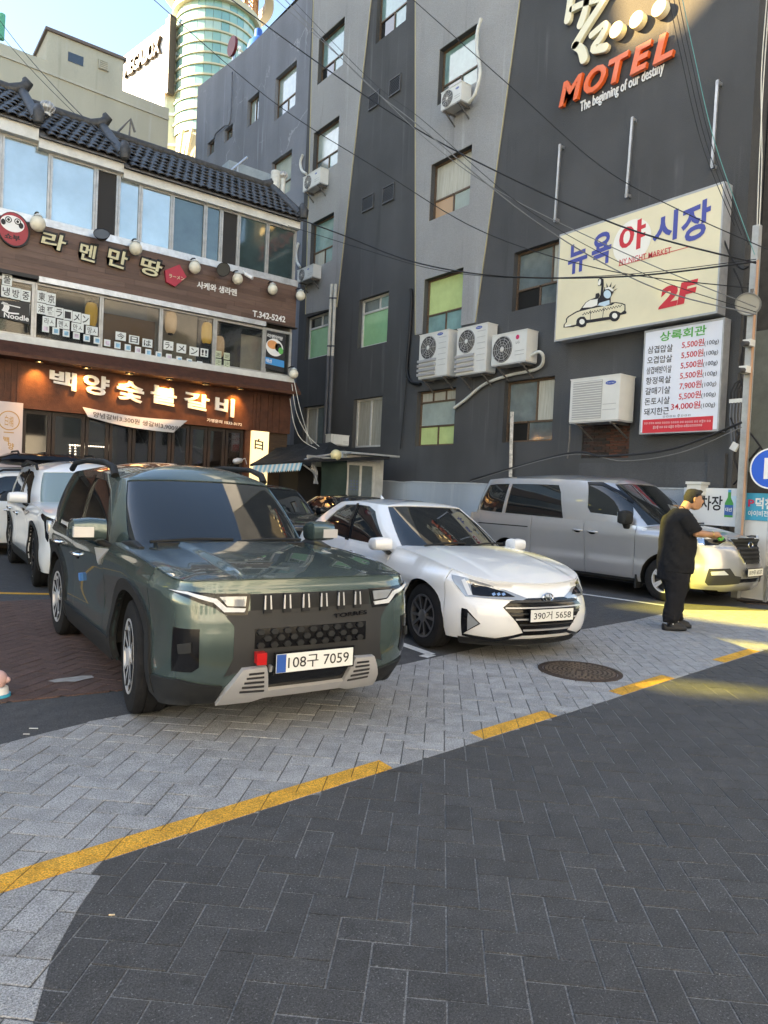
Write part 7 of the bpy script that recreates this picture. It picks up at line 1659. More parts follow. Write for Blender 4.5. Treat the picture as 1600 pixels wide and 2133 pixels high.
mb = MB(); g0, g1 = SH.px(712, 940), SH.px(812, 952); SH.box(mb, g0[0], g1[1] - .02, g1[0], g1[1] + .03, .0, .45); mb.obj('eave_board', mat('worn_sheet', (.40, .42, .42), .6, .3, var=.2), sh)
# walls
mb = MB(); a0, a1 = SH.px(714, 1000)[0], SH.px(792, 1000)[0]; zt2 = SH.px(750, 942)[1]; SH.box(mb, a0, 0, a1 + .12, zt2, -1.6, -.03); mb.obj('wall', M_SHW, sh)
dr = SH.rect((720, 963), (783, 966), (775, 1035), (720, 1033)); window(SH, (dr[0], .15, dr[2], dr[3]), [(0, .55, .5, 1, GL_GREY), (0, 0, .5, .55, mat('dotted_film', (.55, .58, .58), .5)), (.5, .55, 1, 1, GL_GREY), (.5, 0, 1, .55, GL_GREY)], M_WHITEF, sh, d=-.02, fw=.07, name='sliding_door')
md = MB()
for i in range(4):
    for j in range(4): a, b = SH.px(726 + i * 6, 1001 + j * 6 + i * .4, .02); md.lathe([(.016, 0), (.0001, 0)], 8, SH.M(a, b, .012))
stuff(md.obj('blue_dots', M_BLUE, sh))
q = SH.rect((722, 945), (752, 947), (752, 958), (722, 957)); mb = MB(); SH.box(mb, q[0], q[1], q[2], q[3], -.03, .0); ns = mb.obj('notice_board', M_PRINTW, sh)
lettering('lettering', '1234', SH.P(q[0] + .05, q[1] + .03, .003), SH.u * (q[2] - q[0] - .1), SH.v * (q[3] - q[1] - .06), M_BLK, ns) if False else None
mb = MB(); q = SH.rect((660, 955), (714, 953), (717, 1018), (664, 1020)); nx = 8; vs = []
for j in range(7):
    for i in range(nx + 1): s, t = i / nx, j / 6; vs.append(SH.P(q[0] + (q[2]-q[0]) * s + .03 * math.sin(t * 3), q[3] + (.9 - q[3]) * t, .12 + .03 * math.sin(s * 7 + t * 4)))
mb.add(vs, [(j*(nx+1)+i, (j+1)*(nx+1)+i, (j+1)*(nx+1)+i+1, j*(nx+1)+i+1) for j in range(6) for i in range(nx)]); mb.obj('green_tarp', M_TARP, sh, smooth=True)
mb = MB(); vs = []; q0, q1 = SH.px(646, 955, .2), SH.px(662, 1008, .2)
for j in range(9):
    for i in range(5): s, t = i / 4, j / 8; vs.append(SH.P(q0[0] + (q1[0]-q0[0]) * (.2 + .5 * t) + (s - .5) * .18 * (1 - .4 * t), q0[1] + (q1[1]-q0[1]) * t, .25 + .05 * math.sin(s * 8 + t * 11)))
mb.add(vs, [(j*5+i, (j+1)*5+i, (j+1)*5+i+1, j*5+i+1) for j in range(8) for i in range(4)]); mb.obj('plastic_sheet', mat('clear_plastic', (.6, .62, .65), .15, alpha=.55, spec=.8), sh, smooth=True)
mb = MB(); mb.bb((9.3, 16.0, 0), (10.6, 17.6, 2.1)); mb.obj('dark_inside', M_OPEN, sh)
# awning valance: stripes one by one
A0, A1 = on_y(528, 970, 15.25), on_y(630, 964, 15.25); M_STB = mat('awning_blue', (.20, .42, .55), .8); M_STW = mat('awning_white', (.62, .62, .58), .8)
for i in range(22):
    s0, s1 = i / 22, (i + 1) / 22; p, r = A0.lerp(A1, s0), A0.lerp(A1, s1); sk = (A1 - A0) / 22 * -1.1; mb = MB()
    mb.add([p, r, r + sk + Vector((0, -.03, -.16)), (p + r) / 2 + sk + Vector((0, -.03, -.20)), p + sk + Vector((0, -.03, -.16))], [(0, 4, 3, 2, 1)]); mb.obj('awning_stripe', M_STB if i % 2 else M_STW, sh)
for pts, r in (([(622, 963), (646, 953), (705, 944)], .025), ([(632, 968), (655, 985), (662, 1008)], .02), ([(640, 950), (690, 955)], .035)):
    mb = MB(); mb.tube([SH.P(*SH.px(*p, .4), .4) for p in pts], r, 6); mb.obj('strut', M_ALU, sh)
q = SH.px(700, 948, .5); gl_ = thing('globe_lamp', 'yellowish globe lamp on the corner of the shack', 'lamp', SH.P(q[0], q[1] - .16, .5)); mb = MB(); mb.sphere(SH.P(*q, .5), .145, 18, 12); mb.obj('globe', mat('yellow_globe', (.70, .62, .34), .35), gl_, smooth=True); mb = MB(); mb.tube([SH.P(*q, .38), SH.P(q[0] + .1, q[1] + .03, .2), SH.P(q[0] + .3, q[1] + .05, .0)], .035, 8); mb.obj('arm', M_ALU, gl_)
# work lamp on the pillar
q = SH.px(495, 960, .3); t = thing('clip_lamp', 'small pale clip lamp in front of the glowing pillar sign', 'lamp', SH.P(*q, .3)); mb = MB(); mb.lathe([(.02, -.12), (.06, -.09), (.075, 0), (.05, .1), (.02, .13)], 14, Matrix.Translation(SH.P(*q, .3)) @ Matrix.Rotation(R_(78), 4, 'Y'), True); mb.obj('head', M_SATIN, t, smooth=50); e = SH.px(511, 955, .3); f = SH.px(514, 967, .3); mb = MB(); mb.tube([SH.P(*q, .3), SH.P(*e, .3), SH.P(*f, .3)], .012, 6); mb.obj('arm', M_SATIN, t)

# ---- air-conditioning units
M_ACW = mat('ac_white', (.66, .66, .62), .45, var=.06, vscale=3); M_ACG = mat('ac_grille', (.40, .40, .39), .5); M_ACD = mat('ac_dark', (.05, .05, .05), .6); M_STEEL = mat('bracket_steel', (.17, .16, .15), .6, .5, var=.3, vscale=20)
def ac(label, c, d0, d1, brand=None, fan=(.05, .06, .58, .94), style='fan', group='air-conditioning units on the motel wall', pl=None, bracket=True):
    pl = pl or MO; r = pl.rect(*c, d=d1); a0, b0, a1, b1 = r; w, h = a1 - a0, b1 - b0
    t = thing('air_conditioner', label, 'air conditioner', pl.P((a0 + a1) / 2, b0, (d0 + d1) / 2), group=group)
    mb = MB(); pl.box(mb, a0, b0 + .03, a1, b1 - .02, d0, d1); cs = mb.obj('casing', M_ACW, t)
    mb = MB(); pl.box(mb, a0 - .012, b1 - .02, a1 + .012, b1, d0 - .01, d1 + .012); mb.obj('lid', M_ACW, t); mb = MB(); pl.box(mb, a0 + .004, b0, a1 - .004, b0 + .03, d0 + .01, d1 - .01); mb.obj('base_pan', M_ACG, t)
    fx0, fy0, fx1, fy1 = a0 + fan[0] * w, b0 + fan[1] * h, a0 + fan[2] * w, b0 + fan[3] * h; cx, cy = (fx0 + fx1) / 2, (fy0 + fy1) / 2; R = min(fx1 - fx0, fy1 - fy0) / 2
    if style in ('fan', 'split'):
        if style == 'split': cy = b1 - .06 * h - R; 
        mb = MB(); mb.lathe([(R, 0), (R * .97, .014), (.0001, .002)], 28, pl.M(cx, cy, d1 + .002)); g = mb.obj('fan_recess', M_ACD, t, smooth=30)
        for k in range(5): mb = MB(); rr = R * (k + 1) / 5.2; mb.tube([pl.P(cx + rr * math.cos(q), cy + rr * math.sin(q), d1 + .016) for q in [2 * math.pi * i / 28 for i in range(28)]], .006, 4, closed=True); mb.obj('guard_ring', M_ACG, g)
        for k in range(10): q = 2 * math.pi * k / 10; mb = MB(); mb.bar(pl.P(cx + R * .15 * math.cos(q), cy + R * .15 * math.sin(q), d1 + .018), pl.P(cx + R * math.cos(q), cy + R * math.sin(q), d1 + .018), .008); mb.obj('guard_spoke', M_ACG, g)
        mb = MB(); mb.lathe([(R * .18, 0), (R * .15, .012), (.0001, .014)], 14, pl.M(cx, cy, d1 + .014)); mb.obj('fan_hub', M_ACW, g)
        if style == 'split':
            for k in range(4): z = b0 + .07 * h + k * .10 * h; mb = MB(); pl.box(mb, a0 - .02, z, fx1 + .02, z + .055 * h, d1 + .01, d1 + .05); mb.obj('deflector', M_SATIN, t)
    else:
        mb = MB(); pl.box(mb, fx0, fy0, fx1, fy1, d1 + .002, d1 + .012); g = mb.obj('grille_panel', M_ACG, t)
        for k in range(16): z = fy0 + (fy1 - fy0) * (k + .5) / 16; mb = MB(); pl.box(mb, fx0 + .01, z - .008, fx1 - .01, z + .008, d1 + .012, d1 + .022); mb.obj('slat', M_ACW, g)
    for k in range(6 if style == 'split' else 2): z = b0 + h * (.25 + .12 * k); mb = MB(); pl.box(mb, a0 + .68 * w, z, a0 + .94 * w, z + .012, d1 + .001, d1 + .006); mb.obj('ridge', M_ACG, t)
    if brand:
        s, col, bx = brand; M_ = mat('brand_%s' % s, col, .4)
        if s == 'LG': mb = MB(); mb.lathe([(.055, 0), (.0001, 0)], 18, pl.M(a0 + .74 * w, b0 + .80 * h, d1 + .004)); mb.obj('logo', M_, t); lettering('lettering', 'LG', pl.P(a0 + .70 * w, b0 + .60 * h, d1 + .004), pl.u * .10 * w, pl.v * .07 * h, M_ACD, t)
        else:
            mb = MB(); n = 20; x_, y_ = a0 + bx[0] * w, b0 + bx[1] * h; pl.poly(mb, [(x_ + .115 * math.cos(q) * bx[2], y_ + .038 * math.sin(q) * bx[2]) for q in [2 * math.pi * k / n for k in range(n)]], d1 + .001, d1 + .005); mb.obj('logo', M_, t)
            lettering('lettering', s, pl.P(x_ - .085 * bx[2], y_ - .012 * bx[2], d1 + .0065), pl.u * .17 * bx[2], pl.v * .026 * bx[2], M_PRINTW, t)
    if bracket:
        for x in (a0 + .15 * w, a0 + .85 * w):
            mb = MB(); mb.bar(pl.P(x, b0 - .02, 0), pl.P(x, b0 - .02, d1), .035); mb.bar(pl.P(x, b0 - .30, .01), pl.P(x, b0 - .03, d1 - .06), .03); mb.obj('bracket', M_STEEL, t)
    return t, r
BLU = (.03, .08, .35)
ac('left tall white unit with silver deflectors above the yellow-paned window', ((877, 696), (935, 687), (930, 782), (869, 792)), .08, .42, ('SAMSUNG', BLU, (.72, .93, 1.0)), (.05, .45, .60, .97), 'split')
ac('middle tall white unit with silver deflectors on the motel wall', ((955, 683), (1016, 673), (1012, 775), (948, 784)), .08, .42, ('SAMSUNG', BLU, (.72, .93, 1.0)), (.05, .45, .60, .97), 'split')
ac('square unit with round fan guard right of the two tall units', ((1026, 702), (1100, 681), (1094, 754), (1023, 764)), .10, .48, ('LG', (.55, .03, .12), None), (.03, .08, .60, .92))
ac('large white unit with slatted grille beside the menu board', ((1190, 790), (1296, 778), (1285, 876), (1185, 883)), .12, .62, ('Carrier', BLU, (.82, .83, 1.1)), (.06, .08, .66, .92), 'slat')
ac('small unit on brackets below the top right window', ((921, 194), (960, 168), (962, 209), (917, 232)), .10, .45, ('Carrier', BLU, (.80, .75, .6)), (.04, .08, .60, .92))
ac('small unit below the upper window near the tiled roof', ((634, 364), (668, 352), (666, 386), (629, 398)), .05, .38, ('Carrier', BLU, (.75, .75, .6)), (.04, .08, .55, .92))
ac('small unit beside the right end of the brown signboard', ((621, 562), (653, 550), (651, 578), (618, 590)), .05, .38, ('Carrier', BLU, (.7, .75, .55)), (.04, .08, .55, .92))
AP = Plane('y', 17.6); ac('small unit with square grid front behind the shack roof', ((690, 906), (727, 905), (727, 928), (690, 928)), -.3, .0, None, (.08, .1, .55, .9), 'slat', pl=AP, bracket=False)
# ---- pipes and hoses
def hose(name, label, cat, pts, r, m, pl=None, d=.08, n=8, group=None):
    pl = pl or MO; q = [pl.P(*pl.px(p[0], p[1], p[2] if len(p) > 2 else d), p[2] if len(p) > 2 else d) for p in pts]; out = []
    for i in range(len(q) - 1):
        p0, p1, p2, p3 = q[max(0, i-1)], q[i], q[i+1], q[min(len(q)-1, i+2)]
        for k in range(6): t = k / 6; out.append(.5 * ((2*p1) + (p2-p0)*t + (2*p0-5*p1+4*p2-p3)*t*t + (3*p1-p0-3*p2+p3)*t**3))
    mb = MB(); mb.tube(out + [q[-1]], r, n); return tag(mb.obj(name, m, smooth=60), label, cat, group)
M_PVC = mat('white_pvc', (.60, .60, .55), .5, var=.12, vscale=5); M_PVCG = mat('grey_painted_pipe', (.12, .13, .15), .6, var=.15, vscale=4); M_BLKW = mat('black_cable', (.010, .010, .011), .6)
for i, x in enumerate((691, 699)):
    t = thing('drain_pipe', ['left', 'right'][i] + ' of the paired drain pipes, white above and grey below', 'pipe', MO.P(MO.px(x - 8, 900)[0], 0, .12), group='paired drain pipes'); A, B, C_ = MO.px(x, 592, .12), MO.px(x - 7, 742, .12), MO.px(x - 15, 930, .12)
    mb = MB(); mb.cyl(MO.P(A[0], A[1], .12), MO.P(A[0], B[1], .12), .055, 12); mb.obj('upper_pipe', M_PVC, t, smooth=40); mb = MB(); mb.cyl(MO.P(A[0], B[1], .12), MO.P(A[0], .3, .12), .06, 12); mb.obj('lower_pipe', M_PVCG, t, smooth=40)
    for z in (A[1] - .5, B[1] + .3, B[1] - 1.2): mb = MB(); mb.cyl(MO.P(A[0], z, .12), MO.P(A[0], z + .06, .12), .066, 12); mb.obj('clamp', M_PVCG, t)
hose('drain_hose', 'white hose hanging from the big top window to the unit', 'hose', [(1002, 38), (994, 70), (994, 110), (1000, 150), (990, 195), (975, 214)], .045, M_PVC, d=.2)
hose('drain_hose', 'white hose curling above the small upper left unit', 'hose', [(631, 322), (626, 338), (629, 355), (638, 362)], .05, M_PVC)
hose('drain_hose', 'white hose above the small unit beside the signboard', 'hose', [(622, 506), (617, 525), (619, 545), (625, 556)], .05, M_PVC)
hose('drain_hose', 'long white hose sagging from the square unit across the wall', 'hose', [(1100, 745, .3), (1122, 733, .3), (1132, 745, .2), (1120, 768), (1060, 782), (1010, 800), (970, 832), (946, 850)], .04, M_PVC)
hose('cable_bundle', 'thick black taped cable bundle left of the tall units', 'cable', [(856, 602), (857, 630), (853, 700), (849, 745), (848, 775), (856, 795), (876, 800)], .05, M_BLKW)
hose('cable', 'thin black cable running down the wall below the tall units', 'cable', [(847, 790), (842, 850), (834, 935)], .015, M_BLKW)
hose('conduit', 'thin conduit running down the old wall to the cameras', 'pipe', [(484, 150), (480, 250), (468, 262), (450, 278), (446, 290)], .03, M_PVCG)
hose('timber_post', 'peeling white timber post standing against the motel wall', 'post', [(1067, 858, .1), (1065, 920, .1), (1063, 1010, .1)], .055, mat('peeling_paint', (.50, .47, .42), .9, var=.5, vscale=14), n=4)
hose('chain', 'rusty hanging chain below the large slatted unit', 'chain', [(1187, 885, .5), (1186, 920, .5), (1182, 955, .45)], .018, M_STEEL)
# ---- utility pole with lamp
pb = Vector((12.05, 5.72, 0)); zp = on_x(1578, 470, 12.05); 
up_ = thing('utility_pole', 'slim grey square pole with a round lamp and cameras', 'pole', (12.05, zp.y, 0)); yp = zp.y
mb = MB(); mb.bar((12.05, yp, 0), (12.05, yp, zp.z), .11, .11); mb.obj('post', mat('galvanised_post', (.40, .41, .40), .5, .4, var=.18, vscale=5), up_)
mb = MB(); mb.bar((11.98, yp - .075, .4), (11.98, yp - .075, zp.z - .6), .03, .03); mb.obj('orange_conduit', mat('peach_conduit', (.52, .30, .18), .6), up_)
PX = Plane('x', 11.9)
q = PX.px(1562, 634); Mx = Matrix.Translation(PX.P(*q, .05)) @ Vector((-.75, -.12, -.62)).to_track_quat('Z', 'Y').to_matrix().to_4x4()
mb = MB(); mb.lathe([(.03, -.24), (.05, -.2), (.07, -.12), (.20, .0), (.205, .02), (.185, .02), (.06, -.10)], 24, Mx); lp = mb.obj('lamp_shade', mat('grey_enamel', (.34, .34, .33), .4, .4), up_, smooth=40)
mb = MB(); mb.lathe([(.185, .012), (.0001, .004)], 24, Mx); mb.obj('lamp_lens', mat('ribbed_lens', (.50, .50, .47), .15, bump=.6, bscale=40), lp)
mb = MB(); mb.tube([Mx @ Vector((0, 0, -.22)), (12.0, yp, q[1] + .28)], .03, 8); mb.obj('lamp_arm', M_STEEL, lp)
for px, py, nm, lb_ in ((1560, 715, 'camera_housing', None), (1552, 770, 'junction_box', None)):
    q = PX.px(px, py); mb = MB(); mb.box(PX.P(*q, 0), (.16, .13, .11)); hb = mb.obj(nm, M_ACW, up_); mb = MB(); mb.cyl(PX.P(q[0] + .02, q[1] - .02, .05), PX.P(q[0] - .02, q[1] - .03, .16), .045, 10); mb.obj('lens_barrel', M_ACD, hb)
# cable clutter on the wall end
NP = Plane('x', 12.75); rnd = random.Random(21)
t = thing('terminal_bar', 'white terminal bar with a row of cable ends by the pole', 'electrical box', NP.P(*NP.px(1540, 838)))
q = NP.rect((1523, 832), (1556, 830), (1556, 838), (1522, 840)); mb = MB(); NP.box(mb, *q, 0, .06); mb.obj('bar', M_ACW, t)
for k in range(5): x = q[0] + (q[2] - q[0]) * (k + .5) / 5; mb = MB(); mb.tube([NP.P(x, q[3], .05), NP.P(x, q[3] + .12, .06), NP.P(x + .05, q[3] + .28, .04), NP.P(x + .12, q[3] + .33, .0)], .016, 6); mb.obj('cable_end', M_BLKW, t); mb = MB(); mb.tube([NP.P(x, q[1], .05), NP.P(x, q[1] - .25, .06), NP.P(x + .04, q[1] - .7, .02)], .012, 6); mb.obj('cable_tail', M_PVCG, t)
t = thing('tilted_junction_box', 'small tilted pale junction box low on the wall end', 'electrical box', NP.P(*NP.px(1534, 931))); mb = MB(); mb.box(NP.P(*NP.px(1534, 931), .06), (.06, .12, .14), Matrix.Rotation(.5, 3, 'X')); mb.obj('box', M_ACW, t)
for i, pts in enumerate(([(1528, 560), (1545, 600), (1552, 660), (1548, 720), (1545, 780)], [(1540, 900), (1530, 950), (1540, 990), (1528, 1010)], [(1560, 590), (1556, 700), (1542, 760), (1552, 850), (1540, 930)], [(1508, 500), (1525, 540), (1545, 560), (1560, 555)], [(1522, 870), (1540, 905), (1560, 900), (1590, 940)], [(1538, 1000), (1560, 960), (1585, 930)])):
    hose('wall_cable', ['black cable down the upper wall end beside the pole', 'black cable loop low beside the pole', 'long black cable behind the pole', 'black cable looping to the pole top', 'slack black cable past the terminal bar', 'black cable rising to the right of the pole'][i], 'cable', pts, .018, M_BLKW, NP, .05, 6, 'cables by the pole')
# ---- overhead cables
M_GRYW = mat('grey_cable', (.16, .16, .155), .6); M_TEALW = mat('teal_cable', (.10, .30, .28), .6)
def wire(pts, r, m, label, group='overhead cables'):
    """pts: (px, py, distance along the ray in metres)"""
    q = [CAM + ray(x, y).normalized() * d for x, y, d in pts]; out = []
    for i in range(len(q) - 1):
        p0, p1, p2, p3 = q[max(0, i-1)], q[i], q[i+1], q[min(len(q)-1, i+2)]
        for k in range(8): t = k / 8; out.append(.5 * ((2*p1) + (p2-p0)*t + (2*p0-5*p1+4*p2-p3)*t*t + (3*p1-p0-3*p2+p3)*t**3))
    mb = MB(); mb.tube(out + [q[-1]], r * .68, 6); return tag(mb.obj('overhead_cable', m, smooth=60), label, 'cable', group)
wire([(310, -10, 24), (560, 205, 21), (800, 360, 18.5), (1000, 480, 16.5), (1250, 560, 14.5), (1560, 600, 13.2)], .014, M_BLKW, 'black overhead cable crossing from the tower to the pole')
wire([(470, -10, 24), (640, 115, 21), (830, 245, 18.5), (1010, 345, 16.5), (1290, 470, 14.5), (1575, 548, 13.2)], .022, M_BLKW, 'thick black overhead cable crossing the upper wall')
wire([(565, -10, 24), (720, 130, 20), (900, 300, 17.5), (1060, 410, 16), (1330, 540, 14.2), (1575, 640, 13.2)], .012, M_GRYW, 'grey overhead cable reaching the lamp on the pole')
wire([(585, -10, 24), (760, 170, 20), (870, 260, 18), (1100, 450, 15.6), (1340, 590, 14.2), (1575, 655, 13.2)], .016, M_GRYW, 'lower grey overhead cable crossing the cream board')
wire([(600, -10, 24), (770, 165, 20), (880, 250, 18), (1090, 430, 15.6), (1330, 565, 14.2), (1575, 650, 13.2)], .009, M_BLKW, 'thin black overhead cable crossing the cream board')
wire([(850, -10, 18), (1058, 175, 16), (1250, 345, 14.8), (1420, 440, 14), (1600, 520, 13)], .012, M_BLKW, 'overhead cable running below the MOTEL letters')
wire([(620, 455, 19), (720, 492, 18), (860, 545, 16.5), (1040, 575, 15), (1300, 576, 13.8), (1575, 545, 13.2)], .022, M_BLKW, 'slack black cable sagging across the middle of the wall')
wire([(600, 470, 19), (760, 520, 17.5), (900, 560, 16.2), (1060, 578, 15), (1300, 572, 13.9), (1575, 540, 13.2)], .010, M_BLKW, 'thin slack cable beside the sagging one')
wire([(-10, 30, 30), (60, 120, 27), (160, 230, 22), (240, 300, 19)], .016, M_BLKW, 'black cable from the top left corner to the tiled roof')
wire([(-10, 60, 30), (70, 150, 27), (170, 250, 22), (250, 320, 19)], .012, M_BLKW, 'second cable from the left edge to the tiled roof')
for i, (x0, x1) in enumerate(((1392, 1530), (1402, 1545), (1412, 1560), (1420, 1572))): wire([(x0, -10, 15.5), (x0 + 25, 110, 15), (x0 + 70, 300, 14.2), (x1, 470 + i * 20, 13.3)], .009, M_TEALW if i == 3 else M_BLKW, ['leftmost', 'second', 'third', 'rightmost teal'][i] + ' of the steep cables dropping from the top to the pole')
for i, x in enumerate((1597, 1592)): wire([(x + 6, -10, 14), (x - 6, 160, 13.8), (x - 15 + i * 10, 330, 13.5), (x - 20 + i * 10, 470, 13.3)], .012, M_PVC, ['left', 'right'][i] + ' of two pale cables at the right edge above the pole')
wire([(980, 1000, 16.4), (1180, 945, 14.6), (1260, 950, 14.2), (1400, 935, 13.6), (1545, 880, 13.0)], .030, M_BLKW, 'bundle of black cables strung low above the van')
wire([(980, 1003, 16.4), (1178, 948, 14.6), (1300, 960, 14.1), (1420, 942, 13.5), (1545, 890, 13.0)], .014, M_GRYW, 'grey cable strung low beside the black bundle')
for i, pts in enumerate(([(612, 790, 19), (625, 850, 19), (640, 900, 19), (650, 925, 19)], [(608, 800, 19), (618, 860, 19), (640, 905, 19), (665, 930, 19)], [(604, 830, 19), (612, 880, 19), (628, 915, 19), (660, 935, 19)])): wire(pts, .014, M_PVC, ['left', 'middle', 'right'][i] + ' of the pale cables tumbling from the restaurant corner', 'corner cables')
# ---- signs by the pole
BN = Plane('x', 12.28); M_BANW = mat('white_banner', (.70, .71, .70), .6); M_CYAN = mat('cyan_board', (.04, .36, .55), .5)
b1_ = thing('parking_banner', 'white banner with black Korean letters and a green bottle', 'banner', BN.P(*BN.px(1490, 1085)))
r = BN.rect((1425, 1015), (1536, 1018), (1534, 1084), (1425, 1080)); mb = MB(); BN.box(mb, r[0], r[1] - .1, r[2], r[3], 0, .02); mb.obj('sheet', M_BANW, b1_)
lt4(BN, '주차장', (1436, 1032), (1436, 1062), (1504, 1064), M_BLK, b1_, .024, offset=.02)
A = BN.px(1517, 1072, .03); s_ = (BN.px(1517, 1019, .03)[1] - A[1]) / 1.0
bt_ = lambda pts: [(A[0] + x * s_, A[1] + y * s_) for x, y in pts]
for nm, pts, m_ in (('bottle_print', [(-.17, -.1), (.17, -.1), (.17, .45), (.06, .68), (.06, .97), (-.06, .97), (-.06, .68), (-.17, .45)], mat('bottle_green', (.06, .34, .08), .4)), ('label_print', [(-.17, -.02), (.17, -.02), (.17, .38), (-.17, .38)], mat('label_blue', (.04, .13, .36), .5)), ('cap_print', [(-.06, .88), (.06, .88), (.06, .98), (-.06, .98)], mat('cap_blue', (.05, .35, .6), .5))):
    mb = MB(); BN.poly(mb, bt_(pts), .021, .025 + (.002 if nm != 'bottle_print' else 0)); mb.obj(nm, m_, b1_)
lettering('lettering', '대선', BN.P(A[0] - .13 * s_, A[1] + .12 * s_, .03), BN.u * .26 * s_, BN.v * .16 * s_, M_PRINTW, b1_, offset=.02)
mb = MB(); x_, z_ = BN.px(1528, 1045, .03); BN.box(mb, x_ - .05, z_ - .1, x_ + .05, z_ + .1, .02, .024); mb.obj('glass_print', M_SKY, b1_)
b2_ = thing('blue_notice_board', 'bright blue notice board with red P and white letters', 'sign', BN.P(*BN.px(1580, 1110)))
r = BN.rect((1555, 1028), (1640, 1028), (1640, 1085), (1553, 1085)); mb = MB(); BN.box(mb, r[0], r[1], r[2], r[3], .05, .08); mb.obj('board', M_CYAN, b2_)
lt4(BN, 'P', (1558, 1040), (1558, 1055), (1571, 1056), mat('pink_red_print', (.65, .05, .12), .5), b2_, .085, offset=.03); lt4(BN, '덕천', (1573, 1036), (1573, 1060), (1612, 1062), M_PRINTW, b2_, .085, offset=.03); lt4(BN, '아이비전안경', (1558, 1063), (1558, 1075), (1622, 1077), M_PRINTW, b2_, .085, offset=.02)
mb = MB(); BN.box(mb, r[0] + .03, .0, r[2], r[1] - .004, .0, .06); mb.obj('white_base', M_BANW, b2_)
b3_ = thing('parking_sign', 'round blue parking sign cut by the right edge', 'sign', (11.9, BN.px(1606, 976)[0] * -1, 0)); c_ = PX.px(1607, 976)
mb = MB(); mb.lathe([(.33, 0), (.33, .03), (.0001, .03)], 36, PX.M(*c_, .0)); mb.obj('rim', M_PRINTW, b3_); mb = MB(); mb.lathe([(.305, .031), (.0001, .033)], 36, PX.M(*c_, 0)); mb.obj('blue_disc', mat('sign_blue', (.015, .11, .58), .4), b3_)
lettering('lettering', 'P', PX.P(c_[0] - .10, c_[1] - .17, .036), PX.u * .22, PX.v * .34, M_PRINTW, b3_, offset=.03); mb = MB(); mb.bar(PX.P(c_[0], 0, -.05), PX.P(c_[0], c_[1], -.05), .05); mb.obj('post', M_ALU, b3_)
# white box on the ledge behind the man
q = BN.px(1438, 1012, .3); t = thing('white_case', 'white ridged case on the wall behind the standing man', 'box', BN.P(q[0], q[1] - .1, .1)); mb = MB(); BN.box(mb, q[0] - .12, q[1] - .16, q[0] + .14, q[1] + .03, -.05, .2); mb.obj('body', M_ACW, t); mb = MB(); BN.box(mb, q[0] - .14, q[1] + .034, q[0] + .16, q[1] + .08, -.07, .22); mb.obj('lid', M_ACW, t)
# ---- roof clutter on the restaurant
def vent_pipe(label, px, y0, y1, Y, r=.09):
    A, B = on_y(px, y1, Y), on_y(px, y0, Y); t = thing('vent_pipe', label, 'pipe', A); mb = MB(); mb.cyl(A, (A.x, A.y, B.z), r, 14); mb.obj('pipe', M_PVC, t, smooth=40)
    mb = MB(); mb.lathe([(r * .9, 0), (r * 1.7, r * .9), (r * 1.8, r * 1.6), (r * 1.2, r * 2.6), (r * .3, r * 3.0)], 14, Matrix.Translation((A.x, A.y, B.z)), True); tb = mb.obj('turbine', mat('galvanised_turbine', (.42, .41, .38), .45, .6, var=.2), t, smooth=20)
    for k in range(10): a = 2 * math.pi * k / 10; mb = MB(); mb.tube([(A.x + r * f * math.cos(a + e), A.y + r * f * math.sin(a + e), B.z + r * h) for f, h, e in ((.95, 0, 0), (1.75, .9, .2), (1.85, 1.6, .4), (1.25, 2.6, .6))], .012, 5); mb.obj('blade', M_SATIN, tb)
vent_pipe('white vent pipe with ball turbine left of the blue tank', 96, 235, 300, 18.2); vent_pipe('white vent pipe with ball turbine at the right end of the roof', 588, 372, 415, 18.4, .07)
a_ = on_y(573, 402, 18.5); t = thing('flue_pipe', 'short ribbed white flue beside the right vent pipe', 'pipe', a_); mb = MB(); mb.lathe([(.13 + .012 * (k % 2), k * .06) for k in range(11)], 14, Matrix.Translation(a_), True); mb.obj('flue', M_PVC, t)
for i, (pts, r) in enumerate((([(236, 285), (272, 248), (268, 305)], .035), ([(272, 248), (281, 275)], .03), ([(470, 365), (515, 328), (495, 345), (494, 378)], .035))):
    mb = MB(); mb.tube([on_y(*p, 18.6) for p in pts], r, 8); tag(mb.obj('pipe_frame', M_STEEL if i < 2 else M_ALU, smooth=40), ['bent metal pipe frame above the middle of the tiled roof', 'short drooping pipe at the top of the bent frame', 'slanted metal pipe over the right part of the roof'][i], 'pipe')
a_ = on_y(515, 375, 19.2); mb = MB(); mb.bb((a_.x - .7, 18.9, 8.5), (a_.x + .75, 20.6, a_.z + .25)); o = tag(mb.obj('roof_shed', mat('pale_blue_sheet', (.30, .36, .40), .6, var=.15)), 'pale blue sheet shed behind the tiled roof', 'shed')
# ---- small figurine cut by the left edge
p_ = G0(-6, 1452); fg = thing('toy_figure', 'small pink rounded toy on a white and blue base at the left edge', 'toy', (p_.x, p_.y, 0.006)); z0 = .006
mb = MB(); mb.lathe([(.085, 0), (.082, .02), (.078, .02)], 24, Matrix.Translation((p_.x, p_.y, z0)), True); mb.obj('blue_base', mat('toy_blue', (.03, .36, .55), .4), fg, smooth=40)
mb = MB(); mb.lathe([(.072, .02), (.066, .06), (.062, .065)], 24, Matrix.Translation((p_.x, p_.y, z0)), True); mb.obj('white_drum', M_PRINTW, fg, smooth=40)
mb = MB(); mb.sphere((p_.x, p_.y, z0 + .115), .062, 20, 14); mb.sphere((p_.x + .055, p_.y - .02, z0 + .11), .022, 12, 8); mb.obj('pink_body', mat('toy_pink', (.66, .42, .40), .5), fg, smooth=True)
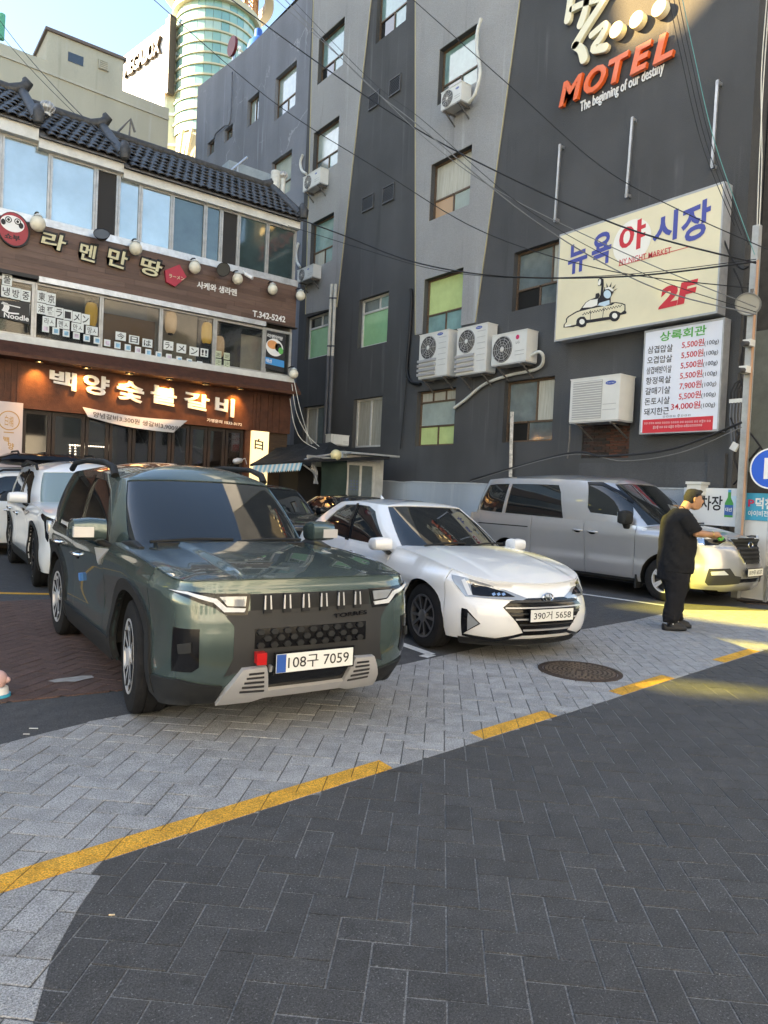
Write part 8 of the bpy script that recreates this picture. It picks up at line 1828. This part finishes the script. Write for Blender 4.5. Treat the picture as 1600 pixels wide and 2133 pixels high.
# ================================================================== the man in black
_TS = bpy.data.scenes.new('work')
from mathutils import noise as mnoise
def fuse(mb, voxel, mat_, name, parent, smooth_it=4, fold=0):
    """one continuous skin from overlapping pieces"""
    me = mb.mesh('raw'); o = bpy.data.objects.new('raw', me); _TS.collection.objects.link(o)
    m = o.modifiers.new('r', 'REMESH'); m.mode = 'VOXEL'; m.voxel_size = voxel
    s = o.modifiers.new('s', 'SMOOTH'); s.iterations = smooth_it; s.factor = .5
    vl = _TS.view_layers[0]; vl.update(); ev = o.evaluated_get(vl.depsgraph); out = bpy.data.meshes.new_from_object(ev); out.name = name
    _TS.collection.objects.unlink(o); bpy.data.objects.remove(o)
    if fold:
        ns = [v.normal.copy() for v in out.vertices]
        for v, n in zip(out.vertices, ns):
            p = v.co; k = mnoise.noise(Vector((p.x * 9 + p.z * 5, p.y * 9, p.z * 6))) + .6 * abs(mnoise.noise(Vector((p.x * 16 - p.z * 9, p.y * 16, p.z * 11)))); v.co = p + n * (k * fold)
    out.materials.clear(); out.materials.append(mat_); out.polygons.foreach_set('use_smooth', [True] * len(out.polygons))
    return link(name, out, parent, local=True)
def rings(mb, secs, n=20, p=2.3):
    """sections (centre x, y, z, half depth x, half width y[, tilt])"""
    vs = []
    for s in secs:
        x, y, z, rx, ry = s[:5]; tl = s[5] if len(s) > 5 else 0
        for k in range(n):
            t = 2 * math.pi * k / n; cc, ss = math.cos(t), math.sin(t); dx = rx * abs(cc) ** (2 / p) * (1 if cc > 0 else -1); dy = ry * abs(ss) ** (2 / p) * (1 if ss > 0 else -1)
            vs.append((x + dx, y + dy, z + dx * tl))
    m = len(secs); fs = [(i*n+k, i*n+(k+1) % n, (i+1)*n+(k+1) % n, (i+1)*n+k) for i in range(m-1) for k in range(n)] + [tuple(range(n-1, -1, -1)), tuple(range((m-1)*n, m*n))]
    return mb.add(vs, fs)
man_xy = on_z(1396, 1310)
man = thing('person', 'man in a black T-shirt and trousers standing by the van, looking at his hands', 'person', (man_xy.x, man_xy.y, .004), R_(-36))
M_SKIN = mat('tan_skin', (.42, .22, .12), .55, var=.08, vscale=8); M_HAIR = mat('black_hair', (.012, .010, .009), .6, bump=.8, bscale=150); M_TEE = mat('black_cotton', (.014, .014, .015), .95, spec=.25, bump=.3, bscale=25); M_TRO = mat('black_trousers', (.014, .014, .016), .95, spec=.25, bump=.3, bscale=20); M_CLOG = mat('black_foam_clog', (.012, .012, .013), .6)
# skin: head, neck, arms, hands, ankles
b = MB(); HX, HZ = .195, 1.585
rings(b, [(.06, 0, 1.42, .062, .062), (.09, 0, 1.47, .060, .060), (.125, 0, 1.53, .058, .058), (.15, 0, 1.57, .06, .06)])
rings(b, [(HX + .035, 0, HZ - .125, .030, .030, .1), (HX + .03, 0, HZ - .105, .062, .050, .1), (HX + .022, 0, HZ - .07, .082, .064, .08), (HX + .012, 0, HZ - .02, .092, .072, .05), (HX, 0, HZ + .03, .096, .076), (HX - .008, 0, HZ + .07, .088, .072), (HX - .012, 0, HZ + .10, .062, .052), (HX - .014, 0, HZ + .115, .025, .022)], 22, 2.1)
b.tube([(HX + .098, 0, HZ + .012), (HX + .118, 0, HZ - .022), (HX + .112, 0, HZ - .034), (HX + .092, 0, HZ - .036)], [.009, .016, .016, .010], 8)
b.tube([(HX + .092, -.022, HZ - .068), (HX + .100, 0, HZ - .066), (HX + .092, .022, HZ - .068)], .009, 6); b.tube([(HX + .088, -.018, HZ - .082), (HX + .095, 0, HZ - .081), (HX + .088, .018, HZ - .082)], .009, 6)
for sg in (-1, 1):
    b.tube([(HX - .005, sg * .074, HZ + .022), (HX - .022, sg * .084, HZ + .012), (HX - .020, sg * .082, HZ - .018), (HX - .004, sg * .074, HZ - .030)], [.012, .014, .012, .008], 8)
    b.tube([(HX + .078, sg * .05, HZ + .026), (HX + .094, sg * .028, HZ + .030), (HX + .098, sg * .008, HZ + .026)], .008, 6)
def arm(sg, sh, el, wr):
    sh, el, wr = Vector(sh), Vector(el), Vector(wr)
    b.tube([sh, sh.lerp(el, .5), el, el.lerp(wr, .3), el.lerp(wr, .7), wr], [.058, .052, .046, .045, .034, .027], 12)
    d = (wr - el).normalized(); side = Vector((0, 1, 0)) * sg; dn = d.cross(Vector((0, 1, 0))).normalized(); dn = dn if dn.z < 0 else -dn
    palm = wr + d * .05
    b.tube([wr, wr + d * .03, wr + d * .07, wr + d * .095], [.028, .036, .038, .032], 10)
    for k in range(4):
        o_ = wr + d * .088 + Vector((0, (k - 1.5) * .019, 0)); L = (.068, .078, .074, .058)[k]
        b.tube([o_, o_ + d * L * .45 + dn * .012, o_ + d * L * .72 + dn * .034, o_ + d * L * .75 + dn * .052], [.0105, .010, .009, .008], 7)
    o_ = wr + d * .035 - side * .030; b.tube([o_, o_ - side * .022 + d * .028 + dn * .01, o_ - side * .020 + d * .052 + dn * .022, o_ - side * .010 + d * .07 + dn * .03], [.013, .012, .010, .009], 7)
    return wr + d * .12 + dn * .035
hR = arm(-1, (.02, -.215, 1.37), (.14, -.255, 1.18), (.41, -.115, 1.175)); hL = arm(1, (.02, .215, 1.37), (.15, .245, 1.17), (.425, .055, 1.155))
fuse(b, .0075, M_SKIN, 'body', man, 3)
for sg in (-1, 1):
    t = MB(); t.sphere((HX + .087, sg * .032, HZ + .010), .011, 10, 6); t.obj('eye', mat('eye_dark', (.02, .016, .014), .2), man, smooth=True, local=True)
    t = MB(); t.tube([(HX + .086, sg * .052, HZ + .028), (HX + .098, sg * .032, HZ + .036), (HX + .101, sg * .014, HZ + .032)], .006, 6); t.obj('eyebrow', M_HAIR, man, smooth=True, local=True)
h = MB(); rings(h, [(HX - .035, 0, HZ - .05, .066, .060), (HX - .035, 0, HZ - .01, .076, .077), (HX - .026, 0, HZ + .035, .088, .084), (HX - .008, 0, HZ + .06, .099, .083, .05), (HX - .004, 0, HZ + .09, .090, .076, .04), (HX - .010, 0, HZ + .118, .066, .056), (HX - .014, 0, HZ + .130, .026, .022)], 22, 2.2)
for k in range(12): a = -.9 + k * .16; h.tube([(HX + .06, .05 * math.sin(a), HZ + .105), (HX + .09 + .008 * math.sin(k * 3), .07 * math.sin(a), HZ + .092)], [.018, .008], 6)
fuse(h, .008, M_HAIR, 'hair', man, 2)
# T-shirt
s = MB(); rings(s, [(.010, 0, .70, .185, .235), (.018, 0, .80, .192, .235), (.030, 0, .95, .202, .23), (.030, 0, 1.08, .195, .226), (.020, 0, 1.20, .176, .226), (.012, 0, 1.30, .162, .228), (.018, 0, 1.38, .135, .205), (.035, 0, 1.435, .098, .13), (.052, 0, 1.462, .073, .080)], 28, 2.5)
for sg, el in ((-1, (.13, -.262, 1.19)), (1, (.14, .255, 1.18))):
    sh = Vector((.012, sg * .19, 1.365)); e = Vector(el); s.tube([sh, sh.lerp(e, .35), sh.lerp(e, .75), e], [.095, .098, .092, .086], 14)
fuse(s, .011, M_TEE, 'shirt', man, 3, .016)
# trousers
t = MB(); rings(t, [(.0, 0, .60, .17, .20), (.0, 0, .74, .18, .215), (.0, 0, .84, .175, .205)], 24, 2.4)
for sg, fx in ((-1, -.05), (1, .10)):
    hp = Vector((-.005, sg * .10, .70)); kn = Vector((.03 + fx * .5, sg * .105, .45)); an = Vector((fx - .005, sg * .098, .085))
    t.tube([hp, hp.lerp(kn, .5), kn, kn.lerp(an, .45), kn.lerp(an, .85), an], [.135, .122, .108, .10, .092, .070], 16)
    for k in range(3): z = .12 + k * .05; t.tube([(fx - .09, sg * .10 - .03, z), (fx, sg * .10 - .095, z + .02), (fx + .08, sg * .10 - .03, z)], .012, 6)
fuse(t, .011, M_TRO, 'trousers', man, 3, .018)
for sg, fx in ((-1, -.05), (1, .10)):
    c_ = MB(); rings(c_, [(fx + .055, sg * .10, .0, .145, .054), (fx + .055, sg * .10, .025, .152, .060), (fx + .055, sg * .10, .045, .146, .056)], 20, 2.6); rings(c_, [(fx + .085, sg * .10, .03, .115, .052), (fx + .075, sg * .10, .075, .095, .048), (fx + .05, sg * .10, .098, .055, .040)], 18, 2.3); rings(c_, [(fx - .065, sg * .10, .04, .03, .045), (fx - .068, sg * .10, .075, .022, .042)], 12)
    sh_ = fuse(c_, .007, M_CLOG, 'shoe', man, 2)
    l_ = MB(); l_.tube([(fx + .02, sg * .10 - .045, .075), (fx + .03, sg * .10 - .02, .098), (fx + .04, sg * .10 + .01, .100)], .008, 6); l_.obj('white_mark', M_PRINTW, sh_, local=True)
n_ = MB(); n_.tube([(.045 + .078 * math.cos(a), .072 * math.sin(a), 1.468 + .022 * (math.cos(a) < 0) - .012 * math.cos(a)) for a in [2 * math.pi * k / 24 for k in range(24)]], .0065, 6, closed=True); n_.obj('necklace', mat('dark_bead', (.06, .03, .02), .4), man, local=True)
w_ = Vector((.39, -.125, 1.175)); n_ = MB(); n_.tube([w_ + Vector((.004, .031 * math.cos(a), .031 * math.sin(a))) for a in [2 * math.pi * k / 18 for k in range(18)]], .008, 6, closed=True); n_.obj('bracelet', mat('brass_bead', (.5, .38, .15), .3, .8), man, local=True)
# the green thing in his hands
gp_ = pmat(man) @ ((hR + hL) / 2 + Vector((.02, 0, .0))); gt = thing('green_pouch', 'small bright green and black item held in the hands of the man', 'pouch', gp_)
mb = MB(); mb.sphere(gp_, .045, 12, 8, (1.2, .8, .7)); mb.obj('pouch', mat('bright_green', (.08, .42, .06), .5, bump=.5, bscale=30), gt, smooth=True); mb = MB(); mb.sphere(gp_ + Vector((.03, -.02, -.02)), .03, 10, 6, (1.2, .9, .8)); mb.obj('dark_clip', M_CLOG, gt, smooth=True)
bpy.data.scenes.remove(_TS)
